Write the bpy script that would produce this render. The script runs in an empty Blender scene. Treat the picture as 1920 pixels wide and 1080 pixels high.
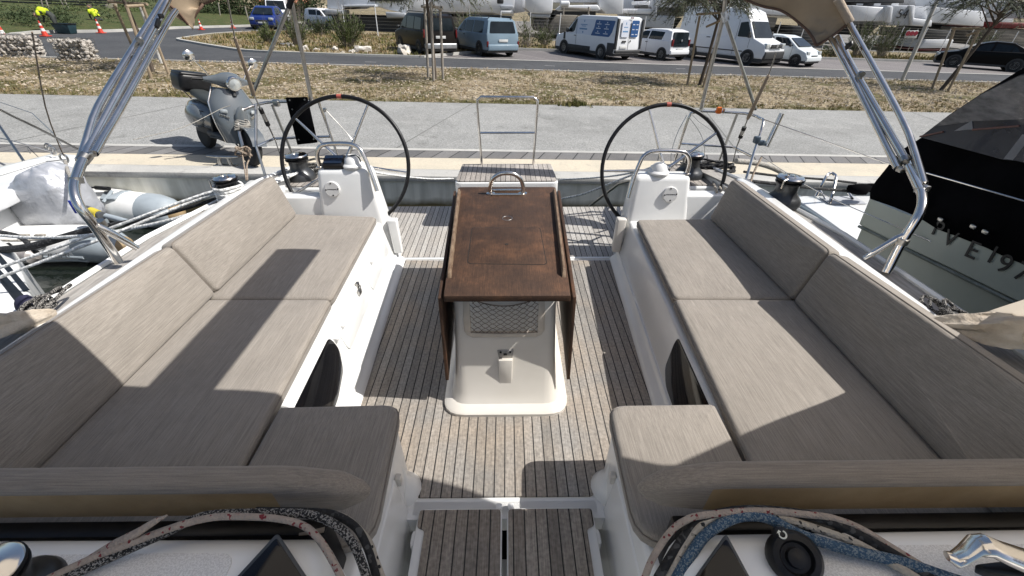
import bpy, bmesh, math, random
from mathutils import Vector, Matrix, noise
R = math.radians
SC = bpy.context.scene
COL = SC.collection
# ---------------------------------------------------------------- camera, sky, sun, exposure
cam_d = bpy.data.cameras.new('camera'); cam_d.lens = 15.0; cam_d.sensor_width = 36.0; cam_d.clip_start = 0.02; cam_d.clip_end = 2000
cam = bpy.data.objects.new('camera', cam_d); COL.objects.link(cam); SC.camera = cam
PIV = Matrix.Translation((0, 0, 1.9))
HEEL = PIV @ Matrix.Rotation(R(-1.95), 4, 'Y') @ PIV.inverted()      # the yacht lies heeled a little to its side
cam.matrix_world = HEEL @ Matrix.Translation((0, 0, 1.9)) @ Matrix.Rotation(R(-0.6), 4, 'Z') @ Matrix.Rotation(R(90 - 33.5), 4, 'X')
SUN = Vector((0.77, -0.08, 1.0)).normalized()
w = bpy.data.worlds.new('World'); SC.world = w; w.use_nodes = True
nt = w.node_tree; bg = nt.nodes['Background']
sky = nt.nodes.new('ShaderNodeTexSky'); sky.sky_type = 'NISHITA'; sky.sun_disc = False
sky.sun_elevation = math.asin(SUN.z); sky.sun_rotation = math.atan2(SUN.x, SUN.y); sky.dust_density = 2.0; sky.ozone_density = 0.6
nt.links.new(sky.outputs[0], bg.inputs[0]); bg.inputs[1].default_value = 0.085
sd = bpy.data.lights.new('sun', 'SUN'); sd.energy = 4.7; sd.angle = R(0.5); sd.color = (1.0, 0.965, 0.915)
so = bpy.data.objects.new('sun', sd); COL.objects.link(so); so.rotation_euler = (-SUN).to_track_quat('-Z', 'Y').to_euler(); so.location = (10, 0, 20)
SC.view_settings.view_transform = 'Standard'; SC.view_settings.look = 'None'; SC.view_settings.exposure = 0.47; SC.view_settings.gamma = 1
SC.cycles.max_bounces = 8; SC.cycles.use_denoising = True
rnd = random.Random(7)

# ---------------------------------------------------------------- materials
def mat(name, col, rough=0.5, metal=0.0, col2=None, nscale=8.0, nstretch=(1, 1, 1), lo=0.35, hi=0.65, bump=0.0, bscale=None, spec=0.5, coat=0.0, detail=4.0, bstretch=None, bdist=0.01):
    m = bpy.data.materials.new(name); m.use_nodes = True
    t = m.node_tree; b = t.nodes['Principled BSDF']
    b.inputs['Base Color'].default_value = (*col, 1); b.inputs['Roughness'].default_value = rough; b.inputs['Metallic'].default_value = metal
    b.inputs['Specular IOR Level'].default_value = spec; b.inputs['Coat Weight'].default_value = coat
    tc = t.nodes.new('ShaderNodeTexCoord')
    def nz(scale, stretch):
        mp = t.nodes.new('ShaderNodeMapping'); mp.inputs['Scale'].default_value = stretch; t.links.new(tc.outputs['Object'], mp.inputs[0])
        n = t.nodes.new('ShaderNodeTexNoise'); n.inputs['Scale'].default_value = scale; n.inputs['Detail'].default_value = detail; n.inputs['Roughness'].default_value = 0.6
        t.links.new(mp.outputs[0], n.inputs['Vector']); return n
    if col2 is not None:
        n = nz(nscale, nstretch); r = t.nodes.new('ShaderNodeValToRGB')
        r.color_ramp.elements[0].position = lo; r.color_ramp.elements[1].position = hi
        r.color_ramp.elements[0].color = (*col, 1); r.color_ramp.elements[1].color = (*col2, 1)
        t.links.new(n.outputs['Fac'], r.inputs[0]); t.links.new(r.outputs[0], b.inputs['Base Color'])
    if bump:
        n = nz(bscale or nscale, bstretch or nstretch); bp = t.nodes.new('ShaderNodeBump'); bp.inputs['Strength'].default_value = bump; bp.inputs['Distance'].default_value = bdist
        t.links.new(n.outputs['Fac'], bp.inputs['Height']); t.links.new(bp.outputs[0], b.inputs['Normal'])
    return m
def nd(t, kind, **kw):
    n = t.nodes.new(kind)
    for k, v in kw.items():
        if k.startswith('i_'): n.inputs[int(k[2:])].default_value = v
        else: setattr(n, k, v)
    return n
def math_n(t, op, a, b=None, clamp=False):
    n = t.nodes.new('ShaderNodeMath'); n.operation = op; n.use_clamp = clamp
    for i, v in enumerate((a, b)):
        if v is None: continue
        if isinstance(v, (int, float)): n.inputs[i].default_value = v
        else: t.links.new(v, n.inputs[i])
    return n.outputs[0]
def mixc(t, fac, a, b, blend='MIX'):
    n = t.nodes.new('ShaderNodeMix'); n.data_type = 'RGBA'; n.blend_type = blend
    for i, v in ((0, fac), (6, a), (7, b)):
        if isinstance(v, (int, float)): n.inputs[i].default_value = v
        elif isinstance(v, tuple): n.inputs[i].default_value = (*v, 1) if len(v) == 3 else v
        else: t.links.new(v, n.inputs[i])
    return n.outputs[2]
def planks(name, spacing, offset, seam, ca, cb, cc, seamcol, axis=0, rough=0.75, rot=0.0, spread=0.6):
    """planks laid side by side with dark caulked seams; each plank has its own tone and a lengthwise grain"""
    m = bpy.data.materials.new(name); m.use_nodes = True; t = m.node_tree; b = t.nodes['Principled BSDF']
    tc = nd(t, 'ShaderNodeTexCoord'); mp = nd(t, 'ShaderNodeMapping'); mp.inputs['Rotation'].default_value = (0, 0, rot); t.links.new(tc.outputs['Object'], mp.inputs[0])
    sx = nd(t, 'ShaderNodeSeparateXYZ'); t.links.new(mp.outputs[0], sx.inputs[0])
    u = math_n(t, 'DIVIDE', math_n(t, 'SUBTRACT', sx.outputs[axis], offset), spacing)
    fl = math_n(t, 'FLOOR', u); fr = math_n(t, 'FRACT', u)
    e = math_n(t, 'ABSOLUTE', math_n(t, 'SUBTRACT', fr, 0.5))
    sm = math_n(t, 'GREATER_THAN', e, 0.5 - seam / spacing / 2)
    wn = nd(t, 'ShaderNodeTexWhiteNoise', noise_dimensions='1D'); t.links.new(fl, wn.inputs['W'])
    st = nd(t, 'ShaderNodeMapping'); sc = [1.2, 1.2, 1.2]; sc[axis] = 40.0; st.inputs['Scale'].default_value = sc; t.links.new(mp.outputs[0], st.inputs[0])
    g = nd(t, 'ShaderNodeTexNoise'); g.inputs['Scale'].default_value = 6.0; g.inputs['Detail'].default_value = 6; g.inputs['Roughness'].default_value = 0.7; t.links.new(st.outputs[0], g.inputs['Vector'])
    pn = nd(t, 'ShaderNodeTexNoise'); pn.inputs['Scale'].default_value = 2.6; pn.inputs['Detail'].default_value = 5; t.links.new(mp.outputs[0], pn.inputs['Vector'])
    fine = nd(t, 'ShaderNodeTexNoise'); fine.inputs['Scale'].default_value = 60; fine.inputs['Detail'].default_value = 5; t.links.new(mp.outputs[0], fine.inputs['Vector'])
    r1 = nd(t, 'ShaderNodeMapRange'); r1.inputs[1].default_value = 0.38; r1.inputs[2].default_value = 0.66; t.links.new(pn.outputs['Fac'], r1.inputs[0])
    c1 = mixc(t, wn.outputs[0], ca, cb)
    c1 = mixc(t, math_n(t, 'MULTIPLY', r1.outputs[0], spread), c1, cc)
    gr = nd(t, 'ShaderNodeMapRange'); gr.inputs[1].default_value = 0.3; gr.inputs[2].default_value = 0.7; gr.inputs[3].default_value = 0.62; gr.inputs[4].default_value = 1.3; t.links.new(g.outputs['Fac'], gr.inputs[0])
    fr2 = nd(t, 'ShaderNodeMapRange'); fr2.inputs[1].default_value = 0.3; fr2.inputs[2].default_value = 0.7; fr2.inputs[3].default_value = 0.75; fr2.inputs[4].default_value = 1.25; t.links.new(fine.outputs['Fac'], fr2.inputs[0])
    v = math_n(t, 'MULTIPLY', gr.outputs[0], fr2.outputs[0])
    cm = nd(t, 'ShaderNodeCombineXYZ'); [t.links.new(v, cm.inputs[i]) for i in range(3)]
    c1 = mixc(t, 1.0, c1, cm.outputs[0], 'MULTIPLY')
    out = mixc(t, sm, c1, seamcol)
    t.links.new(out, b.inputs['Base Color']); b.inputs['Roughness'].default_value = rough
    bp = nd(t, 'ShaderNodeBump'); bp.inputs['Strength'].default_value = 0.5; bp.inputs['Distance'].default_value = 0.003
    hgt = math_n(t, 'SUBTRACT', math_n(t, 'MULTIPLY', g.outputs['Fac'], 0.5), sm)
    t.links.new(hgt, bp.inputs['Height']); t.links.new(bp.outputs[0], b.inputs['Normal'])
    return m
def fabric(name, ca, cb, axis=1, rot=0.0):
    """woven canvas: long slubby streaks along one axis, fine weave, soft creases"""
    m = bpy.data.materials.new(name); m.use_nodes = True; t = m.node_tree; b = t.nodes['Principled BSDF']
    tc = nd(t, 'ShaderNodeTexCoord')
    def nz(scale, s, det=4):
        mp = nd(t, 'ShaderNodeMapping'); mp.inputs['Scale'].default_value = s; mp.inputs['Rotation'].default_value = (0, 0, rot); t.links.new(tc.outputs['Object'], mp.inputs[0])
        n = nd(t, 'ShaderNodeTexNoise'); n.inputs['Scale'].default_value = scale; n.inputs['Detail'].default_value = det; n.inputs['Roughness'].default_value = 0.65; t.links.new(mp.outputs[0], n.inputs['Vector']); return n.outputs['Fac']
    s = [60, 60, 60]; s[axis] = 1.4
    s2 = [90, 90, 90]; s2[axis] = 3
    st = nz(4.0, s, 5); fi = nz(4.0, s2, 3); pa = nz(2.2, (1, 1, 1), 5); cr = nz(3.5, (1, 1.0, 1), 3); wv = nz(260, (1, 1, 1), 2)
    r = nd(t, 'ShaderNodeMapRange'); r.inputs[1].default_value = 0.34; r.inputs[2].default_value = 0.66; t.links.new(st, r.inputs[0])
    c = mixc(t, r.outputs[0], ca, cb)
    v = math_n(t, 'ADD', math_n(t, 'MULTIPLY', fi, 0.5), math_n(t, 'ADD', math_n(t, 'MULTIPLY', pa, 0.34), math_n(t, 'ADD', math_n(t, 'MULTIPLY', wv, 0.35), 0.405)))
    cm = nd(t, 'ShaderNodeCombineXYZ'); [t.links.new(v, cm.inputs[i]) for i in range(3)]
    t.links.new(mixc(t, 1.0, c, cm.outputs[0], 'MULTIPLY'), b.inputs['Base Color'])
    b.inputs['Roughness'].default_value = 0.9; b.inputs['Specular IOR Level'].default_value = 0.15
    b.inputs['Sheen Weight'].default_value = 0.15
    bp = nd(t, 'ShaderNodeBump'); bp.inputs['Strength'].default_value = 0.55; bp.inputs['Distance'].default_value = 0.012
    h = math_n(t, 'ADD', math_n(t, 'MULTIPLY', cr, 2.6), math_n(t, 'ADD', math_n(t, 'MULTIPLY', fi, 0.10), math_n(t, 'MULTIPLY', wv, 0.05)))
    t.links.new(h, bp.inputs['Height']); t.links.new(bp.outputs[0], b.inputs['Normal'])
    return m
def rope_mat(name, base, fleck, scale=60, thr=0.62, soft=0.03, base2=None):
    m = bpy.data.materials.new(name); m.use_nodes = True; t = m.node_tree; b = t.nodes['Principled BSDF']
    tc = nd(t, 'ShaderNodeTexCoord')
    vo = nd(t, 'ShaderNodeTexVoronoi'); vo.inputs['Scale'].default_value = scale; t.links.new(tc.outputs['Object'], vo.inputs['Vector'])
    sp = nd(t, 'ShaderNodeSeparateColor'); t.links.new(vo.outputs['Color'], sp.inputs[0])
    f = nd(t, 'ShaderNodeMapRange'); f.inputs[1].default_value = thr; f.inputs[2].default_value = thr + soft; t.links.new(sp.outputs[0], f.inputs[0])
    n = nd(t, 'ShaderNodeTexNoise'); n.inputs['Scale'].default_value = 30; t.links.new(tc.outputs['Object'], n.inputs['Vector'])
    c = mixc(t, n.outputs['Fac'], base, base2 or tuple(x * 0.6 for x in base))
    t.links.new(mixc(t, f.outputs[0], c, fleck), b.inputs['Base Color']); b.inputs['Roughness'].default_value = 0.85
    bp = nd(t, 'ShaderNodeBump'); bp.inputs['Strength'].default_value = 0.8; bp.inputs['Distance'].default_value = 0.004
    t.links.new(vo.outputs['Distance'], bp.inputs['Height']); t.links.new(bp.outputs[0], b.inputs['Normal'])
    return m
M = {}
M['teak'] = planks('sole_teak', 0.0495, -0.0225, 0.0062, (0.19, 0.178, 0.162), (0.285, 0.268, 0.245), (0.34, 0.27, 0.20), (0.012, 0.011, 0.011))
M['teak_pale'] = planks('platform_teak', 0.0495, -0.0225, 0.0058, (0.30, 0.285, 0.265), (0.40, 0.385, 0.36), (0.36, 0.32, 0.275), (0.012, 0.011, 0.011), spread=0.35)
M['teak_dark'] = planks('step_teak', 0.0495, -0.034, 0.0055, (0.17, 0.15, 0.13), (0.29, 0.26, 0.225), (0.24, 0.19, 0.145), (0.010, 0.010, 0.010), spread=0.5)
M['teak_deck'] = planks('side_deck_teak', 0.0495, -0.02, 0.0055, (0.24, 0.22, 0.20), (0.36, 0.33, 0.30), (0.28, 0.24, 0.2), (0.012, 0.011, 0.011), spread=0.4)
M['boardwalk'] = planks('boardwalk_timber', 0.30, 0.0, 0.022, (0.10, 0.098, 0.095), (0.20, 0.195, 0.19), (0.15, 0.14, 0.13), (0.015, 0.015, 0.015), rot=R(20))
M['gel'] = mat('white_gelcoat', (0.74, 0.745, 0.735), 0.24, col2=(0.68, 0.68, 0.665), nscale=1.7, bump=0.05, bscale=160, coat=0.3, bdist=0.002)
M['gel_lifted'] = mat('light_lifted_gelcoat', (0.86, 0.86, 0.84), 0.3, col2=(0.80, 0.80, 0.78), nscale=2.0, bump=0.05, bscale=160, coat=0.3, bdist=0.002)  # white gelcoat copy, lightened to make up for dim light on the coachroof
M['gel_warm'] = mat('cream_gelcoat', (0.62, 0.59, 0.54), 0.3, col2=(0.56, 0.53, 0.475), nscale=2.2, bump=0.04, bscale=160, coat=0.3, bdist=0.002)
M['nonskid'] = mat('nonskid_gelcoat', (0.82, 0.81, 0.79), 0.6, col2=(0.66, 0.65, 0.63), nscale=220, lo=0.4, hi=0.6, bump=0.7, bscale=220, bdist=0.002, detail=1)
M['steel'] = mat('polished_stainless', (0.82, 0.785, 0.73), 0.16, 1.0, col2=(0.68, 0.65, 0.61), nscale=9, bump=0.03, bscale=30)
M['steel_dull'] = mat('weathered_stainless', (0.50, 0.49, 0.47), 0.3, 1.0, col2=(0.36, 0.35, 0.33), nscale=14)
M['black'] = mat('black_rubber', (0.006, 0.006, 0.0065), 0.38, col2=(0.011, 0.011, 0.012), nscale=12, spec=0.3)
M['black_matte'] = mat('black_canvas', (0.003, 0.003, 0.0035), 1.0, col2=(0.006, 0.006, 0.007), nscale=3, bump=0.4, bscale=5, spec=0.02)
M['winch'] = mat('anodised_grey', (0.055, 0.057, 0.06), 0.33, 0.6, col2=(0.075, 0.077, 0.08), nscale=8)
M['glass_dark'] = mat('smoked_acrylic', (0.004, 0.004, 0.005), 0.06, col2=(0.008, 0.008, 0.009), nscale=4, spec=0.35)
M['fab'] = fabric('taupe_woven_canvas', (0.198, 0.177, 0.153), (0.285, 0.258, 0.226), 1)
M['fab_y'] = M['fab']
M['fab_x'] = fabric('taupe_woven_canvas_crosswise', (0.20, 0.17, 0.14), (0.28, 0.24, 0.20), 0)
M['tanmesh'] = mat('tan_mesh_backing', (0.40, 0.29, 0.165), 0.9, col2=(0.32, 0.225, 0.12), nscale=5, bump=0.6, bscale=120, bstretch=(0.2, 1, 4), spec=0.1)
M['canvas'] = mat('beige_acrylic_canvas', (0.40, 0.33, 0.255), 0.9, col2=(0.33, 0.27, 0.21), nscale=5, bump=0.8, bscale=6, spec=0.15, bdist=0.03)
def translucent(m, amount):
    t = m.node_tree; b = t.nodes['Principled BSDF']; o = t.nodes['Material Output']; tr = t.nodes.new('ShaderNodeBsdfTranslucent'); mx = t.nodes.new('ShaderNodeMixShader')
    tr.inputs[0].default_value = (0.86, 0.82, 0.76, 1); mx.inputs[0].default_value = amount
    t.links.new(b.outputs[0], mx.inputs[1]); t.links.new(tr.outputs[0], mx.inputs[2]); t.links.new(mx.outputs[0], o.inputs[0]); return m
M['hood'] = translucent(mat('light_fill_hood_canvas', (0.42, 0.36, 0.29), 0.9, col2=(0.36, 0.30, 0.24), nscale=5, spec=0.1), 0.8)  # translucency set far above real canvas, so the hood lights the foreground
def tablewood():
    m = bpy.data.materials.new('varnished_iroko'); m.use_nodes = True; t = m.node_tree; b = t.nodes['Principled BSDF']
    tc = nd(t, 'ShaderNodeTexCoord')
    def nz(sc, s, det=6):
        mp = nd(t, 'ShaderNodeMapping'); mp.inputs['Scale'].default_value = s; t.links.new(tc.outputs['Object'], mp.inputs[0])
        n = nd(t, 'ShaderNodeTexNoise'); n.inputs['Scale'].default_value = sc; n.inputs['Detail'].default_value = det; n.inputs['Roughness'].default_value = 0.65; t.links.new(mp.outputs[0], n.inputs['Vector']); return n.outputs['Fac']
    a = nz(3.2, (1, 0.9, 1)); g = nz(6, (45, 1.6, 45)); f = nz(90, (1, 0.4, 1), 4)
    r = nd(t, 'ShaderNodeValToRGB'); e = r.color_ramp.elements; e[0].position = 0.33; e[1].position = 0.68; e[0].color = (0.030, 0.020, 0.016, 1); e[1].color = (0.125, 0.062, 0.034, 1)
    k = e.new(0.52); k.color = (0.060, 0.034, 0.022, 1)
    t.links.new(math_n(t, 'ADD', math_n(t, 'MULTIPLY', a, 0.8), math_n(t, 'MULTIPLY', g, 0.2)), r.inputs[0])
    v = math_n(t, 'ADD', math_n(t, 'MULTIPLY', g, 0.75), math_n(t, 'ADD', math_n(t, 'MULTIPLY', f, 0.9), 0.18))
    cm = nd(t, 'ShaderNodeCombineXYZ'); [t.links.new(v, cm.inputs[i]) for i in range(3)]
    t.links.new(mixc(t, 1.0, r.outputs[0], cm.outputs[0], 'MULTIPLY'), b.inputs['Base Color'])
    rr = nd(t, 'ShaderNodeMapRange'); rr.inputs[3].default_value = 0.5; rr.inputs[4].default_value = 0.8; b.inputs['Specular IOR Level'].default_value = 0.22; t.links.new(f, rr.inputs[0]); t.links.new(rr.outputs[0], b.inputs['Roughness'])
    bp = nd(t, 'ShaderNodeBump'); bp.inputs['Strength'].default_value = 0.25; bp.inputs['Distance'].default_value = 0.003; t.links.new(g, bp.inputs['Height']); t.links.new(bp.outputs[0], b.inputs['Normal'])
    return m
M['wood'] = tablewood()
M['wood_edge'] = mat('worn_iroko_edge', (0.10, 0.06, 0.035), 0.7, col2=(0.20, 0.14, 0.09), nscale=14, nstretch=(3, 1, 3))
M['rope_white'] = rope_mat('white_mooring_rope', (0.62, 0.62, 0.60), (0.75, 0.75, 0.73), 55, 0.5)
M['rope_red'] = rope_mat('red_flecked_rope', (0.42, 0.345, 0.285), (0.17, 0.02, 0.025), 150, 0.91)
M['rope_blk'] = rope_mat('black_rope', (0.012, 0.012, 0.013), (0.05, 0.05, 0.05), 80, 0.8)
M['rope_bw'] = rope_mat('black_and_white_rope', (0.015, 0.015, 0.015), (0.27, 0.255, 0.235), 300, 0.60)
M['rope_fleck'] = rope_mat('black_flecked_cream_rope', (0.46, 0.41, 0.34), (0.015, 0.015, 0.015), 130, 0.88)
M['rope_blue'] = rope_mat('blue_braided_rope', (0.04, 0.095, 0.165), (0.17, 0.21, 0.24), 300, 0.62)
M['rope_grey'] = rope_mat('grey_rope', (0.40, 0.38, 0.34), (0.24, 0.22, 0.19), 60, 0.6)
M['rope_tan'] = rope_mat('weathered_tan_rope', (0.33, 0.27, 0.21), (0.2, 0.15, 0.11), 60, 0.6)

# ---------------------------------------------------------------- mesh helpers
class MB:
    def __init__(s): s.bm = bmesh.new()
    def box(s, c, d, bev=0.0, rot=None, seg=2):
        r = bmesh.ops.create_cube(s.bm, size=1.0); vs = r['verts']
        bmesh.ops.scale(s.bm, vec=d, verts=vs)
        if bev:
            es = list({e for v in vs for e in v.link_edges})
            q = bmesh.ops.bevel(s.bm, geom=es, offset=min(bev, min(d) * 0.49), segments=seg, affect='EDGES', profile=0.5)
            vs = list({v for f in q['faces'] for v in f.verts} | {v for v in vs if v.is_valid})
        if rot is not None: bmesh.ops.transform(s.bm, matrix=rot.to_4x4(), verts=vs)
        bmesh.ops.translate(s.bm, vec=c, verts=vs); return s
    def hexa(s, p, bev=0.0, seg=2):
        v = [s.bm.verts.new(q) for q in p]
        fs = [s.bm.faces.new([v[i] for i in f]) for f in ((3, 2, 1, 0), (4, 5, 6, 7), (0, 1, 5, 4), (1, 2, 6, 5), (2, 3, 7, 6), (3, 0, 4, 7))]
        bmesh.ops.recalc_face_normals(s.bm, faces=fs)
        if bev: bmesh.ops.bevel(s.bm, geom=list({e for f in fs for e in f.edges}), offset=bev, segments=seg, affect='EDGES', profile=0.5)
        return s
    def loft(s, loops, cap=True, closed=True):
        L = [[s.bm.verts.new(p) for p in lp] for lp in loops]; n = len(L[0]); fs = []
        for a, b in zip(L, L[1:]):
            for i in range(n if closed else n - 1):
                j = (i + 1) % n
                fs.append(s.bm.faces.new((a[i], a[j], b[j], b[i])))
        if cap and closed:
            fs.append(s.bm.faces.new(L[0][::-1])); fs.append(s.bm.faces.new(L[-1]))
        if closed: bmesh.ops.recalc_face_normals(s.bm, faces=fs)
        return s
    def prism(s, poly, a, b, bev=0.0, seg=2):
        """poly: 3D points; extruded by the vectors a (start) to b (end)"""
        a, b = Vector(a), Vector(b)
        A = [s.bm.verts.new(Vector(p) + a) for p in poly]; B = [s.bm.verts.new(Vector(p) + b) for p in poly]; n = len(A)
        fs = [s.bm.faces.new(A[::-1]), s.bm.faces.new(B)] + [s.bm.faces.new((A[i], A[(i + 1) % n], B[(i + 1) % n], B[i])) for i in range(n)]
        bmesh.ops.recalc_face_normals(s.bm, faces=fs)
        if bev: bmesh.ops.bevel(s.bm, geom=list({e for f in fs for e in f.edges}), offset=bev, segments=seg, affect='EDGES', profile=0.5)
        return s
    def face(s, pts):
        s.bm.faces.new([s.bm.verts.new(p) for p in pts]); return s
    def lathe(s, prof, c, axis=(0, 0, 1), n=24):
        q = Vector((0, 0, 1)).rotation_difference(Vector(axis).normalized()); c = Vector(c)
        return s.loft([[c + q @ Vector((r * math.cos(2 * math.pi * i / n), r * math.sin(2 * math.pi * i / n), z)) for i in range(n)] for r, z in prof])
    def tube(s, pts, r, n=8, closed=False, smooth=0, cap=True):
        P = [Vector(p) for p in pts]
        rr = list(r) if isinstance(r, (list, tuple)) else None
        if smooth: P, rr = spline(P, smooth, closed, rr)
        m = len(P); T = []
        for i in range(m):
            if closed: d = P[(i + 1) % m] - P[i - 1]
            else: d = P[min(i + 1, m - 1)] - P[max(i - 1, 0)]
            T.append(d.normalized() if d.length > 1e-9 else Vector((0, 0, 1)))
        u = T[0].orthogonal().normalized(); loops = []
        for i in range(m):
            u = (u - T[i] * u.dot(T[i])); u = u.normalized() if u.length > 1e-6 else T[i].orthogonal().normalized()
            v = T[i].cross(u); q = rr[i] if rr else r
            loops.append([P[i] + (u * math.cos(2 * math.pi * k / n) + v * math.sin(2 * math.pi * k / n)) * q for k in range(n)])
        if closed:
            L = [[s.bm.verts.new(p) for p in lp] for lp in loops]; fs = []
            # align the seam
            best = min(range(n), key=lambda k: (L[0][k].co - L[-1][0].co).length)
            for i in range(m):
                a = L[i]; b = L[(i + 1) % m]; o = best if i == m - 1 else 0
                for k in range(n): fs.append(s.bm.faces.new((a[k], a[(k + 1) % n], b[(k + 1 + o) % n], b[(k + o) % n])))
            bmesh.ops.recalc_face_normals(s.bm, faces=fs); return s
        return s.loft(loops, cap)
    def sphere(s, c, r, sc=(1, 1, 1), u=16, v=10, rot=None):
        q = bmesh.ops.create_uvsphere(s.bm, u_segments=u, v_segments=v, radius=r)['verts']
        bmesh.ops.scale(s.bm, vec=sc, verts=q)
        if rot is not None: bmesh.ops.transform(s.bm, matrix=rot.to_4x4(), verts=q)
        bmesh.ops.translate(s.bm, vec=c, verts=q); return s
    def rock(s, c, r, sc=(1, 1, 1), seed=0, amp=0.35, sub=2, rz=0):
        q = bmesh.ops.create_icosphere(s.bm, subdivisions=sub, radius=1.0)['verts']; off = Vector((seed * 3.7, seed * 1.3, seed * 7.1))
        for v in q:
            k = 1 + amp * noise.noise(v.co * 1.3 + off) + 0.4 * amp * noise.noise(v.co * 3.1 + off)
            v.co = Vector((v.co.x * sc[0], v.co.y * sc[1], v.co.z * sc[2])) * (k * r)
        bmesh.ops.rotate(s.bm, verts=q, matrix=Matrix.Rotation(rz, 3, 'Z'))
        bmesh.ops.translate(s.bm, vec=c, verts=q); return s
    def cushion(s, outline, nrm, th, rad=0.02, bulge=0.012):
        """soft pad: outline of 3D points (the top face), thickness th against nrm"""
        nrm = Vector(nrm).normalized(); O = [Vector(p) for p in outline]; c = sum(O, Vector()) / len(O); n = len(O)
        def off(d):
            out = []
            for i in range(n):
                e1 = (O[i] - O[i - 1]).normalized(); e2 = (O[(i + 1) % n] - O[i]).normalized()
                n1 = nrm.cross(e1); n2 = nrm.cross(e2); k = (n1 + n2); k = k / max(0.35, 1 + n1.dot(n2))
                out.append(O[i] + k * d)
            return out
        if (O[1] - O[0]).cross(O[2] - O[1]).dot(nrm) < 0: O.reverse()
        rings = [[p - nrm * th for p in off(rad)]]
        for k in range(1, 4):
            a = k / 3 * math.pi / 2; rings.append([p - nrm * (th - rad * math.sin(a) * 1.0) for p in off(rad * (1 - math.sin(a)))])
        for k in range(0, 4):
            a = k / 3 * math.pi / 2; rings.append([p - nrm * (rad * (1 - math.sin(a))) for p in off(rad * (1 - math.cos(a)))])
        top = rings[-1]
        for t_ in (0.12, 0.3, 0.5, 0.75, 0.93):
            h = bulge * (1 - (1 - t_) ** 2.2)
            rings.append([p.lerp(c, t_) + nrm * h for p in top])
        return s.loft(rings)
    def done(s, name, material, parent=None, loc=(0, 0, 0), smooth=40):
        me = bpy.data.meshes.new(name); loc = Vector(loc)
        if parent is not None: loc = Vector(parent['base'])
        bmesh.ops.translate(s.bm, vec=-loc, verts=s.bm.verts)
        s.bm.to_mesh(me); s.bm.free()
        for mm in (material if isinstance(material, (list, tuple)) else [material]): me.materials.append(mm)
        if smooth:
            for p in me.polygons: p.use_smooth = True
            try: me.set_sharp_from_angle(angle=R(smooth))
            except Exception: pass
        o = bpy.data.objects.new(name, me); COL.objects.link(o)
        if parent is not None: o.parent = parent
        else: o.location = loc
        return o
def spline(P, k, closed=False, rr=None):
    out = []; ro = []; n = len(P)
    rng = range(n if closed else n - 1)
    for i in rng:
        p1 = P[i]; p2 = P[(i + 1) % n]
        p0 = P[i - 1] if (closed or i > 0) else p1 * 2 - p2
        p3 = P[(i + 2) % n] if (closed or i + 2 < n) else p2 * 2 - p1
        for j in range(k):
            t = j / k
            out.append(0.5 * ((2 * p1) + (p2 - p0) * t + (2 * p0 - 5 * p1 + 4 * p2 - p3) * t * t + (3 * p1 - p0 - 3 * p2 + p3) * t ** 3))
            if rr: ro.append(rr[i] * (1 - t) + rr[(i + 1) % n] * t)
    if not closed:
        out.append(P[-1])
        if rr: ro.append(rr[-1])
    return out, (ro if rr else None)
def mesh_obj(name, verts, faces, material, parent=None, loc=(0, 0, 0), smooth=False):
    loc = Vector(parent['base']) if parent is not None else Vector(loc)
    me = bpy.data.meshes.new(name); me.from_pydata([tuple(Vector(v) - loc) for v in verts], [], faces)
    for mm in (material if isinstance(material, (list, tuple)) else [material]): me.materials.append(mm)
    if smooth:
        for p in me.polygons: p.use_smooth = True
    o = bpy.data.objects.new(name, me); COL.objects.link(o)
    if parent is not None: o.parent = parent
    else: o.location = loc
    return o
BOAT = []     # things that lie in the yacht's heeled frame
def tag(o, label=None, cat=None, group=None, kind=None, boat=False):
    if label: o['label'] = label
    if cat: o['category'] = cat
    if group: o['group'] = group
    if kind: o['kind'] = kind
    if boat: BOAT.append(o)
    return o
def thing(name, label, cat, loc=(0, 0, 0), group=None, boat=False):
    o = bpy.data.objects.new(name, None); COL.objects.link(o); o.empty_display_size = 0.1
    o.location = loc; o['base'] = tuple(loc)
    return tag(o, label, cat, group, None, boat)
def dup(root, loc, rz=None, scale=None, label=None, group=None):
    r = root.copy(); COL.objects.link(r); r.location = loc; r['base'] = tuple(loc)
    if rz is not None: r.rotation_euler = (0, 0, rz)
    if scale is not None: r.scale = scale if not isinstance(scale, (int, float)) else (scale,) * 3
    if label: r['label'] = label
    if group: r['group'] = group
    for ch in list(root.children):
        c = ch.copy(); COL.objects.link(c); c.parent = r
        for gch in ch.children:
            d = gch.copy(); COL.objects.link(d); d.parent = c
    return r
def text_obj(name, body, size, origin, xdir, ydir, material, parent, extrude=0.0015, shear=0.0, spacing=1.0):
    cu = bpy.data.curves.new(name, 'FONT'); cu.body = body; cu.size = size; cu.extrude = extrude; cu.shear = shear; cu.space_character = spacing
    cu.materials.append(material)
    tmp = bpy.data.objects.new(name, cu); COL.objects.link(tmp); bpy.context.view_layer.update()
    me = bpy.data.meshes.new_from_object(tmp.evaluated_get(bpy.context.evaluated_depsgraph_get())); bpy.data.objects.remove(tmp); bpy.data.curves.remove(cu)
    o = bpy.data.objects.new(name, me); COL.objects.link(o); o.parent = parent
    x = Vector(xdir).normalized(); z = x.cross(Vector(ydir)).normalized(); y = z.cross(x)
    mm = Matrix((x, y, z)).transposed().to_4x4(); mm.translation = Vector(origin) - Vector(parent['base'])
    o.matrix_local = mm
    return o

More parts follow.
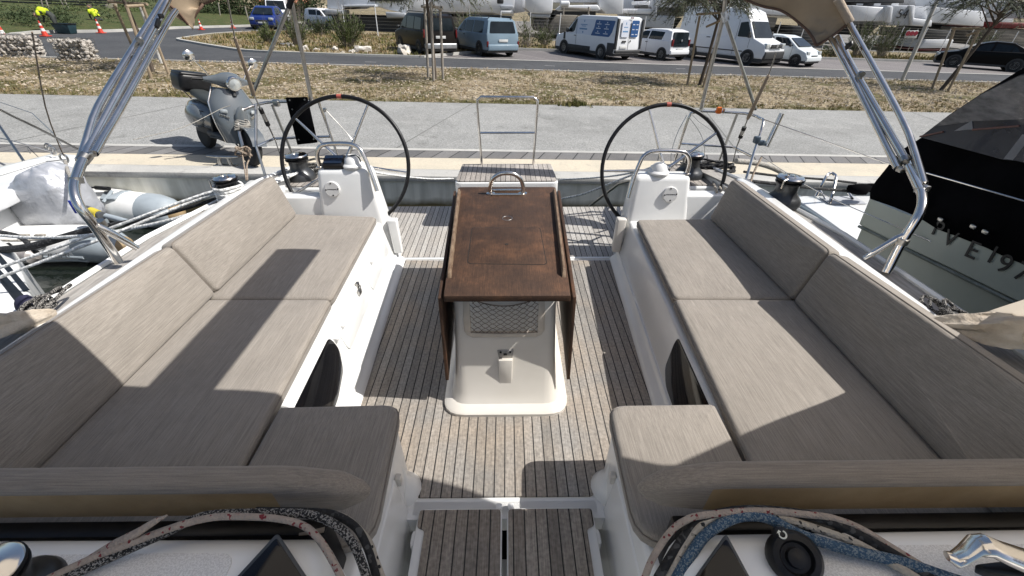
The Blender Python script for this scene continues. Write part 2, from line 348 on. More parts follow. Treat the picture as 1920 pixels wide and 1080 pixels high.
# ---------------------------------------------------------------- the yacht: hull, cockpit mouldings, teak
def rpoly(corners, r=0.04, k=4, sub=4):
    """3D polygon with rounded corners and subdivided edges"""
    C = [Vector(c) for c in corners]; n = len(C); out = []
    rr = r if isinstance(r, (list, tuple)) else [r] * n
    ends = []
    for i in range(n):
        a, b, c = C[i - 1], C[i], C[(i + 1) % n]
        q = min(rr[i], (a - b).length * 0.45, (c - b).length * 0.45)
        p1 = b + (a - b).normalized() * q; p2 = b + (c - b).normalized() * q
        arc = []
        for j in range(k + 1):
            t = j / k; arc.append(p1 * (1 - t) ** 2 + b * 2 * t * (1 - t) + p2 * t * t)
        ends.append(arc)
    for i in range(n):
        out += ends[i]; a = ends[i][-1]; b = ends[(i + 1) % n][0]
        for j in range(1, sub): out.append(a.lerp(b, j / sub))
    return out
yacht = thing('sailing_yacht', 'white yacht cockpit with teak soles, twin pedestals and moulded side lockers', 'sailing yacht', (0, 0, 0), boat=True)
# outer hull: a shell of side decks and topsides down to below the water
hs = []
for y, hw, zt in ((-4.0, 1.9, .70), (-1.5, 2.2, .70), (0.6, 2.27, .70), (2.4, 2.27, .69), (3.6, 2.2, .62), (4.35, 2.1, .56)):
    hs.append((y, hw, zt))
m = MB()
for sgn in (-1, 1):
    sh = 0.0 if sgn < 0 else -0.13
    loops = []
    for y, hw, zt in hs:
        X = sgn * hw + sh * (1 if sgn > 0 else 0); inn = -1.99 if sgn < 0 else 1.86
        loops.append([(inn, y, -0.6), (inn, y, zt - .012), (X - sgn * .02, y, zt - .012), (X, y, zt - .03), (X * .97, y, -.3), (X * .86, y, -1.2), (X * .5, y, -1.5)])
    m.loft(loops)
m.done('hull', M['gel'], yacht)
M['deckwood'] = mat('weathered_deck_timber', (0.36, 0.34, 0.31), 0.8, col2=(0.22, 0.205, 0.19), nscale=7, nstretch=(8, 1, 8), bump=0.3)
for sgn in (-1, 1):                                         # side deck strips and toe rails of grey weathered timber
    m = MB(); sh = 0.0 if sgn < 0 else -0.13; L = []
    for y, hw, zt in hs[2:]:
        X = sgn * hw + sh * (1 if sgn > 0 else 0)
        L.append([(X - sgn * .20, y, zt - .011), (X - sgn * .20, y, zt + .004), (X - sgn * .05, y, zt + .004), (X - sgn * .05, y, zt - .011)])
    m.loft(L); m.done('side_deck', M['deckwood'], yacht)
for sgn in (-1, 1):
    m = MB(); sh = 0.0 if sgn < 0 else -0.13
    P = [(sgn * hw + sh * (1 if sgn > 0 else 0) - sgn * .03, y, zt + .012) for y, hw, zt in hs]
    m.tube(P, .016, 6); m.done('toe_rail', M['gel'], yacht)
# sole
m = MB(); m.box((-0.02, 2.20, -0.06), (2.2, 2.36, 0.1)); m.box((-0.02, 3.92, -0.07), (2.72, 1.30, 0.11), .02); m.box((-.02, .1, -.66), (1.3, 2.04, .1))
m.box((-0.02, 1.07, -0.06), (0.86, 0.085, 0.10), .012)
m.box((-.02, 3.365, -.028), (2.1, .035, .06), .008)
m.done('cockpit_moulding', M['gel'], yacht)
m = MB(); m.prism(rpoly([(-.425, 1.118, 0), (-.50, 1.20, 0), (-.60, 1.30, 0), (-.97, 1.4, 0), (-1.02, 3.33, 0), (.98, 3.31, 0), (.90, 1.4, 0), (.55, 1.28, 0), (.46, 1.2, 0), (.385, 1.118, 0)], .012, 2, 1), (0, 0, -.012), (0, 0, 0))
m.done('sole_teak', M['teak'], yacht)
m = MB()
for a, b, c, d in ((-1.37, -.575, 3.385, 4.56), (-.545, .525, 3.385, 4.56), (.555, 1.335, 3.385, 4.53)):
    m.prism(rpoly([(a, c, 0), (b, c, 0), (b, d, 0), (a, d, 0)], .02, 2, 1), (0, 0, -.016), (0, 0, 0.0))
m.done('platform_teak', M['teak_pale'], yacht)
for x in (-.56, .54): m = MB(); m.box((x, 3.97, -.004), (.026, 1.17, .02), .006); m.done('platform_trim', M['gel'], yacht)
# companionway steps with teak lids
for x0, x1, s in ((-.405, -.033, -1), (-.012, .372, 1)):
    m = MB(); o = [(x0, .30, .022), (x1, .30, .022), (x1, 1.05, .022), (x0, 1.05, .022)]
    m.prism(rpoly(o, [.01, .01, .025, .025], 3, 1), (0, 0, -.05), (0, 0, 0), .005)
    xs = x0 if s < 0 else x1
    m.box((xs - s * .006, .93, -.02), (.05, .075, .075), .02)
    st = m.done('companionway_step', M['gel'], yacht)
    ex = .006
    a, b = (x0 + ex, x1 - ex)
    if s < 0: o = [(a + .034, .30, .024), (b, .30, .024), (b, 1.042, .024), (a, 1.042, .024), (a, .965, .024), (a + .034, .955, .024)]
    else: o = [(a, .30, .024), (b - .034, .30, .024), (b - .034, .955, .024), (b, .965, .024), (b, 1.042, .024), (a, 1.042, .024)]
    m = MB(); m.prism(rpoly(o, .014, 3, 1), (0, 0, -.001), (0, 0, .006), .002)
    tk = m.done('step_teak', M['teak_dark'], None, loc=(0, 0, 0)); tk.parent = st
for x in (-.048, .006): m = MB(); m.box((x, 1.062, .012), (.03, .03, .02), .008); m.done('step_hinge', M['gel'], yacht)
# companionway walls (inboard ends of the L seats) and the lockers
def wall(side, bx, tx):
    """side locker: front face leaning outboard, filleted to the sole, with the recessed dark pane"""
    s = side; m = MB()
    out = -1.78 if s < 0 else 1.68
    (bA, bF), (tA, tF) = bx, tx
    ya, yf = 3.34, 0.66
    m.hexa([(bA, ya, -.05), (bF, yf, -.05), (out, yf, -.05), (out, ya, -.05), (tA, ya, .375), (tF, yf, .375), (out, yf, .375), (out, ya, .375)], .02, 3)
    # fillet along the sole
    L = []
    for y, b, t in ((3.34, bA, tA), (1.26, bA + (bF - bA) * .775, tA + (tF - tA) * .775)):
        k = s
        L.append([(b + k * .16, y, -.02), (b - k * .045, y, -.02), (b - k * .04, y, .014), (b - k * .02, y, .034), (b + k * .005, y, .05), (b + k * .02, y, .085), (b + k * .16, y, .11)])
    m.loft(L)
    return m
m = wall(-1, (-.962, -.84), (-1.075, -.975)); m.done('side_locker', M['gel'], yacht)
m = wall(1, (.955, .80), (1.03, .90)); m.done('side_locker', M['gel'], yacht)
for s in (-1, 1):                                           # inboard box of each L seat beside the companionway
    m = MB(); xi = -.455 if s < 0 else .425; xo = -1.0 if s < 0 else .93
    xb = xi + .035 * (-s) * -1 if False else xi
    m.hexa([(xb, 1.20, -.6), (xi, .30, -.6), (xo, .30, -.6), (xo, 1.20, -.6), (xi + s * .03, 1.235, .375), (xi + s * .03, .60, .375), (xo, .60, .375), (xo, 1.235, .375)], .03, 3)
    m.lathe([(.0, -.03), (.095, -.03), (.095, .0), (.07, .045), (.04, .09), (.03, .2)], (xi + s * .055, 1.16, .0), n=20)
    # raised moulded panel on the companionway side
    m.hexa([(xi - s * .004, 1.07, -.1), (xi - s * .004, .62, -.1), (xi + s * .02, .62, -.1), (xi + s * .02, 1.07, -.1), (xi + s * .020, 1.05, .26), (xi + s * .020, .62, .26), (xi + s * .05, .62, .26), (xi + s * .05, 1.05, .26)], .012, 3)
    b = m.done('seat_box', M['gel'], yacht)
    m = MB(); m.box((xi + s * .012, 1.06, .23), (.022, .03, .05), .004); q = m.done('box_latch', M['gel_warm'], None); q.parent = b
# dark acrylic panes let into the locker fronts, set 3 mm proud of the sloping faces
def on_wall(s, y, z):
    a = ((-.962, -.84), (-1.075, -.975)) if s < 0 else ((.955, .80), (1.03, .90))
    t = (3.34 - y) / (3.34 - .66); b = a[0][0] + (a[0][1] - a[0][0]) * t; c = a[1][0] + (a[1][1] - a[1][0]) * t
    return Vector((b + (c - b) * (z + .05) / .425, y, z))
for s, yz in ((-1, [(1.86, .345), (1.875, .25), (1.795, .155), (1.62, .115), (1.26, .11), (1.26, .35)]), (1, [(1.83, .35), (1.835, .30), (1.80, .15), (1.70, .10), (1.28, .10), (1.28, .355)])):
    m = MB(); P = [on_wall(s, y, z) + Vector((-s * .0, 0, 0)) for y, z in yz]
    m.prism(rpoly(P, .035, 4, 1), (s * .01, 0, 0), (-s * .004, 0, 0), .002)
    m.done('cabin_window', M['glass_dark'], yacht)
m = MB()                                                    # port locker lid: raised border, hinges
for y0, y1 in ((1.95, 2.45), (2.6, 3.2)):
    P = [on_wall(-1, y0, .16), on_wall(-1, y0, .33), on_wall(-1, y1, .33), on_wall(-1, y1, .16)]
    m.prism(rpoly(P, .04, 3, 1), (-.01, 0, 0), (.005, 0, 0), .003)
m.done('locker_lid', M['gel'], yacht)
for y in (2.02, 1.90, 2.78): 
    m = MB(); p = on_wall(-1, y, .30); m.hexa([p + Vector(q) for q in ((0, -.018, -.05), (0, .018, -.05), (-.01, .018, -.05), (-.01, -.018, -.05), (.028, -.022, .012), (.028, .022, .012), (-.01, .022, .02), (-.01, -.022, .02))], .004)
    m.done('locker_hinge', M['gel'], yacht)
m = MB(); p = on_wall(-1, 2.42, .33)
m.box(p + Vector((.012, 0, 0)), (.02, .03, .04), .004); m.box(p + Vector((.028, -.03, -.035)), (.02, .045, .035), .005); m.tube([p + Vector(q) for q in ((.02, -.005, .0), (.035, -.01, .0), (.035, -.03, -.02))], .004, 6)
o = m.done('padlock', M['steel_dull'], None, loc=p); tag(o, 'small steel padlock hanging on the white port locker lid', 'padlock', boat=True)
# coamings behind the backrests
for s in (-1, 1):
    m = MB(); i, o_, o2 = (-1.90, -2.035, -2.08) if s < 0 else (1.79, 1.915, 1.95)
    m.hexa([(i + s * -.05, 3.35, .3), (i + s * -.05, .58, .3), (o2, .58, .3), (o2, 3.35, .3), (i + s * .03, 3.30, .755), (i + s * .03, .58, .755), (o_, .58, .755), (o_, 3.30, .755)], .015, 3)
    m.done('coaming', M['gel'], yacht)
# helm pedestals on their quarter mouldings
PED = {}
for s, xb, xt, zt in ((-1, (-1.62, -.97), (-1.535, -1.11), .81), (1, (1.56, .96), (1.50, 1.045), .745)):
    m = MB(); yb, yt = 3.25, 3.38
    m.hexa([(xb[1], yb, -.04), (xb[0], yb, -.04), (xb[0], 3.54, -.04), (xb[1], 3.54, -.04), (xt[1], yt, zt), (xt[0], yt, zt), (xt[0], 3.54, zt), (xt[1], 3.54, zt)], .045, 4)
    m.hexa([(xb[1] + s * .03, 3.31, -.04), (s * 2.05, 3.31, -.04), (s * 2.05, 3.50, -.04), (xb[1] + s * .03, 3.50, -.04), (xt[1] + s * .1, 3.36, .585), (s * 2.02, 3.36, .585), (s * 2.02, 3.49, .585), (xt[1] + s * .1, 3.49, .585)], .018, 3)
    m.hexa([(s * 1.42, 3.68, -.04), (s * 2.05, 3.68, -.04), (s * 2.05, 4.38, -.04), (s * 1.46, 4.38, -.04), (s * 1.44, 3.68, .54), (s * 2.02, 3.68, .54), (s * 2.02, 4.38, .53), (s * 1.48, 4.38, .53)], .02, 3)
    pd = m.done('helm_pedestal', M['gel'], yacht)
    m = MB(); m.prism([(s * 1.48, 3.71, .539), (s * 1.98, 3.71, .539), (s * 1.98, 4.34, .5305), (s * 1.51, 4.34, .5305)], (0, 0, 0.0), (0, 0, .012))
    q = m.done('quarter_deck_teak', M['teak_deck'], None); q.parent = pd
    # engine panel holder on the inboard lower corner
    m = MB(); m.hexa([(xb[1] - s * .052, 3.32, .10), (xb[1] - s * .052, 3.27, .10), (xb[1] + s * .02, 3.27, .10), (xb[1] + s * .02, 3.36, .10), (xb[1] - s * .035, 3.37, .40), (xb[1] - s * .035, 3.30, .40), (xb[1] + s * .045, 3.30, .40), (xb[1] + s * .045, 3.37, .40)], .012, 3)
    q = m.done('control_housing', M['gel_warm'] if s > 0 else M['gel'], None); q.parent = pd
    # round inspection cover with four screws on the forward face
    cx = -1.425 if s < 0 else 1.34; cz = .655 if s < 0 else .60
    fy = yb + (yt - yb) * (cz + .04) / (zt + .04); nrm = Vector((0, -(zt + .04), yt - yb)).normalized()
    m = MB(); m.lathe([(0, .0), (.063, .0), (.063, .012), (.058, .018), (0, .018)], Vector((cx, fy, cz)), nrm, 32)
    q = m.done('inspection_cover', mat('off_white_plastic', (0.62, 0.62, 0.61), 0.45, col2=(0.56, 0.56, 0.55), nscale=9), None); q.parent = pd
    m = MB(); up = Vector((0, yt - yb, zt + .04)).normalized(); rt = Vector((1, 0, 0))
    for a in (0, 90, 180, 270):
        m.lathe([(0, 0), (.006, 0), (.006, .003), (0, .003)], Vector((cx, fy, cz)) + nrm * .0175 + (rt * math.cos(R(a + 4)) + up * math.sin(R(a + 4))) * .048, nrm, 10)
    for k in range(13): m.box(Vector((cx - .033 + k * .0055, fy, cz)) + nrm * .0185, (.004, .002, .0045 + .002 * (k % 3 == 0)))
    q = m.done('cover_screw', M['black'], None); q.parent = pd
    PED[s] = (xt, zt)
# foreground: end of the coachroof on both sides of the companionway
for s in (-1, 1):
    m = MB(); xi = -.465 if s < 0 else .415
    m.hexa([(xi + s * -.02, .64, -.6), (xi + s * -.02, -1.2, -.6), (s * 2.2, -1.2, -.6), (s * 2.2, .64, -.6), (xi + s * .02, .625, .685), (xi + s * .02, -1.2, .73), (s * 2.2, -1.2, .73), (s * 2.2, .635, .685)], .075, 6)
    cr = m.done('coachroof_end', M['gel_lifted'], yacht)
    m = MB(); a = -.72 if s < 0 else .70
    o = [(a, .565, .686), (s * 2.0, .565, .686), (s * 2.0, -.6, .716), (a - s * .06 * -1, -.6, .716)]
    m.prism(rpoly(o, .05, 4, 1), (0, 0, -.01), (0, 0, .004), .002)
    q = m.done('nonskid_panel', M['nonskid'], None); q.parent = cr
for x in (-1.35, 1.3): m = MB(); m.box((x, .672, .36), (1.62, .05, .50), .01); m.done('shade_gap_bulkhead', M['black'], yacht)  # bulkhead blackened to stand in for the shadow gap below the bolsters

# ---------------------------------------------------------------- cushions
def cush(name, corners, nrm, th, label, r=.05, rad=.022, bulge=.012, material='fab', cat='cushion', group=None):
    m = MB(); m.cushion(rpoly(corners, r, 4, 5), nrm, th, rad, bulge); c = sum((Vector(q) for q in corners), Vector()) / len(corners)
    o = m.done(name, M[material], None, loc=c - Vector(nrm) * th, smooth=50); tag(o, label, cat, group, boat=True)
    n_ = Vector(nrm).normalized(); q = [p - n_ * (rad * .95) for p in rpoly(corners, r, 4, 3)]; ce = sum(q, Vector()) / len(q); q = [p + (p - ce).normalized() * .0012 for p in q]
    m = MB(); m.tube(q, .0034, 6, closed=True); pp = m.done('piping', M['piping'], None, loc=o.location); pp.location = (0, 0, 0); pp.parent = o
    return o
M['piping'] = fabric('taupe_piping', (0.15, 0.13, 0.11), (0.20, 0.175, 0.15), 1)
Zs = .462
SG = 'seat pads along the cockpit benches'; BG = 'backrest pads along the coamings'
cush('seat_cushion', [(-1.078, 3.25, Zs), (-1.79, 3.315, Zs), (-1.80, 2.085, Zs), (-1.045, 2.075, Zs)], (0, 0, 1), .075, 'taupe seat cushion below the helm post with the black display', .04, group=SG)
cush('seat_cushion', [(-1.046, 2.07, Zs), (-1.80, 2.078, Zs), (-1.80, .70, Zs), (-.995, .70, Zs)], (0, 0, 1), .075, 'long taupe seat cushion crossed by a dark band of shade', .03, group=SG)
cush('seat_cushion', [(-.472, 1.275, Zs), (-.99, 1.265, Zs), (-.985, .66, Zs), (-.445, .70, Zs)], (0, 0, 1), .085, 'short taupe corner cushion wholly in shade above the left step', [.075, .02, .02, .10], group=SG)
cush('seat_cushion', [(1.04, 3.17, Zs), (1.68, 3.18, Zs), (1.70, 2.045, Zs), (.982, 2.06, Zs)], (0, 0, 1), .075, 'sunlit taupe seat cushion beneath the helm post without a display', .04, group=SG)
cush('seat_cushion', [(.978, 2.053, Zs), (1.70, 2.038, Zs), (1.68, .70, Zs), (.895, .70, Zs)], (0, 0, 1), .075, 'long taupe seat cushion with a sunny far end and V-shaped shade edge', .03, group=SG)
cush('seat_cushion', [(.43, 1.26, Zs), (.895, 1.262, Zs), (.885, .66, Zs), (.415, .70, Zs)], (0, 0, 1), .085, 'short taupe corner cushion with a sunlit far half', [.075, .02, .02, .10], group=SG)
def backrest(s, y0, y1, b0, b1, t0, t1, label):
    """pad leaning on the coaming: b = foot of the face, t = its upper edge"""
    A = Vector((b0, y0, .468)); B = Vector((b1, y1, .468)); C = Vector((t1, y1 - .02, .805)); D = Vector((t0, y0 - .02, .805))
    n = (B - A).cross(D - A).normalized()
    if n.x * s > 0: n = -n
    return cush('backrest_cushion', [A, B, C, D], n, .115, label, .035, .024, .014, group=BG)
backrest(-1, 3.27, 2.135, -1.722, -1.735, -1.805, -1.845, 'sunlit taupe backrest cushion beside the winch wound with white rope')
backrest(-1, 2.125, .66, -1.735, -1.735, -1.845, -1.93, 'taupe backrest cushion next to the white striped hull, its near half shaded')
backrest(1, 3.17, 2.02, 1.622, 1.645, 1.70, 1.71, 'shaded taupe backrest cushion beside the winch near the pale swim platform')
backrest(1, 2.01, .66, 1.645, 1.62, 1.71, 1.80, 'shaded taupe backrest cushion alongside the green hull with lettering')
# bolsters across the forward end, mesh-backed
for s in (-1, 1):
    m = MB(); xs = [-2.2, -1.6, -1.1, -.8, -.68, -.62, -.56, -.50, -.445, -.425] if s < 0 else [.395, .415, .47, .53, .59, .65, .78, 1.1, 1.6, 2.2]
    L = []
    for x in xs:
        d = abs(x) - (.425 if s < 0 else .395); k = min(1, max(0, d / .22)); e = min(1, max(.25, (d / .05) ** .5 if d > 0 else .25))
        top = .725 + .045 * k; ya = .775; yf = .705 + .01 * (1 - k); bot = .60 + .02 * (1 - k)
        cz = (top + bot) / 2; cy = (ya + yf) / 2
        P = [(ya + .02, bot), (ya + .012, top - .05), (ya, top - .012), (ya - .018, top), (yf + .018, top - .003), (yf, top - .016), (yf - .004, top - .034), (yf + .002, bot + .012), (yf + .02, bot)]
        L.append([(x, cy + (y - cy) * e, cz + (z - cz) * e) for y, z in P])
    m.loft(L)
    o = m.done('bolster_cushion', [M['fab_x'], M['tanmesh']], None, loc=(s * 1.2, .72, .575), smooth=50)
    for p in o.data.polygons:
        c = p.center + o.location
        if p.normal.y < -.75 and c.z < .742 and abs(c.x) > (.72 if s < 0 else .62): p.material_index = 1
    tag(o, 'mesh-backed bolster cushion behind the red-flecked and black-white ropes' if s < 0 else 'mesh-backed bolster cushion behind the rope bundle with a blue line', 'cushion', 'bolsters across the front of the cockpit', boat=True)
    m = MB(); x0 = -.55 if s < 0 else .56
    m.hexa([(x0, .655, .60), (x0 + s * .07, .650, .60), (x0 + s * .07, .655, .605), (x0, .66, .605), (x0 - s * .01, .655, .625), (x0 + s * .06, .64, .622), (x0 + s * .06, .645, .627), (x0 - s * .01, .66, .63)])
    q = m.done('care_tag', M['canvas'], o, loc=(0, 0, 0)) if False else m.done('care_tag', M['canvas'], None, loc=o.location); q.location = (0, 0, 0); q.parent = o

# ---------------------------------------------------------------- table
table = thing('cockpit_table', 'dark brown wooden drop-leaf cockpit table on a white pedestal', 'table', (-.018, 2.2, 0), boat=True)
TL = [(-.378, 3.135, .75), (.366, 3.130, .75), (.297, 1.668, .75), (-.308, 1.672, .75)]
m = MB(); m.prism(rpoly([Vector(p) for p in TL], [.03, .03, .006, .006], 3, 1), (0, 0, -.035), (0, 0, 0), .004); m.done('table_top', M['wood'], table)
IN = [(-0.224, 2.425, 0.75), (0.201, 2.413, 0.75), (0.208, 1.956, 0.75), (-0.221, 1.972, 0.75)]
gc = mat('table_groove', (0.012, 0.008, 0.006), 0.9, col2=(0.02, 0.014, 0.01))
m = MB(); m.prism(rpoly([Vector(p) for p in IN], .03, 4, 1), (0, 0, -.002), (0, 0, .0008)); m.done('lid_groove', gc, table)
c = sum((Vector(p) for p in IN), Vector()) / 4
m = MB(); m.prism(rpoly([c + (Vector(p) - c) * .978 for p in IN], .028, 4, 1), (0, 0, -.001), (0, 0, .002), .001); ld = m.done('lid', M['wood'], table)
ld.data.materials[0] = M['wood']
m = MB(); m.lathe([(0, 0), (.011, 0), (.011, .0015), (0, .0015)], (-0.008, 2.191, 0.752), n=16); q = m.done('finger_hole', gc, None); q.parent = ld; q.location = -Vector(table['base'])
m = MB(); rc = Vector((-0.004, 2.558, 0.75)); m.tube([rc + Vector((.032 * math.cos(a * .3142), .032 * math.sin(a * .3142), 0)) for a in range(20)], .0018, 6, closed=True); m.done('flush_ring', M['steel_dull'], table)
for s in (-1, 1):
    xa, xb = (-.345, -.287) if s < 0 else (.330, .272)
    m = MB(); m.hexa([(xa, 3.03, .749), (xb, 1.83, .749), (xb + s * .022, 1.83, .749), (xa + s * .022, 3.03, .749), (xa + s * .006, 3.00, .785), (xb + s * .006, 1.86, .785), (xb + s * .02, 1.86, .785), (xa + s * .02, 3.00, .785)], .003); m.done('fiddle', M['wood_edge'], table)
    xa, xb, za = (-.392, -.322, .17) if s < 0 else (.380, .311, .17)
    m = MB(); m.hexa([(xa + s * .0, 3.12, .22), (xb + s * .01, 1.69, .17), (xb + s * .028, 1.69, .17), (xa + s * .018, 3.12, .22), (xa, 3.12, .726), (xb, 1.69, .726), (xb + s * .018, 1.69, .726), (xa + s * .018, 3.12, .726)], .003)
    m.done('drop_leaf', M['wood'], table)
m = MB()
for dx, z in ((0, .0),): m.tube([(-.125, 2.99, .75), (-.125, 2.99, .81), (-.105, 2.985, .865), (-.055, 2.98, .90), (-.005, 2.978, .907), (.045, 2.98, .90), (.09, 2.985, .865), (.11, 2.99, .81), (.11, 2.99, .75)], .0155, 10, smooth=5)
for x in (-.125, .11): m.lathe([(0, 0), (.032, 0), (.032, .006), (.02, .01), (0, .01)], (x, 2.99, .75), n=20)
m.box((-.0075, 2.955, .757), (.215, .022, .014), .004); m.box((-.0075, 3.045, .757), (.215, .022, .014), .004)
m.done('grab_handle', M['steel'], table)
m = MB(); L = []
def rr(z, hw, y0, y1, r=.1, cx=-.018): return [Vector((p.x, p.y, z)) for p in rpoly([(cx - hw, y0, z), (cx + hw, y0, z), (cx + hw, y1, z), (cx - hw, y1, z)], r, 5, 2)]
for z, hw, y0, y1, r in ((0, .352, 1.578, 2.95, .13), (.018, .352, 1.578, 2.95, .13), (.028, .342, 1.59, 2.94, .12), (.04, .31, 1.635, 2.91, .10), (.09, .288, 1.665, 2.89, .08), (.3, .275, 1.715, 2.87, .06), (.55, .268, 1.765, 2.86, .05), (.716, .268, 1.785, 2.86, .05)): L.append(rr(z, hw, y0, y1, r))
m.loft(L); m.done('pedestal', M['gel_warm'], table)
# net pocket on the pedestal's forward face (a plane leaning aft)
def face_pt(x, z, d=0.0): return Vector((x, 1.665 + (1.765 - 1.665) * (z - .09) / .46 + .004 - d * .98, z + d * .2))
fx = [-.215, .170]; fz0, fz1 = .455, .655
m = MB()
for x in fx:
    m.prism([face_pt(x - .018, fz0 + .02), face_pt(x + .018, fz0 + .02), face_pt(x + .018, fz1 + .02), face_pt(x - .018, fz1 + .02)], (0, -.014, 0), (0, .004, 0), .004)
m.prism([face_pt(fx[0] + .02, fz0 - .014), face_pt(fx[1] - .02, fz0 - .014), face_pt(fx[1] - .02, fz0 + .018), face_pt(fx[0] + .02, fz0 + .018)], (0, -.014, 0), (0, .004, 0), .004)
for x, s in ((fx[0], 1), (fx[1], -1)): m.prism([face_pt(x - s * .018, fz0 + .022), face_pt(x + s * .022, fz0 + .019), face_pt(x + s * .024, fz0 - .0135), face_pt(x - s * .004, fz0)], (0, -.013, 0), (0, .003, 0), .003)
net = m.done('pocket_frame', mat('beige_plastic', (0.50, 0.45, 0.38), 0.5, col2=(0.44, 0.39, 0.33), nscale=20), table)
m = MB(); x0, x1 = fx[0] + .016, fx[1] - .016; n = 8
def npt(u, v):
    sag = .032 * math.sin(math.pi * u); z = fz0 + .012 + (fz1 - fz0 - .012 - sag * 1.0) * v
    return face_pt(x0 + (x1 - x0) * u, z, .012 + .02 * math.sin(math.pi * u) * (.4 + .6 * v))
rows = 6; cols = 9
for i in range(cols + rows):
    for dirn in (1, -1):
        P = []
        for k in range(rows * 4 + 1):
            v = k / (rows * 4); c_ = (i - rows + v * rows) if dirn > 0 else (i - v * rows)
            u = (c_ + .10 * math.sin(v * rows * math.pi * 2) * dirn) / cols
            if 0 <= u <= 1: P.append(npt(u, v))
        if len(P) > 1: m.tube(P, .0016, 4)
m.tube([npt(u / 16, 1) for u in range(17)], .0028, 5); m.tube([npt(u / 16, 0) for u in range(17)], .0025, 5)
q = m.done('pocket_net', mat('brown_net_cord', (0.20, 0.165, 0.13), 0.9, col2=(0.14, 0.11, 0.09)), None); q.parent = net; q.location = -Vector(table['base'])
m = MB(); m.prism([face_pt(-.062, .36), face_pt(.028, .36), face_pt(.018, .305), face_pt(-.052, .305)], (0, -.006, 0), (0, .004, 0), .003)
bo = m.done('bottle_opener', mat('brushed_steel_plate', (0.32, 0.31, 0.30), 0.45, 0.8, col2=(0.27, 0.26, 0.25), nscale=30), table)
m = MB(); [m.lathe([(0, 0), (.006, 0), (.006, .004), (0, .004)], face_pt(x, .349, .006), (0, -1, .2), 10) for x in (-.043, .009)]
m.box(face_pt(-.018, .335, .008), (.02, .004, .012), .002)
q = m.done('opener_screw', M['black'], None); q.parent = bo; q.location = -Vector(table['base'])
m = MB(); m.hexa([face_pt(-.052, .15, .002), face_pt(.016, .15, .002), face_pt(.02, .15, -.02), face_pt(-.056, .15, -.02), face_pt(-.056, .312, .03), face_pt(.022, .312, .03), face_pt(.022, .312, -.01), face_pt(-.056, .312, -.01)], .006)
m.done('cap_pocket', M['gel_warm'], table)
m = MB()
for x in (-.335, .30): m.lathe([(0, 0), (.008, 0), (.008, .004), (0, .004)], (x, 1.72, .03), n=10)
m.done('base_bolt', M['black'], table)

# ---------------------------------------------------------------- steering wheels
def wheel(cx, cy, cz, ph, label):
    t = thing('steering_wheel', label, 'wheel', (cx, cy, cz), 'steering wheels', boat=True)
    tilt = R(20); rad = .533; C = Vector((cx, cy, cz))
    def wp(a, r, d=0): return C + Vector((math.cos(a) * r, math.sin(a) * r * math.sin(tilt) - d * math.cos(tilt), math.sin(a) * r * math.cos(tilt) + d * math.sin(tilt)))
    m = MB(); m.tube([wp(2 * math.pi * k / 72, rad) for k in range(72)], .0165, 12, closed=True); m.done('rim', M['black'], t)
    m = MB(); m.tube([wp(R(90 + d), rad) for d in range(-2, 3)], .0178, 12); m.done('king_spoke_mark', mat('faded_red_tape', (0.42, 0.10, 0.07), 0.7, col2=(0.35, 0.08, 0.06)), t)
    m = MB(); m.lathe([(0, -.03), (.05, -.03), (.055, 0), (.045, .03), (0, .04)], C, (0, -math.cos(tilt), math.sin(tilt)), 20); m.done('hub', M['steel'], t)
    for k in range(5):
        a = R(ph + 72 * k); m = MB(); m.tube([wp(a, .04, .02), wp(a, .25, .012), wp(a, rad - .012)], [.017, .0125, .0095], 10); m.done('spoke', M['steel'], t)
    return t
wheel(-1.374, 3.61, .78, 64, 'black steering wheel around the helm post topped with a black display')
wheel(1.345, 3.61, .713, 36, 'black steering wheel around the helm post topped only by a compass')
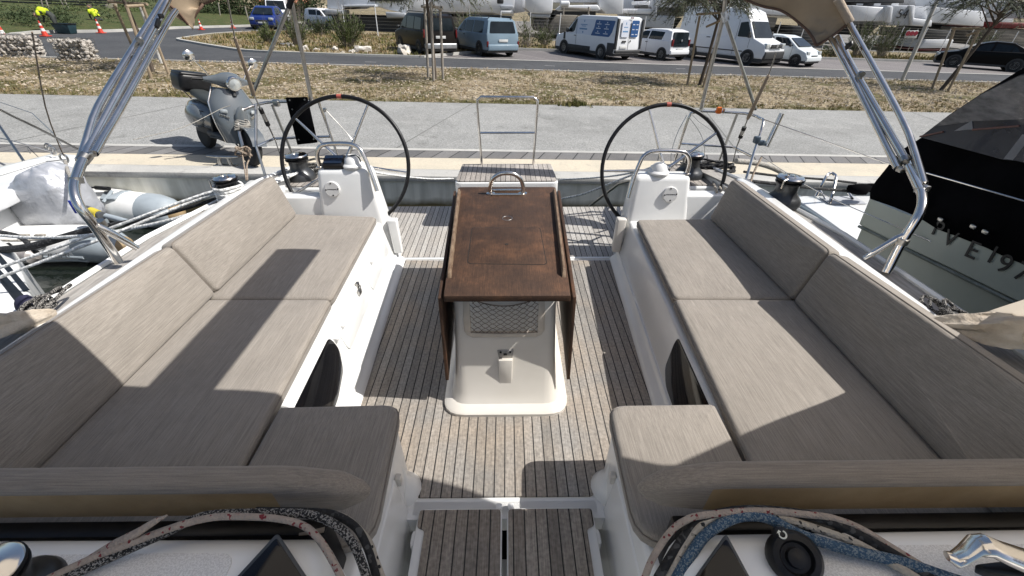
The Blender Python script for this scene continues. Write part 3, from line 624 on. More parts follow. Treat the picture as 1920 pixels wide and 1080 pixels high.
# guard rails, compasses, display on the pedestals
for s in (-1, 1):
    xt, zt = PED[s]; z0 = zt - .005
    a, b = (-1.515, -1.135) if s < 0 else (1.475, 1.06)
    m = MB(); mid = (a + b) / 2
    xl = -1.09 if s < 0 else 1.02
    m.tube([(a, 3.43, z0), (a + s * .0, 3.43, z0 + .10), (a - s * .035, 3.43, z0 + .165), (a - s * .11, 3.43, z0 + .19), (b + s * .11, 3.43, z0 + .19), (b + s * .035, 3.42, z0 + .16), (b - s * .0, 3.40, z0 + .10), (b - s * .045, 3.36, z0 - .04), (xl - s * .03, 3.33, z0 - .16)], .0165, 10, smooth=5)
    m.lathe([(0, 0), (.03, 0), (.03, .005), (.02, .01), (0, .01)], (a, 3.43, zt), n=16)
    o = m.done('guard_rail', M['steel'], None, loc=(mid, 3.44, zt)); tag(o, 'bent steel grab rail over the post holding the black display' if s < 0 else 'bent steel grab rail over the post holding a compass alone', 'rail', 'grab rails on the helm posts', boat=True)
    cx, cy = (-1.25, 3.455) if s < 0 else (1.245, 3.455)
    t = thing('compass', 'white domed compass beside the black display' if s < 0 else 'white domed compass standing alone on its helm post', 'compass', (cx, cy, zt), 'compasses', boat=True)
    m = MB(); m.lathe([(0, 0), (.085, 0), (.088, .015), (.075, .03), (.06, .035), (0, .035)], (cx, cy, zt), n=28); m.done('bezel', mat('white_plastic', (0.74, 0.74, 0.73), 0.35, col2=(0.7, 0.7, 0.69)), t)
    m = MB(); m.sphere((cx, cy, zt + .03), .064, (1, 1, .95)); m.done('dome', M['glass_dark'] if s < 0 else mat('white_cover_plastic', (0.76, 0.76, 0.75), 0.3, col2=(0.72, 0.72, 0.71)), t)
    m = MB(); n = 9                                           # hooded white shade over the dome
    for a0, a1, r in ((20, 160, .071), (200, 340, .071)):
        L = []
        for i in range(n):
            aa = R(a0 + (a1 - a0) * i / (n - 1)); L.append([(cx + math.cos(aa) * math.cos(e) * q, cy + math.sin(aa) * math.cos(e) * q, zt + .03 + math.sin(e) * q) for e, q in ((.02, r), (.6, r), (1.0, r * .99), (1.0, r * .93), (.6, r * .94), (.02, r * .94))])
        if s < 0 or a0 > 100: m.loft(L)
    m.done('shade', bpy.data.materials['white_plastic'], t)
t = thing('chart_display', 'black instrument display in a pod on the helm post', 'display', (-1.40, 3.46, .81), boat=True)
m = MB(); m.box((-1.40, 3.455, .842), (.17, .13, .05), .012, Matrix.Rotation(R(25), 3, 'X')); m.done('pod', M['black'], t)
m = MB(); m.box((-1.40, 3.442, .870), (.145, .09, .003), .001, Matrix.Rotation(R(25), 3, 'X')); m.done('screen', mat('blue_black_screen', (0.01, 0.02, 0.045), 0.08, col2=(0.008, 0.015, 0.03)), t)

# ---------------------------------------------------------------- winches
def winch(x, y, z, r, label, h=.24, handle=False, top='steel'):
    t = thing('winch', label, 'winch', (x, y, z), 'winches', boat=True)
    m = MB(); m.lathe([(0, 0), (r * 1.05, 0), (r * 1.05, h * .10), (r * 1.0, h * .16), (r * .98, h * .2), (r * .85, h * .28), (r * .66, h * .40), (r * .62, h * .5), (r * .64, h * .68), (r * .7, h * .74), (0, h * .74)], (x, y, z), n=36); m.done('drum', M['winch'], t)
    m = MB(); m.lathe([(r * .5, h * .73), (r * .78, h * .735), (r * .8, h * .77), (r * .68, h * .80), (r * .68, h * .82), (r * .82, h * .85), (r * .82, h * .88), (r * .5, h * .89)], (x, y, z), n=36); m.done('self_tailer', M['black'], t)
    m = MB(); m.lathe([(0, h * .86), (r * .76, h * .875), (r * .78, h * .90), (r * .72, h * .935), (r * .4, h * .955), (r * .36, h * .97), (r * .26, h * .97), (r * .24, h * .93), (0, h * .92)], (x, y, z), n=36); m.done('top_cap', M[top], t)
    m = MB(); m.tube([Vector((x, y, z)) + Vector(q) for q in ((-r * .5, -r * .5, h * .93), (-r * .75, -r * .62, h * .9), (-r * .78, -r * .64, h * .66), (-r * .6, -r * .56, h * .62))], r * .055, 6); m.done('feeder_arm', M['steel'], t)
    return t
winch(-1.93, 3.93, .545, .125, 'grey winch on teak just behind the left wheel rim')
winch(-2.056, 3.049, .67, .100, 'winch wound with white mooring rope, its chrome top by the scooter front wheel', h=.21)
winch(1.715, 3.95, .545, .125, 'grey winch inside the rim of the right steering wheel')
winch(2.02, 2.95, .68, .115, 'winch with chrome cap outboard of the shaded backrest', h=.22)
winch(-1.205, .47, .68, .086, 'chrome-topped winch cut by the bottom left picture corner', h=.15)

# ---------------------------------------------------------------- stern seat with gate rail, pushpits
t = thing('stern_bench', 'teak-topped white stern bench between the two wheels', 'bench', (0, 4.3, 0), boat=True)
m = MB(); m.prism(rpoly([(-.515, 4.0, .485), (.495, 4.0, .485), (.48, 4.62, .465), (-.50, 4.62, .465)], [.06, .06, .02, .02], 4, 1), (0, 0, -.12), (0, 0, -.012), .012, 3)
m.box((0, 4.35, .18), (.62, .36, .38), .03); m.done('seat_shell', M['gel'], t)
m = MB(); m.prism(rpoly([(-.502, 4.018, .4735), (.482, 4.018, .4735), (.468, 4.61, .4535), (-.488, 4.61, .4535)], [.055, .055, .015, .015], 4, 1), (0, 0, 0), (0, 0, .013), .003); m.done('seat_teak', M['teak_deck'], t)
t = thing('gate_rail', 'bent steel gate rail rising from the teak stern seat', 'rail', (0, 4.58, .47), boat=True)
m = MB(); m.tube([(-.277, 4.58, .455), (-.30, 4.58, 1.06), (-.297, 4.58, 1.115), (-.26, 4.58, 1.145), (.265, 4.58, 1.14), (.302, 4.58, 1.11), (.305, 4.58, 1.055), (.277, 4.58, .455)], .0125, 10); m.done('hoop', M['steel'], t)
m = MB(); m.tube([(-.29, 4.58, .80), (.29, 4.58, .80)], .0105, 8); m.done('cross_bar', M['steel'], t)
m = MB(); [m.tube([Vector((x, 4.58, .98)) + Vector((s * (.012 + .018 * math.sin(a * .63)), 0, .018 * math.cos(a * .63))) for a in range(10)], .0025, 5, closed=True) for x, s in ((-.30, -1), (.30, 1))]; m.done('lanyard_ring', M['steel_dull'], t)
PY = 4.3
def pt(px): return px
t = thing('pushpit_rail', 'steel stern railing carrying the black board', 'railing', (-2.05, 4.3, .56), 'stern railings', boat=True)
m = MB()
m.tube([(-2.403, 4.15, 1.11), (-2.324, 4.25, 1.133), (-2.184, 4.3, 1.151), (-1.799, 4.3, 1.146), (-1.758, 4.3, 1.108), (-1.688, 4.3, 0.591)], .0125, 10, smooth=3); m.done('top_rail', M['steel'], t)
for a in (((-2.201, 4.3, 1.128), (-2.141, 4.3, 0.672)),): m = MB(); m.tube(a, .0125, 8); m.done('stanchion', M['steel_dull'], t)
m = MB(); m.tube([(-2.295, 4.2, 1.146), (-2.3, 4, 0.836), (-2.248, 3.9, 0.591)], .0125, 8); m.done('stanchion', M['steel_dull'], t)
m = MB(); m.tube([(-2.333, 4.05, 0.808), (-2.25, 4.25, 0.83), (-2.035, 4.3, 0.827), (-1.732, 4.3, 0.836)], .0115, 8); m.done('lower_rail', M['steel'], t)
m = MB(); m.box((-2.157, 4.3, 1.142), (.055, .05, .06), .01); m.done('clamp', M['steel_dull'], t)
t = thing('fender_board', 'black rectangular board strapped to the stern railing', 'board', (-2.002, 4.26, 0.776), boat=True)
m = MB(); m.prism([(-2.04, 4.27, 1.193), (-1.843, 4.27, 1.197), (-1.852, 4.27, 0.788), (-2.049, 4.27, 0.768)], (0, -.012, 0), (0, .012, 0), .004); m.done('panel', M['black_matte'], t)
m = MB(); [m.lathe([(0, 0), (.008, 0), (.006, .004), (0, .004)], p, (0, -1, 0), 8) for p in ((-2.006, 4.256, 1.172), (-1.867, 4.256, 1.177), (-2.02, 4.256, 0.818), (-1.875, 4.256, 0.822), (-2.003, 4.256, 1.094))]; m.done('rivet', M['steel_dull'], t)
t = thing('pushpit_rail', 'steel stern railing carrying the small orange light', 'railing', (2.1, 4.3, .56), 'stern railings', boat=True)
m = MB(); m.tube([(1.689, 4.3, 0.531), (1.741, 4.3, 0.996), (1.785, 4.3, 1.049), (1.853, 4.3, 1.063), (2.253, 4.25, 1.049), (2.319, 4.1, 1.037), (2.306, 4, 1.012), (2.217, 3.85, 0.788), (2.136, 3.7, 0.535)], .0125, 10, smooth=3); m.done('top_rail', M['steel'], t)
m = MB(); m.tube([(2.189, 4.28, 1.038), (2.146, 4.3, 0.562)], .0125, 8); m.done('stanchion', M['steel_dull'], t)
m = MB(); m.tube([(1.726, 4.3, 0.76), (2.226, 4.25, 0.736), (2.21, 3.85, 0.764)], .0115, 8); m.done('lower_rail', M['steel'], t)
m = MB(); m.box((2.236, 3.9, 0.897), (.05, .05, .06), .01); m.box((2.288, 3.9, 0.869), (.06, .04, .045), .01); m.done('clamp', mat('blue_grey_clamp', (0.12, 0.16, 0.2), 0.4, 0.5, col2=(0.1, 0.13, 0.16)), t)
m = MB(); m.tube([(2.415, 3.95, 1.108), (2.383, 3.93, 0.977), (2.342, 3.9, 0.836)], .022, 12); o = m.done('rod_holder', M['steel'], None, loc=(2.342, 3.9, 0.836)); tag(o, 'short wide steel tube clamped outboard of the stern railing', 'rod holder', boat=True)
t = thing('safety_light', 'small orange light clipped on the stern railing', 'light', (2.017, 4.29, 1.046), boat=True)
m = MB(); m.box((2.001, 4.27, 1.074), (.05, .04, .06), .012); m.done('case', mat('orange_plastic', (0.75, 0.16, 0.01), 0.4, col2=(0.65, 0.13, 0.01)), t)
m = MB(); m.box((2.048, 4.27, 1.069), (.015, .03, .045), .006); m.done('clip', M['steel_dull'], t)
# slanting aluminium legs and covered backstays rising from the stern
def pole(name, label, cat, pts, r, material, group=None, ends=None):
    t = thing(name, label, cat, pts[0], group, boat=True); m = MB(); m.tube(pts, r, 10); m.done('tube', M[material], t)
    if ends:
        for e in ends:
            m = MB(); m.tube(e[0], e[1], 8); m.done(e[3], M[e[2]], t)
    return t
g_ = 'slanting stern poles'
pole('davit_leg', 'slim grey pole slanting down towards the scooter handlebar', 'pole', [(-2.357, 4.3, 1.211), (-1.701, 4, 1.888)], .015, 'steel_dull', g_, [([(-1.701, 4, 1.888), (-1.644, 3.98, 1.956)], .022, 'black', 'joint')])
pole('davit_leg', 'grey pole rising from the railing beside the black board', 'pole', [(-1.823, 4.3, 1.146), (-1.687, 4.05, 1.937), (-1.658, 4, 2.037)], .017, 'steel_dull', g_, [([(-1.827, 4.3, 1.132), (-1.824, 4.3, 1.201)], .021, 'steel', 'foot')])
pole('davit_leg', 'grey pole rising from the rim top of the right wheel', 'pole', [(1.841, 4.3, 1.073), (1.743, 4.05, 1.837), (1.696, 4, 2.005)], .016, 'steel_dull', g_, [([(1.842, 4.3, 1.068), (1.842, 4.3, 1.13)], .02, 'steel', 'foot')])
pole('davit_leg', 'slim grey pole between tree stakes and the covered backstay', 'pole', [(2.365, 4.3, 1.077), (1.756, 4.05, 1.823)], .0145, 'steel_dull', g_, [([(1.768, 4.05, 1.794), (1.737, 4.05, 1.859)], .024, 'rope_white', 'lashing')])
def backstay(label, p):
    t = thing('backstay', label, 'rigging', p[-1], 'covered backstays', boat=True)
    m = MB(); m.tube([p[0], p[1]], .005, 6); m.done('wire', M['steel_dull'], t)
    m = MB(); m.tube([p[1], Vector(p[1]).lerp(Vector(p[2]), .93), p[2]], [.011, .017, .012], 10); m.done('cover', mat('tan_cover', (0.33, 0.26, 0.19), 0.7, col2=(0.26, 0.2, 0.15)) if 'tan_cover' not in bpy.data.materials else bpy.data.materials['tan_cover'], t)
    a, b = Vector(p[2]), Vector(p[3]); d = b - a
    m = MB(); m.tube([a, a + d * .25, a + d * .3, a + d * .62, a + d * .68, b], [.006, .006, .018, .018, .007, .006], 10); m.done('turnbuckle', M['steel_dull'], t)
    for u in (.28, .55): m = MB(); m.tube([a + d * u, a + d * (u + .10)], .0195, 10); m.done('tape', M['black'], t)
    m = MB(); m.tube([b, p[4]], .005, 6); m.done('lower_wire', M['steel_dull'], t)
backstay('backstay with a tan cover crossing the scooter handlebar', [(-1.72, 3.2, 1.956), (-1.971, 3.6, 1.708), (-2.124, 3.9, 1.275), (-2.138, 4.05, 0.866), (-2.16, 4.1, 0.669)])
backstay('backstay with a tan cover beside the rod holder', [(2.063, 3.7, 1.595), (2.084, 3.75, 1.437), (2.153, 4, 1.054), (2.178, 4.1, 0.777), (2.243, 4.2, 0.545)])
m = MB(); m.tube([(-1.709, 4.25, 1.094), (-1.684, 4.2, 0.939), (-1.659, 4.15, 0.844), (-1.626, 4.1, 0.693)], .003, 5); m.tube([(-1.695, 4.25, 1.09), (-1.562, 4.2, 0.948), (-1.468, 4.15, 0.843), (-1.388, 4.1, 0.667)], .0035, 5, smooth=3)
m.box((-1.7, 4.25, 1.09), (.03, .03, .035), .008)
o = m.done('signal_halyard', M['steel_dull'], None, loc=(-1.626, 4.1, 0.693)); tag(o, 'thin wires hanging from the railing inside the left wheel rim', 'wire', boat=True)
m = MB(); m.tube([(1.699, 4.25, 1.035), (1.624, 4.2, 0.882), (1.586, 4.15, 0.719), (1.588, 4.1, 0.605)], .0035, 5, smooth=4); m.tube([(1.724, 4.25, 1.016), (1.837, 4.2, 0.891), (1.894, 4.15, 0.769), (1.897, 4.12, 0.65), (1.819, 4.1, 0.552)], .003, 5, smooth=4); m.tube([(1.577, 4.25, 1.181), (1.803, 4.2, 0.988), (2.077, 4.15, 0.834)], .002, 5)
o = m.done('signal_halyard', M['steel_dull'], None, loc=(1.588, 4.1, 0.605)); tag(o, 'thin looping wires inside the right wheel rim', 'wire', boat=True)

# ---------------------------------------------------------------- folded bimini, sprayhood, boom
bim = thing('bimini_frame', 'folded bimini: steel bows and beige canvas arching over the cockpit', 'bimini', (0, 2.0, .72), boat=True)
def bowtubes(side, main, brace, tubes):
    m = MB(); m.tube(main, .0225, 12, smooth=4); m.done('main_leg', M['steel'], bim)
    m = MB(); m.tube(brace, [.016, .018, .018, .015], 10); m.done('brace', M['steel'], bim)
    for q in tubes: m = MB(); m.tube(q, .0195 if side < 0 else .0185, 12, smooth=3); m.done('bow', M['steel'], bim)
bowtubes(-1, [(-2.13, 2.047, 0.728), (-2.14, 2.042, 0.945), (-2.16, 2.045, 1.061), (-2.2, 2.109, 1.129), (-2.24, 2.208, 1.171), (-2.27, 2.319, 1.221), (-2.33, 2.587, 1.335), (-2.46, 3.616, 1.838), (-2.48, 3.807, 1.941)],
 [(-2.12, 2.04, 0.949), (-2.1, 2.051, 0.919), (-2.07, 2.096, 0.823), (-2.05, 2.111, 0.779)],
 [[(-2.29, 2.305, 1.206), (-2.32, 2.439, 1.283), (-2.37, 2.666, 1.412), (-2.44, 3.123, 1.616), (-2.5, 3.746, 1.918), (-2.5, 3.924, 2.034)],
  [(-2.24, 2.355, 1.231), (-2.28, 2.509, 1.285), (-2.32, 2.747, 1.382), (-2.43, 3.585, 1.775), (-2.44, 3.781, 1.869)]])
bowtubes(1, [(2.02, 1.926, 0.707), (2.08, 1.992, 0.854), (2.14, 2.042, 0.999), (2.19, 2.125, 1.06), (2.23, 2.212, 1.08), (2.32, 2.413, 1.118), (2.37, 2.565, 1.16), (2.52, 3.441, 1.513), (2.56, 3.801, 1.695)],
 [(2.1, 2.005, 0.901), (2.06, 2.011, 0.867), (1.99, 2.008, 0.799), (1.95, 2.018, 0.744)],
 [[(2.3, 2.463, 1.099), (2.37, 2.705, 1.176), (2.47, 3.331, 1.457), (2.53, 3.827, 1.686)],
  [(2.26, 2.218, 1.093), (2.4, 2.557, 1.215), (2.44, 2.721, 1.294), (2.5, 3.056, 1.446), (2.6, 3.776, 1.784), (2.6, 4.02, 1.937)]])
for p, ax, l, r in (((-2.27, 2.316, 1.217), (.35, .8, .6), .05, .030), ((-2.22, 2.16, 1.15), (0, .4, 1), .03, .030), ((-2.14, 2.071, 0.946), (0, -.1, 1), .035, .030), ((-2.42, 3.273, 1.711), (0, .8, .4), .015, .0225), ((-2.42, 3.173, 1.611), (0, .8, .4), .02, .028),
                    ((2.35, 2.497, 1.139), (.15, .8, .4), .035, .027), ((2.22, 2.179, 1.075), (0, .5, 1), .02, .03), ((2.08, 1.991, 0.864), (0, 0, 1), .03, .029), ((2.5, 3.321, 1.493), (0, .8, .4), .015, .027)):
    p = Vector(p); a = Vector(ax).normalized(); m = MB(); m.tube([p - a * l / 2, p + a * l / 2], r, 12); m.done('clamp', M['steel_dull'], bim)
for p in ((-2.25, 2.342, 1.229), (2.25, 2.192, 1.082), (2.31, 2.454, 1.095)): m = MB(); m.box(p, (.03, .045, .03), .008); m.done('hinge', M['steel_dull'], bim)
# canvas: a swag of cloth between the bows, hanging slack at both ends
def swag(A, B, ny=8):
    V, F = [], []
    PA, _ = spline([Vector(p) for p in A], 8); PB, _ = spline([Vector(p) for p in B], 8)
    def at(P, u): x = u * (len(P) - 1); i = min(int(x), len(P) - 2); return P[i].lerp(P[i + 1], x - i)
    N = 120; up = Vector((0, -.55, .75)); w_ = ny * 2 + 1
    for i in range(N + 1):
        u = i / N; a, b = at(PA, u), at(PB, u)
        for j in range(w_):
            v = j / (w_ - 1); p = a.lerp(b, v); k = math.sin(math.pi * v)
            fold = .030 * math.sin(u * 60 + v * 7) * math.sin(v * 5 + u * 8) + .02 * noise.noise(Vector((u * 30, v * 5, 1)))
            V.append(p - up * (.05 * k) + up * fold * k)
    for i in range(N):
        for j in range(w_ - 1): F.append((i * w_ + j, i * w_ + j + 1, (i + 1) * w_ + j + 1, (i + 1) * w_ + j))
    return V, F
A = [(-2.494, 3.95, 1.783), (-2.518, 3.85, 1.902), (-2.2, 4.0, 2.28), (-1.2, 4.15, 2.6), (0, 4.2, 2.70), (1.2, 4.15, 2.6), (2.05, 3.95, 2.28), (2.482, 3.85, 1.935), (2.608, 3.8, 1.793)]
B = [(-2.514, 4, 1.771), (-2.401, 4.05, 1.895), (-2.302, 4.15, 1.952), (-1.1, 4.35, 2.32), (0, 4.42, 2.42), (1.1, 4.35, 2.30), (1.968, 4.2, 1.938), (2.225, 4.1, 1.866), (2.369, 4, 1.77), (2.419, 3.9, 1.697), (2.446, 3.85, 1.638)]
V, F = swag(A, B)
o = mesh_obj('canvas', V, F, mat('beige_bimini_cloth', (0.38, 0.295, 0.205), 0.85, col2=(0.32, 0.25, 0.175), nscale=4, spec=0.2), bim, smooth=True)
sm = o.modifiers.new('thickness', 'SOLIDIFY'); sm.thickness = .004
for P_ in (B, [(2.609, 3.8, 1.79), (2.535, 3.83, 1.701), (2.454, 3.86, 1.633)], [(-2.497, 3.95, 1.776), (-2.504, 3.9, 1.851), (-2.523, 3.85, 1.908)]):
    m = MB(); m.tube(P_, .010, 8, smooth=5); m.done('hem', mat('brown_webbing', (0.10, 0.055, 0.035), 0.8, col2=(0.14, 0.085, 0.06), nscale=18) if 'brown_webbing' not in bpy.data.materials else bpy.data.materials['brown_webbing'], bim)
m = MB(); m.tube([(2.474, 3.83, 1.942), (2.609, 3.79, 1.794)], .028, 10); m.done('bow_sleeve', M['canvas'], bim)
for c_, d_, a_ in (((-2.42, 3.506, 1.797), (.02, .07, .03), 40), ((-2.42, 3.568, 1.839), (.015, .05, .03), 0), ((2.5, 3.552, 1.658), (.02, .06, .035), -40)): m = MB(); m.box(c_, d_, .006, Matrix.Rotation(R(a_), 3, 'X')); m.done('buckle', M['black'], bim)
# sprayhood over the companionway: unseen roof, outlined from its shade edge, cut short for light
M['cream_cloth'] = mat('cream_canvas', (0.52, 0.47, 0.40), 0.9, col2=(0.40, 0.34, 0.27), nscale=9, bump=0.7, bscale=16, spec=0.1, bdist=0.02)
sp = thing('sprayhood', 'beige sprayhood gathered at the coaming beside the companionway', 'sprayhood', (0, .6, .76), boat=True)
HOOD = [(-1.75, 1.52, 2.02), (-1.1, 1.38, 2.08), (-.45, 1.26, 2.12), (-.05, 1.22, 2.13), (.35, 1.20, 2.14), (1.0, 1.11, 2.14), (1.50, 1.00, 2.13), (1.78, .86, 2.06), (1.86, .83, 2.0), (1.89, .87, 1.92), (1.97, 1.04, 1.6), (2.0, 1.25, 1.1), (2.0, 1.42, .82)]
P, _ = spline([Vector(p) for p in HOOD], 6)
V, F = [], []; k = len(P)
for j in range(9):
    u = j / 8
    for p in P: V.append((p.x * (1 - .06 * u), p.y - 1.0 * u, .80 + (p.z - .80) * (1 - .10 * u ** 2.2)))
for j in range(8):
    for i in range(k - 1): F.append((j * k + i, j * k + i + 1, (j + 1) * k + i + 1, (j + 1) * k + i))
o = mesh_obj('hood', V, F, M['hood'], sp, smooth=True); q = o.modifiers.new('thickness', 'SOLIDIFY'); q.thickness = .004
for s, pts in ((-1, [(-2.42, 1.22, .80), (-2.2, 1.33, .82), (-2.05, 1.42, .80), (-1.99, 1.52, .775)]), (1, [(1.80, 1.42, .775), (1.88, 1.36, .80), (2.02, 1.28, .84), (2.25, 1.18, .86)])):
    m = MB(); L = []; PP, _ = spline([Vector(p) for p in pts], 10)
    for i, p in enumerate(PP):
        u = i / (len(PP) - 1); rr_ = .085 * ((1 - u) if s < 0 else u) ** .8 + .016
        L.append([p + Vector((s * .1 * rr_, math.cos(a) * rr_ * (1 + .25 * math.sin(3 * a + 5 * u) + .30 * noise.noise(Vector((math.cos(a) * 2.2, math.sin(a) * 2.2, u * 5)))), math.sin(a) * rr_ * .8 * (1 + .3 * math.sin(4 * a + 2 + 7 * u) + .4 * (.5 - abs(noise.noise(Vector((math.cos(a) * 3, math.sin(a) * 3, u * 7 + 4)))))))) for a in [2 * math.pi * q / 36 for q in range(36)]])
    m.loft(L); m.done('gathered_skirt', M['cream_cloth'], sp)
boom = thing('boom', 'mainsail boom above the cockpit, shading the left bench', 'boom', (-.02, 0, 2.2), boat=True)
m = MB(); m.loft([[(-.03 + x, y, 2.21 + z) for x, z in ((-.07, -.10), (.07, -.10), (.085, 0), (.07, .11), (-.07, .11), (-.085, 0))] for y in (-3, 2.52)]); m.done('spar', M['steel_dull'], boom)
m = MB(); m.loft([[(-.03 + x * k, y, 2.34 + z * k) for x, z in ((-.07, -.03), (.07, -.03), (.11, .08), (.05, .2), (-.05, .2), (-.11, .08))] for y, k in ((-3, 1.3), (.3, 1.0), (1.0, .5))]); m.done('sail_bag', M['canvas'], boom)

# ---------------------------------------------------------------- ropes and instruments on the coachroof end
def rope(name, pts, r, material, label, group=None, cat='rope', n=10, sm=6, boat=True):
    m = MB(); m.tube(pts, r, n, smooth=sm); o = m.done(name, M[material], None, loc=pts[0]); tag(o, label, cat, group, boat=boat); return o
LG = 'rope tails over the left coachroof end'; RG = 'rope tails over the right coachroof end'
rope('sheet_rope', [(-1.148, 0.489, 0.72), (-1.063, 0.539, 0.725), (-1, 0.562, 0.735), (-0.893, 0.603, 0.745), (-0.798, 0.626, 0.75), (-0.691, 0.626, 0.75), (-0.612, 0.621, 0.745), (-0.55, 0.606, 0.74), (-0.504, 0.578, 0.73), (-0.461, 0.538, 0.715), (-0.423, 0.495, 0.7), (-0.4, 0.458, 0.66)], .0092, 'rope_red', 'cream rope with red flecks crossing over the black-white rope', LG)
rope('sheet_rope', [(-1.128, 0.488, 0.71), (-1.012, 0.554, 0.715), (-0.922, 0.603, 0.72), (-0.868, 0.634, 0.725), (-0.8, 0.646, 0.73), (-0.607, 0.644, 0.735), (-0.544, 0.64, 0.73), (-0.487, 0.624, 0.72), (-0.443, 0.601, 0.7), (-0.408, 0.567, 0.68), (-0.374, 0.515, 0.65), (-0.352, 0.472, 0.62)], .0118, 'rope_bw', 'thick black-and-white speckled rope beneath the red-flecked one', LG)
rope('sheet_rope', [(-0.713, 0.662, 0.715), (-0.547, 0.657, 0.715), (-0.486, 0.65, 0.71), (-0.426, 0.625, 0.69), (-0.388, 0.583, 0.66), (-0.357, 0.527, 0.62), (-0.335, 0.479, 0.6)], .0108, 'rope_blk', 'black rope next to the black-and-white speckled rope', LG)
rope('sheet_rope', [(-0.54, 0.668, 0.7), (-0.461, 0.652, 0.69), (-0.395, 0.608, 0.66), (-0.368, 0.569, 0.63), (-0.337, 0.522, 0.6)], .0085, 'rope_fleck', 'thin pale rope on the outer edge of the left bundle', LG)
rope('rope_end', [(-0.894, 0.611, 0.79), (-0.928, 0.603, 0.775), (-0.972, 0.584, 0.755), (-1.027, 0.565, 0.735), (-1.076, 0.541, 0.715), (-1.124, 0.498, 0.71)], [.002, .008, .0105, .011, .011, .011], 'rope_red', 'tapered cut rope end pointing up from the red-flecked rope', LG)
rope('sheet_rope', [(0.352, 0.507, 0.62), (0.363, 0.524, 0.64), (0.381, 0.548, 0.66), (0.41, 0.576, 0.685), (0.447, 0.605, 0.705), (0.483, 0.62, 0.72), (0.525, 0.625, 0.735), (0.676, 0.628, 0.75), (0.835, 0.613, 0.75), (0.883, 0.605, 0.745), (0.938, 0.585, 0.735), (0.988, 0.548, 0.725), (1.039, 0.502, 0.72), (1.08, 0.465, 0.72)], .0092, 'rope_red', 'pinkish rope with red flecks, outermost of the right bundle', RG)
rope('sheet_rope', [(0.387, 0.507, 0.62), (0.398, 0.52, 0.64), (0.457, 0.575, 0.68), (0.513, 0.616, 0.71), (0.549, 0.626, 0.73), (0.654, 0.637, 0.74), (0.778, 0.624, 0.745), (0.846, 0.611, 0.74), (0.918, 0.579, 0.73), (1.002, 0.518, 0.72), (1.058, 0.468, 0.715)], .0125, 'rope_blk', 'black rope beside the pinkish red-flecked rope', RG)
rope('sheet_rope', [(0.41, 0.502, 0.63), (0.425, 0.521, 0.645), (0.475, 0.576, 0.685), (0.532, 0.614, 0.72), (0.578, 0.629, 0.735), (0.667, 0.634, 0.74), (0.708, 0.626, 0.74), (0.786, 0.6, 0.735), (0.892, 0.563, 0.725), (0.943, 0.532, 0.72), (1.01, 0.474, 0.715)], .0108, 'rope_fleck', 'cream rope with black flecks lying against the blue rope', RG)
rope('sheet_rope', [(0.417, 0.49, 0.63), (0.441, 0.515, 0.65), (0.484, 0.552, 0.685), (0.527, 0.586, 0.71), (0.587, 0.611, 0.73), (0.642, 0.621, 0.74), (0.701, 0.613, 0.74), (0.772, 0.574, 0.73), (0.876, 0.538, 0.725), (0.995, 0.51, 0.72), (1.078, 0.476, 0.72), (1.135, 0.453, 0.72)], .0145, 'rope_blue', 'thick blue braided rope curving over the moulding', RG)
for s, P, D, label in ((-1, ((-0.617, 0.594, 0.735), (-0.488, 0.479, 0.72), (-0.557, 0.382, 0.7), (-0.683, 0.486, 0.72)), None, 'dark instrument panel by the step under the red-flecked rope'),
                 (1, ((0.575, 0.58, 0.735), (0.46, 0.486, 0.7), (0.488, 0.384, 0.69), (0.597, 0.47, 0.72)), None, 'dark instrument panel beside the black control knob')):
    t = thing('instrument_display', label, 'display', P[1], 'instrument displays', boat=True)
    c = sum((Vector(p) for p in P), Vector()) / 4
    m = MB(); m.prism(rpoly(P, .012, 3, 1), (0, 0, -.035), (0, 0, 0), .004); m.done('housing', mat('dark_grey_housing', (0.03, 0.033, 0.037), 0.35, col2=(0.045, 0.05, 0.055), nscale=9), t)
    m = MB(); m.prism(rpoly([c + (Vector(p) - c) * .86 for p in P], .008, 3, 1), (0, 0, .0), (0, 0, .003), .001); m.done('screen', M['glass_dark'], t)
kc = Vector((0.728, 0.52, 0.725)); kn = Vector((-.25, -.5, 1)).normalized()
t = thing('control_knob', 'round black control knob with a white turning arrow', 'knob', kc, boat=True)
m = MB(); m.lathe([(0, -.03), (.062, -.03), (.064, .0), (.054, .014), (.040, .016), (.034, .004), (.024, .004), (.022, .020), (0, .022)], kc, kn, 32); kx = Vector((-.35, 1, .3)); kx = (kx - kn * kx.dot(kn)).normalized()
m.box(kc + kx * .058 + kn * .002, (.034, .028, .028), .008); m.done('dial', M['black'], t)
m = MB(); ky = kn.cross(kx); ac = kc + kx * .055 + kn * .0175
m.tube([ac + (kx * math.cos(R(a)) + ky * math.sin(R(a))) * .0085 for a in range(40, 321, 20)], .0021, 6)
e = ac + (kx * math.cos(R(40)) + ky * math.sin(R(40))) * .0085
m.prism([e + ky * -.006, e + ky * .006 + kx * .001, e + kx * .006 - ky * .003], kn * -.001, kn * .001)
ac2 = kc - kx * .046 + kn * .0155
m.tube([ac2 + (kx * math.cos(R(a)) + ky * math.sin(R(a))) * .007 for a in range(90, 281, 20)], .0018, 6); m.done('arrow_symbol', mat('white_print', (0.7, 0.69, 0.6), 0.6, col2=(0.66, 0.65, 0.56)), t)
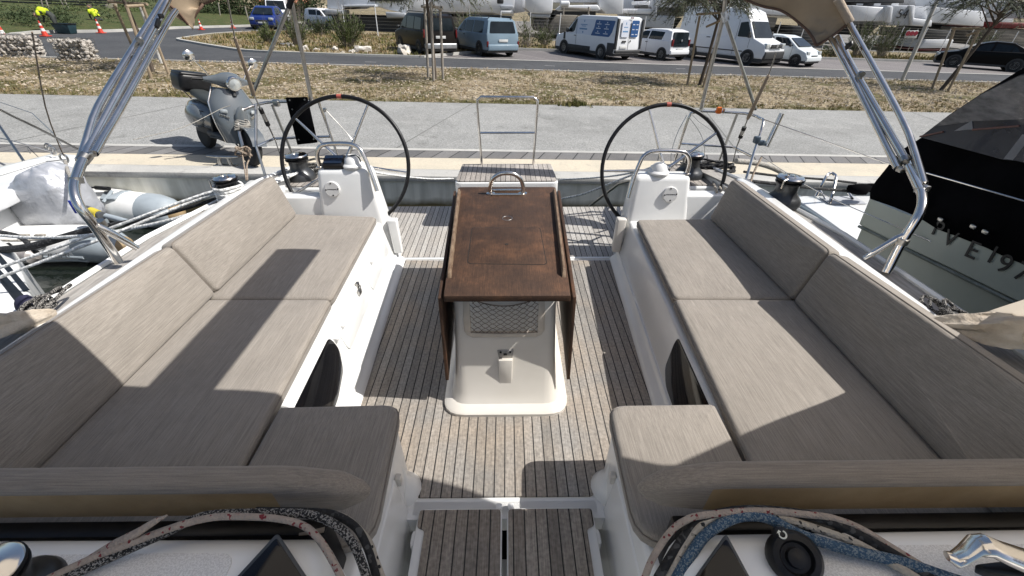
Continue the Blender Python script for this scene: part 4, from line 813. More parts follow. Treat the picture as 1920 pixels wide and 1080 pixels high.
# polished clutch handle at the right edge
t = thing('winch_crank', 'polished steel winch crank at the bottom right corner', 'winch crank', (1.203, 0.512, 0.72), boat=True)
m = MB(); L = []
for (px, w_, h_) in (((1.057, 0.492, 0.79), .012, .008), ((1.073, 0.485, 0.785), .020, .012), ((1.089, 0.49, 0.8), .022, .014), ((1.106, 0.497, 0.83), .026, .016), ((1.124, 0.492, 0.84), .028, .018), ((1.156, 0.48, 0.83), .030, .02), ((1.219, 0.466, 0.81), .034, .024), ((1.275, 0.435, 0.79), .036, .026)):
    c = Vector(px); L.append([c + Vector((.2, 1, -.1)).normalized() * (w_ * math.cos(a)) + Vector((0, .1, 1)).normalized() * (h_ * math.sin(a)) for a in [2 * math.pi * k / 14 for k in range(14)]])
m.loft(L); m.done('lever', M['steel'], t)
m = MB(); m.hexa([(1.163, 0.488, 0.705), (1.2, 0.47, 0.705), (1.347, 0.445, 0.705), (1.439, 0.529, 0.705), (1.133, 0.489, 0.76), (1.158, 0.465, 0.76), (1.286, 0.439, 0.78), (1.349, 0.496, 0.78)], .012, 3); m.done('body', M['black'], t)

# ---------------------------------------------------------------- mooring lines on the port side
MG = 'white mooring lines to port'
wl = Vector((-2.056, 3.049, .67))
rope('mooring_line', [(-4.291, 2.918, 0.1), (-3.952, 2.896, 0.2), (-3.142, 2.975, 0.45), (-2.27, 3.105, 0.72), wl + Vector((-.02, .10, .05))], .011, 'rope_white', 'upper of two parallel white lines running to the wound winch', MG, sm=3)
rope('mooring_line', [(-4.091, 2.726, 0.1), (-3.813, 2.753, 0.2), (-3.042, 2.851, 0.45), (-2.255, 3.113, 0.7), wl + Vector((.06, -.08, .04))], .011, 'rope_white', 'lower of two parallel white lines running to the wound winch', MG, sm=3)
rope('mooring_line', [(-4.751, 3.579, 0.15), (-4.009, 3.309, 0.25), (-3.269, 3.05, 0.4), (-2.851, 2.943, 0.5), (-2.391, 2.864, 0.62), (-2.072, 2.964, 0.7)], .013, 'rope_white', 'twisted white rope lying along the deck edge under the dinghy', MG, sm=4)
m = MB()
for k in range(5):
    z = .705 + .021 * k; r_ = .092 - .003 * (k % 2)
    m.tube([wl + Vector((math.cos(a) * r_, math.sin(a) * r_, z - .67 + .003 * math.sin(3 * a + k) + .012 * a / 6.28)) for a in [2 * math.pi * q / 20 for q in range(21)]], .0105, 8)
m.tube([wl + Vector(q) for q in ((.085, .02, .05), (.11, .08, .03), (.12, .16, .0), (.06, .20, .0), (.0, .13, .02))], .0105, 8, smooth=5)
m.tube([wl + Vector(q) for q in ((.08, .05, .09), (.12, .13, .04), (.13, .22, .0), (.06, .27, .0), (-.02, .18, .0), (-.1, .06, .06))], .0105, 8, smooth=5)
o = m.done('rope_turns', M['rope_white'], None, loc=wl); tag(o, 'white rope wound in turns round the outboard winch', 'rope', boat=True)
rope('mooring_line', [(-4.817, 3.449, 0), (-4.609, 3.466, 0.05), (-4.03, 3.249, 0.2), (-3.472, 3.241, 0.35), (-2.783, 3.196, 0.5), (-2.266, 3.106, 0.66), (-2.161, 3.09, 0.7)], [.033, .033, .031, .027, .014, .013, .012], 'rope_blk', 'black mooring line with a thick chafe sleeve above the dinghy', sm=4)
rope('mooring_line', [(-5.106, 3.799, 0.1), (-4.769, 3.714, 0.1), (-4.522, 3.611, 0.1), (-4.128, 3.329, 0.1)], .02, 'rope_blk', 'short black strap by the silver outboard cover', sm=4)
rope('tie_rope', [(-2, 3.2, 0.785), (-2.155, 3.5, 0.85), (-2.203, 3.6, 0.873), (-2.178, 3.65, 0.916), (-2.276, 3.7, 0.876), (-2.181, 3.65, 0.841), (-2.14, 3.5, 0.806), (-1.989, 3.2, 0.793)], .006, 'rope_tan', 'knotted brown cord hanging below the scooter wheel', sm=5)
m = MB(); kp = Vector((-2.188, 3.6, 0.891))
m.tube([kp + Vector((.05 * math.sin(2 * a) + .02 * math.cos(5 * a), .02 * math.sin(3 * a), .035 * math.cos(3 * a))) for a in [2 * math.pi * q / 36 for q in range(36)]], .009, 6, closed=True)
o = m.done('knot', M['rope_tan'], None, loc=kp); tag(o, 'brown rope knot in front of the scooter tyre', 'knot', boat=True)
# coils and lines about the quarter winches
for c, s, lab in ((Vector((-1.86, 4.12, .565)), .9, 'dark tangled rope coil behind the quarter winch left of centre'), (Vector((1.98, 4.1, .56)), 1.15, 'black rope coil on the deck beyond the right steering wheel')):
    m = MB(); rq = random.Random(int(c.x * 100))
    for k in range(6):
        a0 = rq.random() * 6; rx = (.10 + .10 * rq.random()) * s; ry = (.05 + .05 * rq.random()) * s; o_ = Vector((rq.uniform(-.1, .1), rq.uniform(-.05, .05), .012 * k))
        m.tube([c + o_ + Vector((rx * math.cos(a + a0), ry * math.sin(a + a0), .012 * math.sin(2 * a + k))) for a in [2 * math.pi * q / 18 for q in range(18)]], .011, 7, closed=True)
    o = m.done('rope_coil', M['rope_blk'] if s > 1 else M['rope_bw'], None, loc=c); tag(o, lab, 'rope', 'coils on the stern quarters', boat=True)
m = MB()
for k in range(5): m.tube([(-2.12 + .03 * k, 3.35 + .02 * k, .66), (-2.05 + .02 * k, 3.62, .63), (-2.02 + .03 * k, 3.9, .60 + .006 * k), (-1.90 + .02 * k, 4.1, .57)], .011, 7, smooth=4)
o = m.done('stern_line', M['rope_white'], None, loc=(-1.95, 3.7, .6)); tag(o, 'white line laid in bights outboard of the left quarter winch', 'rope', boat=True)
m = MB()
for k in range(3): m.tube([(1.75 + .05 * k, 3.40 + .03 * k, .60), (1.85 + .04 * k, 3.7, .57), (1.92 + .03 * k, 3.9, .565 + .006 * k), (1.9 + .02 * k, 4.15, .56)], .010, 7, smooth=4)
o = m.done('stern_line', M['rope_fleck'], None, loc=(1.9, 3.7, .6)); tag(o, 'pale lines beside the right quarter winch', 'rope', boat=True)
for p, lab in (((-1.98, 3.32, .60), 'low black deck organiser behind the sunlit backrest end'), ((1.99, 3.38, .60), 'low black deck organiser behind the shaded backrest end')):
    p = Vector(p); t = thing('deck_block', lab, 'block', p, 'deck blocks on the quarters', boat=True)
    m = MB(); m.box(p + Vector((0, 0, .02)), (.16, .10, .05), .018, Matrix.Rotation(R(12), 3, 'Z')); m.lathe([(0, .03), (.06, .03), (.055, .055), (.02, .065), (0, .065)], p, n=18); m.done('cheek', M['black'], t)
    m = MB(); m.lathe([(0, .06), (.018, .06), (.018, .07), (0, .07)], p, n=12); m.done('sheave_pin', M['steel'], t)
rope('stern_line', [(-1.46, 4.2, .58), (-1.72, 5.2, 0.204), (-1.571, 5.7, -0.019), (-1.184, 6.1, -0.211), (-0.847, 6.5, -0.351)], .012, 'rope_white', 'white three-strand line sagging beside the left steering wheel', sm=5)
rope('stern_line', [(1.5, 4.2, .58), (1.549, 5, 0.245), (1.279, 5.6, -0.025), (0.795, 6.3, -0.304)], .012, 'rope_white', 'white three-strand line sagging just beneath the quay edge', sm=5)
rope('stern_line', [(1.5, 4.25, .55), (1.403, 4.8, 0.262), (1.179, 5.1, 0.025), (0.996, 5.5, -0.233), (0.778, 5.9, -0.452)], .013, 'rope_white', 'lower white line dipping behind the right edge of the table', sm=5)
rope('passerelle_strut', [(1.62, 4.25, .5), (1.401, 5.2, 0.023), (1.141, 5.6, -0.444)], .016, 'steel_dull', 'grey strut running down the quay wall past the right wheel', cat='strut', sm=0)
rope('quay_hose', [(2.32, 4.3, 0.584), (2.604, 4.4, 0.53), (2.852, 4.5, 0.446), (3.113, 4.6, 0.324)], .028, 'rope_grey', 'grey hose crossing the stern quarter towards the pale swim platform', cat='hose', sm=5)
rope('tie_rope', [(2.449, 4.1, 0.68), (2.364, 4, 0.583), (2.3, 3.9, 0.487)], .010, 'rope_tan', 'tan cord dropping beside the railing foot', sm=3)
rope('mooring_line', [(2.405, 4.2, 0.418), (2.723, 4.3, 0.353), (3.403, 4.5, 0.218), (3.869, 4.6, 0.148)], .017, 'rope_blk', 'black line running from the chrome-capped winch to the covered motorboat', sm=3)
rope('mooring_line', [(2.548, 4.5, 0.407), (3.134, 4.7, 0.283), (3.725, 4.9, 0.181), (4.246, 5, 0.097)], .013, 'rope_blk', 'black line under the grey hose at the quay edge', sm=3)
rope('lifeline', [(2.299, 4, 1.049), (2.602, 3.6, 0.973), (2.781, 3.1, 0.936), (2.788, 2.75, 0.972), (2.851, 2.2, 1), (2.886, 1.8, 1.02)], .0042, 'steel', 'upper thin wire sweeping past the bimini foot to the right edge', 'lifelines to starboard', 'wire', 6, 3)
rope('lifeline', [(2.386, 4, 0.72), (2.51, 3.7, 0.642), (2.662, 3.3, 0.58), (2.862, 2.75, 0.551), (3.065, 2.1, 0.527), (3.255, 1.75, 0.481)], .0042, 'steel', 'lower thin wire crossing the grey-green hull', 'lifelines to starboard', 'wire', 6, 3)
rope('lifeline', [(-2.285, 2, 1.609), (-2.374, 2.15, 1.493), (-2.46, 2.35, 1.366), (-2.509, 2.55, 1.203)], .006, 'steel_dull', 'grey wire slanting in from the left edge to the bimini bows', 'wires to port', 'wire', 6, 3)
rope('shroud', [(-3.971, 4.2, 1.716), (-4.611, 4.6, 1.059), (-4.901, 4.8, 0.612), (-4.96, 4.85, 0.493)], .006, 'rope_tan', 'thin dark stay dropping to a ring near the bimini bows', 'wires to port', 'wire', 6, 3)
rope('guy_line', [(-3.897, 4.6, 0.735), (-3.752, 5.2, 0.726), (-3.645, 5.8, 0.803), (-3.555, 5.9, 0.829)], .004, 'rope_grey', 'thin cord strung across to the scooter legshield', 'wires to port', 'wire', 6, 3)
for s, c, lab in ((-1, Vector((-2.126, 1.597, 0.75)), 'heap of black-and-white rope on the port deck edge'), (1, Vector((1.949, 1.494, 0.75)), 'dark rope heap on the starboard deck edge')):
    m = MB(); rq = random.Random(5 + s)
    for k in range(7):
        a0 = rq.random() * 6; rx = .018 + .02 * rq.random(); ry = .05 + .05 * rq.random(); o_ = Vector((rq.uniform(-.02, .02), rq.uniform(-.08, .08), .007 * k))
        m.tube([c + o_ + Vector((rx * math.cos(a + a0), ry * math.sin(a + a0), .012 * math.sin(2 * a + k))) for a in [2 * math.pi * q / 16 for q in range(16)]], .0075, 7, closed=True)
    o = m.done('rope_coil', M['rope_bw'], None, loc=c); tag(o, lab, 'rope', 'coils on the side decks', boat=True)

# ---------------------------------------------------------------- inflatable dinghy with its covered outboard
dg = thing('inflatable_dinghy', 'white and grey inflatable dinghy lying in the dark water to port', 'dinghy', (-6.4, 5.9, -1.1), boat=True)
M['hyp_w'] = mat('white_hypalon', (0.80, 0.80, 0.785), 0.5, col2=(0.72, 0.72, 0.70), nscale=4, bump=0.15, bscale=5)
M['hyp_g'] = mat('grey_hypalon', (0.30, 0.34, 0.37), 0.55, col2=(0.26, 0.295, 0.32), nscale=5, bump=0.1, bscale=6)
M['cone'] = mat('tan_cone_cap', (0.33, 0.24, 0.13), 0.6, col2=(0.27, 0.19, 0.10), nscale=6)
FAR = [Vector((-5.309, 6.239, -0.78)), Vector((-5.873, 6.37, -0.78)), Vector((-6.926, 6.689, -0.78)), Vector((-7.93, 6.838, -0.78))]
NEAR = [Vector((-5.29, 5.103, -0.76)), Vector((-5.703, 5.13, -0.74)), Vector((-6.29, 5.087, -0.73)), Vector((-7.492, 5.039, -0.73))]
for P, lab in ((FAR, 0), (NEAR, 1)):
    a = P[0]; d = (P[0] - P[1]).normalized(); rr_ = .27 if lab == 0 else .245
    m = MB(); m.tube([P[3], P[2], P[1], P[0] - d * .28], rr_, 24, smooth=4, cap=False); tb = m.done('tube', M['hyp_w'], dg, smooth=60)
    m = MB(); m.tube([P[0] - d * .30, P[0] - d * .12, P[0] + d * .06, P[0] + d * .19], [rr_ * 1.006, rr_ * .99, rr_ * .84, rr_ * .55], 24); m.done('stern_cone', M['hyp_g'], dg, smooth=60)
    m = MB(); m.tube([P[0] + d * .17, P[0] + d * .22, P[0] + d * .27, P[0] + d * .30], [rr_ * .58, rr_ * .50, rr_ * .33, rr_ * .08], 20); m.done('cone_cap', M['cone'], dg, smooth=60)
    m = MB(); q = [p + Vector((0, -rr_ * .97, -.07)) for p in P]; m.tube([q[3], q[2], q[1], q[0] - d * .2], .02, 8); q = [p + Vector((0, -rr_ * .85, -.14)) for p in P]; m.tube([q[3], q[2], q[1], q[0] - d * .2], .016, 8); m.done('rubbing_strake', M['hyp_g'], dg)
m = MB(); L = []
for x, zt, w_ in ((.0, 0, 0),): pass
m.hexa([NEAR[0] + Vector(q) for q in ((-.35, .15, -.28), (-.30, .15, -.28), (-.30 - .55, 1.0, -.28), (-.35 - .55, 1.0, -.28), (-.35, .12, .16), (-.30, .12, .16), (-.30 - .55, 1.02, .2), (-.35 - .55, 1.02, .2))], .012)
m.done('transom', M['hyp_g'], dg)
m = MB(); m.face([NEAR[0] + Vector((-.3, .1, -.2)), FAR[0] + Vector((-.3, -.1, -.2)), FAR[3] + Vector((0, -.1, -.2)), NEAR[3] + Vector((0, .1, -.2))]); m.done('floor', M['hyp_g'], dg)
m = MB(); pa = [FAR[1] + Vector(q) for q in ((-.1, -.16, .232), (-.32, -.16, .232), (-.36, .02, .285), (-.22, .13, .253), (-.02, .10, .266), (-.06, -.02, .284))]
m.prism(pa, (0, 0, -.02), (0, 0, .006), .002); m.tube([FAR[1] + Vector((-.25, -.2, .2)), FAR[1] + Vector((-.22, .0, .30))], .022, 6); m.done('tube_patch', M['hyp_g'], dg)
m = MB(); m.tube([(-6.459, 4.737, -0.48), (-5.937, 4.722, -0.49), (-5.539, 4.854, -0.5), (-5.254, 4.925, -0.5)], .014, 7, smooth=4); [m.box(p, (.12, .05, .03), .01) for p in ((-6.117, 4.93, -0.52), (-5.915, 4.928, -0.52))]; m.done('grab_line', M['rope_grey'], dg)
# lettering on the near tube (flat on the flank, standing 3 mm proud)
nd_ = (NEAR[1] - NEAR[2]).normalized(); base = NEAR[2].lerp(NEAR[1], .42) + Vector((0, -.205, -.16)) + Vector((0, 0, .0))
M['print_grey'] = mat('grey_print', (0.06, 0.065, 0.07), 0.6, col2=(0.08, 0.085, 0.09))
text_obj('brand_lettering', 'ZODIAC', .125, NEAR[2].lerp(NEAR[1], .36) + Vector((0, -.262, -.075)), nd_, (0, .35, 1), M['print_grey'], dg, .002, .15)
m = MB(); c0 = NEAR[2].lerp(NEAR[1], .62) + Vector((0, -.225, .12)); up_ = Vector((0, .55, .8)).normalized()
for pts in ([(-.12, .06), (-.02, .085), (.06, .06), (.03, .03)], [(.085, .09), (.06, -.02), (.0, -.07), (-.09, -.07)], [(-.13, .04), (-.15, -.03), (-.10, -.085)]):
    m.tube([c0 + nd_ * a + up_ * b for a, b in pts], .010, 6, smooth=4)
m.done('tube_emblem', M['print_grey'], dg)
ob = thing('outboard_motor', 'outboard motor under a wrinkled silver cover, tiller with a yellow label', 'outboard', (-5.367, 4.661, -0.6), boat=True)
V, F = [], []; c = Vector((-6.161, 5.56, -0.28)); nu, nv = 60, 30
for j in range(nv + 1):
    v = j / nv
    for i in range(nu):
        a = 2 * math.pi * i / nu; e = math.pi * (v - .5)
        ca, sa = math.cos(a), math.sin(a)
        sx_ = math.copysign(abs(ca) ** .7, ca); sy_ = math.copysign(abs(sa) ** .7, sa); ce = max(0, math.cos(e)) ** .55; se = math.copysign(abs(math.sin(e)) ** .8, math.sin(e))
        d = Vector((sx_ * ce * .42 * (1 - .22 * se), sy_ * ce * .30, se * .40 + .10 * sx_ * ce * (1 if e > 0 else 0)))
        k = 1 + .06 * (1 - 2.2 * abs(noise.noise(d * 5))) + .035 * (1 - 2.4 * abs(noise.noise(d * 11 + Vector((3, 1, 2))))) + .015 * math.sin(9 * a + 4 * v)
        V.append(c + d * k)
for j in range(nv):
    for i in range(nu): F.append((j * nu + i, j * nu + (i + 1) % nu, (j + 1) * nu + (i + 1) % nu, (j + 1) * nu + i))
mesh_obj('cover', V, F, mat('silver_cloth', (0.50, 0.51, 0.535), 0.4, 0.4, col2=(0.40, 0.41, 0.435), nscale=5, bump=0.5, bscale=14, bdist=0.02), ob, smooth=True)
m = MB(); m.tube([(-5.353, 5.117, -0.25), (-5.212, 5.061, -0.27), (-5.061, 4.99, -0.29)], .05, 10); m.done('tiller_arm', M['print_grey'], ob)
m = MB(); m.tube([(-5.126, 5.04, -0.29), (-4.957, 5.008, -0.32), (-4.739, 4.944, -0.35)], .033, 10); m.done('tiller_grip', M['hyp_g'], ob)
m = MB(); m.tube([(-5.253, 5.076, -0.262), (-5.111, 5.006, -0.275)], .052, 10); m.done('warning_label', mat('yellow_label', (0.6, 0.48, 0.04), 0.5, col2=(0.52, 0.42, 0.04)), ob)
m = MB(); q = Vector((-4.644, 4.263, 0)); m.box((-5.049, 4.705, -0.05), (.04, .012, .16), .005); m.done('strap', mat('blue_strap', (0.02, 0.05, 0.4), 0.6, col2=(0.02, 0.04, 0.33)), ob)
m = MB(); m.tube([Vector(p) for p in ((-6.617, 6.431, -0.45), (-6.353, 6.428, -0.45), (-6.128, 6.38, -0.45))], [.014, .014, .03], 8); m.tube([(-6.342, 6.401, -0.44), (-6.11, 6.353, -0.44)], .034, 8); o = m.done('oar_handle', M['black'], None, loc=(-6.37, 6.428, -0.45)); tag(o, 'black-gripped oar handle on the far tube of the dinghy', 'oar', boat=True)
t = thing('boat_fender', 'translucent grey fender at the near side of the dinghy', 'fender', (-5.587, 4.376, -0.5), boat=True)
m = MB(); m.tube([(-5.717, 4.378, -0.5), (-5.68, 4.377, -0.5), (-5.448, 4.337, -0.5), (-5.399, 4.337, -0.5)], [.04, .085, .085, .03], 14); m.done('body', mat('scuffed_fender', (0.42, 0.40, 0.38), 0.35, col2=(0.22, 0.2, 0.19), nscale=7), t)
m = MB(); m.lathe([(0, 0), (.03, 0), (.02, .04), (0, .04)], (-5.833, 4.494, -0.45), n=10); m.done('eye', M['black'], t)

# ---------------------------------------------------------------- neighbouring boats
nb = thing('white_boat', 'white boat stern with a grey bathing step at the left edge', 'boat', (-7.274, 6.019, -0.2), boat=True)
def pz(lst, z): return [Vector(p) for p in lst]
top = [(-7.024, 6.867, -0.05), (-6.773, 6.807, -0.05), (-6.555, 6.527, -0.05), (-6.394, 5.978, -0.05), (-6.227, 5.05, -0.05), (-6.2, 4.122, -0.05), (-7.841, 5.211, -0.05), (-7.237, 6.081, -0.05)]
m = MB(); m.prism(top, (0, 0, -.16), (0, 0, 0), .02, 3); m.prism([Vector(p) * 1 + Vector((-.25, .05, -.1)) for p in top], (0, 0, -.9), (0, 0, -.02)); m.done('hull', mat('grey_white_gelcoat', (0.62, 0.63, 0.64), 0.35, col2=(0.55, 0.56, 0.57), nscale=2), nb)
m = MB(); m.prism([(-7.067, 6.395, -0.04), (-6.864, 6.689, -0.04), (-6.664, 6.549, -0.04), (-6.836, 6.444, -0.04), (-6.988, 6.394, -0.04)], (0, 0, 0), (0, 0, .03), .008); m.prism([(-7.24, 5.792, -0.045), (-7.006, 6.679, -0.045), (-6.876, 6.568, -0.045), (-6.978, 5.536, -0.045)], (0, 0, .0), (0, 0, .05), .01); m.done('deck_edge', M['gel'], nb)
m = MB(); m.tube([(-8.688, 7.676, 0.9), (-7.062, 6.29, 0)], .018, 8); m.done('stanchion', M['steel_dull'], nb)
m = MB(); m.tube([(-9.222, 8.165, 0.6), (-7.954, 7.655, 0.4), (-6.82, 6.698, 0.3), (-6.776, 6.68, 0.1)], .006, 6); m.tube([(-7.764, 6.613, 0.3), (-7.077, 6.305, 0.3), (-6.76, 6.451, 0.1)], .007, 6); m.tube([(-7.152, 6.529, 0.15), (-7.151, 6.52, 0.05)], .006, 6); m.done('guard_wire', M['steel_dull'], nb)
for c in ((-6.265, 6.102, 0.1), (-6.961, 6.652, 0.1), (-6.785, 6.507, 0.1)): m = MB(); m.tube([Vector(c) + Vector((.05 * math.cos(a), 0, .06 * math.sin(a))) for a in [6.283 * k / 14 for k in range(14)]], .014, 6, closed=True); m.done('shackle', M['steel_dull'], nb)
m = MB(); m.tube([(-6.143, 5.977, 0.1), (-5.653, 5.453, 0.1), (-5.44, 5.247, 0.1)], .02, 8); m.done('hanging_line', M['rope_grey'], nb)
sb = thing('striped_boat', 'white hull flank with black stripes at the left edge', 'boat', (-4.261, 3.077, 0), boat=True)
hp = [(-4.819, 3.691, 0.05), (-4.633, 3.58, 0.05), (-4.054, 3.079, 0.05), (-3.513, 2.603, 0.05), (-3.437, 2.422, 0.05), (-4.065, 2.199, 0.05), (-6.094, 3.913, 0.05)]
m = MB(); m.prism(hp, (0, 0, -1.3), (0, 0, 0), .03, 3); m.done('hull', M['gel'], sb)
m = MB()
for a, b, w_ in (((-4.62, 3.43, 0.053), (-3.742, 2.792, 0.053), .035), ((-4.502, 3.256, 0.053), (-3.651, 2.669, 0.053), .04), ((-4.295, 3.094, 0.053), (-3.589, 2.586, 0.053), .02)):
    a, b = Vector(a), Vector(b); d = (b - a).normalized().cross(Vector((0, 0, 1))) * w_ / 2; m.prism([a - d, b - d, b + d, a + d], (0, 0, -.002), (0, 0, .002))
m.done('stripe', M['black'], sb)
m = MB(); m.rock((-3.464, 2.533, 0.1), .075, (1, .8, 1.1), 3, .3); o = m.done('dark_bag', mat('navy_cloth', (0.012, 0.013, 0.035), 0.9, col2=(0.02, 0.02, 0.05)), None, loc=(-3.538, 2.583, 0.05), smooth=60); tag(o, 'small navy cloth bundle hanging on the striped hull', 'bundle', boat=True)

mb = thing('motorboat', 'grey-green motorboat under a black canopy with clear window', 'motorboat', (3.4, 2.2, -1.1), boat=True)
M['hull_green'] = mat('grey_green_paint', (0.37, 0.405, 0.355), 0.38, col2=(0.33, 0.36, 0.315), nscale=2.0, coat=0.2)
HX = 2.9
tp = [(2.02, 3.30), (2.2, 3.25)]
def hx(y, z): return HX + .12 * (.6 - z) * (1 if z < .6 else .0) * .6
L = []
for y, zt in ((3.215, .61), (2.9, .63), (2.4, .68), (1.6, .74), (.6, .82), (-1.5, .95)):
    L.append([(HX + 2.6, y, zt), (HX, y, zt), (HX + .015, y - .0, zt - .22), (HX + .035, y - .02, zt - .235), (HX + .06, y - .03, -.1), (HX + .16, y - .05, -.6), (HX + .5, y - .05, -1.4), (HX + 2.6, y, -1.4)])
m = MB(); m.loft(L); m.done('hull', M['hull_green'], mb, smooth=25)
m = MB(); m.tube([(HX + .008, 3.2, .375), (HX + .008, 2.4, .44), (HX + .008, .6, .58), (HX + .008, -1.5, .7)], .012, 6); m.done('rubbing_line', mat('grey_green_line', (0.20, 0.22, 0.20), 0.5, col2=(0.11, 0.13, 0.11)), mb)
# canopy: black cloth over hoops
C0 = [(2.91, 3.222, 0.61), (2.9, 2.861, 0.647), (2.9, 2.587, 0.65), (2.9, 2.291, 0.67), (2.9, 2.16, 0.676), (2.9, 2.04, 0.681), (2.9, 1.825, 0.688), (2.9, 1.601, 0.699), (2.9, .5, .80), (2.9, -1.4, .92)]
C1 = [(2.9, 3.227, 0.757), (2.93, 3.175, 0.992), (2.95, 3.087, 1.118), (2.96, 2.94, 1.334), (2.97, 2.823, 1.476), (2.98, 2.719, 1.599), (2.98, 2.568, 1.712), (2.99, 2.333, 1.859), (3.0, .6, 1.95), (3.0, -1.4, 2.0)]
C2 = [tuple(Vector(q) + Vector((1.2, -.55, .02))) for q in C1]
V, F = [], []; rowsP = [spline([Vector(p) for p in q], 6)[0] for q in (C0, C1, C2)]; n_ = len(rowsP[0])
for i in range(n_):
    for j in range(9):
        v = j / 8 * 2; p = rowsP[0][i].lerp(rowsP[1][i], min(v, 1)) if v <= 1 else rowsP[1][i].lerp(rowsP[2][i], v - 1)
        V.append(p + Vector((-.018 * math.sin(v * math.pi) if v < 1 else 0, 0, .01 * noise.noise(p * 6))))
for i in range(n_ - 1):
    for j in range(8): F.append((i * 9 + j, i * 9 + j + 1, (i + 1) * 9 + j + 1, (i + 1) * 9 + j))
o = mesh_obj('canopy', V, F, M['black_matte'], mb, smooth=True); q = o.modifiers.new('thickness', 'SOLIDIFY'); q.thickness = .006
def cn(px): return Vector(px) + Vector((-.035, 0, 0))
win = [(2.945, 3.068, 1.126), (2.945, 2.941, 1.301), (2.945, 2.813, 1.448), (2.945, 2.653, 1.574), (2.945, 2.392, 1.678), (2.93, 2.059, 1.189), (2.93, 2.4, 1.163), (2.93, 2.468, 1.149), (2.93, 2.599, 1.145)]
m = MB(); m.prism([cn(p) for p in win], (.004, 0, 0), (0, 0, 0)); wn_ = m.done('clear_window', mat('smoky_vinyl', (0.008, 0.013, 0.026), 0.12, col2=(0.014, 0.02, 0.034), nscale=2, bump=0.35, bscale=3, spec=0.5), mb)
up_w = [(2.94, 3.001, 1.21), (2.94, 2.921, 1.309), (2.94, 2.804, 1.443), (2.94, 2.645, 1.569), (2.94, 2.385, 1.674), (2.94, 2.234, 1.444), (2.94, 2.523, 1.36), (2.94, 2.748, 1.303)]
m = MB(); m.prism([cn(p) + Vector((-.004, 0, 0)) for p in up_w], (.002, 0, 0), (0, 0, 0)); q = m.done('grey_upper_pane', mat('grey_streaked_vinyl', (0.15, 0.15, 0.155), 0.25, col2=(0.05, 0.05, 0.058), nscale=4, nstretch=(1, 2, 6), bump=0.5, bscale=4), mb)  # pane streaked between two greys over the upper window
M['redstrip'] = mat('dusty_red_strip', (0.16, 0.075, 0.06), 0.6, col2=(0.12, 0.06, 0.05)); M['fold'] = mat('grey_vinyl_fold', (0.17, 0.18, 0.2), 0.3, col2=(0.13, 0.14, 0.16))
m = MB(); m.tube([cn(p) + Vector((-.006, 0, 0)) for p in ((2.94, 3.057, 1.133), (2.94, 2.91, 1.2))], .006, 6); m.done('seam_strip', M['redstrip'], mb); m = MB(); m.tube([cn(p) + Vector((-.006, 0, 0)) for p in ((2.94, 2.731, 1.256), (2.94, 2.49, 1.332))], .006, 6); m.done('seam_strip', M['redstrip'], mb)
m = MB(); m.prism([cn(p) + Vector((-.005, 0, 0)) for p in ((2.94, 2.843, 1.22), (2.94, 2.768, 1.301), (2.94, 2.731, 1.256), (2.94, 2.763, 1.248))], (.002, 0, 0), (0, 0, 0)); m.done('folded_strip', M['fold'], mb); m = MB(); m.prism([cn(p) + Vector((-.005, 0, 0)) for p in ((2.935, 2.463, 1.153), (2.935, 2.447, 1.296), (2.935, 2.397, 1.308), (2.935, 2.413, 1.162))], (.002, 0, 0), (0, 0, 0)); m.done('folded_strip', M['fold'], mb)
M['reg'] = mat('black_lettering', (0.006, 0.006, 0.006), 0.5, col2=(0.01, 0.01, 0.01))
def letter(ch, px, size): pass
for ch, p, sz, sh in (('P', (2.9, 2.617, 0.596), .145, 0), ('V', (2.9, 2.518, 0.577), .145, 0), ('E', (2.9, 2.353, 0.575), .155, 0), ('1', (2.9, 2.238, 0.606), .15, 0), ('9', (2.9, 2.156, 0.59), .155, 0), ('7', (2.9, 2.055, 0.597), .155, 0)):
    text_obj('registration_letter', ch, sz, Vector(p) + Vector((-.004, 0, 0)), (0, -1, .09), (.0, .09, 1), M['reg'], mb, .002)
m = MB()
for p in ((2.9, 2.586, 0.713), (2.885, 2.366, 0.766), (2.885, 2.288, 0.768), (2.88, 2.734, 0.765)): m.box(Vector(p) + Vector((-.02, 0, 0)), (.02, .04, .025), .006)
m.done('canopy_clip', M['steel_dull'], mb)
m = MB(); pl = [(3.364, 4.72, 0.02), (3.497, 4.786, 0.02), (4.3, 4.778, 0.02), (4.6, 4.2, .02), (4.6, 3.1, .02), (3.337, 3.576, 0.02), (3.362, 4.162, 0.02)]
m.prism(pl, (0, 0, -.07), (0, 0, 0), .015, 3); m.done('swim_platform', M['gel'], mb)
m = MB(); pe = [Vector(p) + Vector((-.02, 0, -.035)) for p in ((3.484, 4.786, 0.02), (3.324, 4.671, 0.02), (3.345, 4.135, 0.02), (3.308, 3.512, 0.02))]; m.tube(pe, .04, 10, smooth=3); m.done('platform_fender', mat('blue_grey_rubber', (0.10, 0.13, 0.15), 0.5, col2=(0.08, 0.10, 0.12)), mb)
m = MB()
m.tube([(3.625, 4.742, 0.03), (3.702, 4.813, 0.23), (3.778, 4.874, 0.26), (3.81, 4.855, 0.26), (3.785, 4.758, 0.23), (3.645, 4.515, 0.03)], .016, 8, smooth=4); m.tube([(3.629, 4.746, 0.12), (3.676, 4.642, 0.03)], .01, 6); m.tube([(3.962, 4.744, 0.1), (3.997, 4.639, 0.03)], .014, 6); m.done('boarding_ladder', M['steel'], mb)
m = MB(); m.prism([(3.654, 4.724, 0.024), (4.077, 4.753, 0.024), (4.064, 4.51, 0.024), (3.641, 4.514, 0.024)], (0, 0, 0), (0, 0, .006)); m.done('ladder_hatch', mat('grey_plastic_hatch', (0.40, 0.41, 0.43), 0.5, col2=(0.34, 0.35, 0.37)), mb)
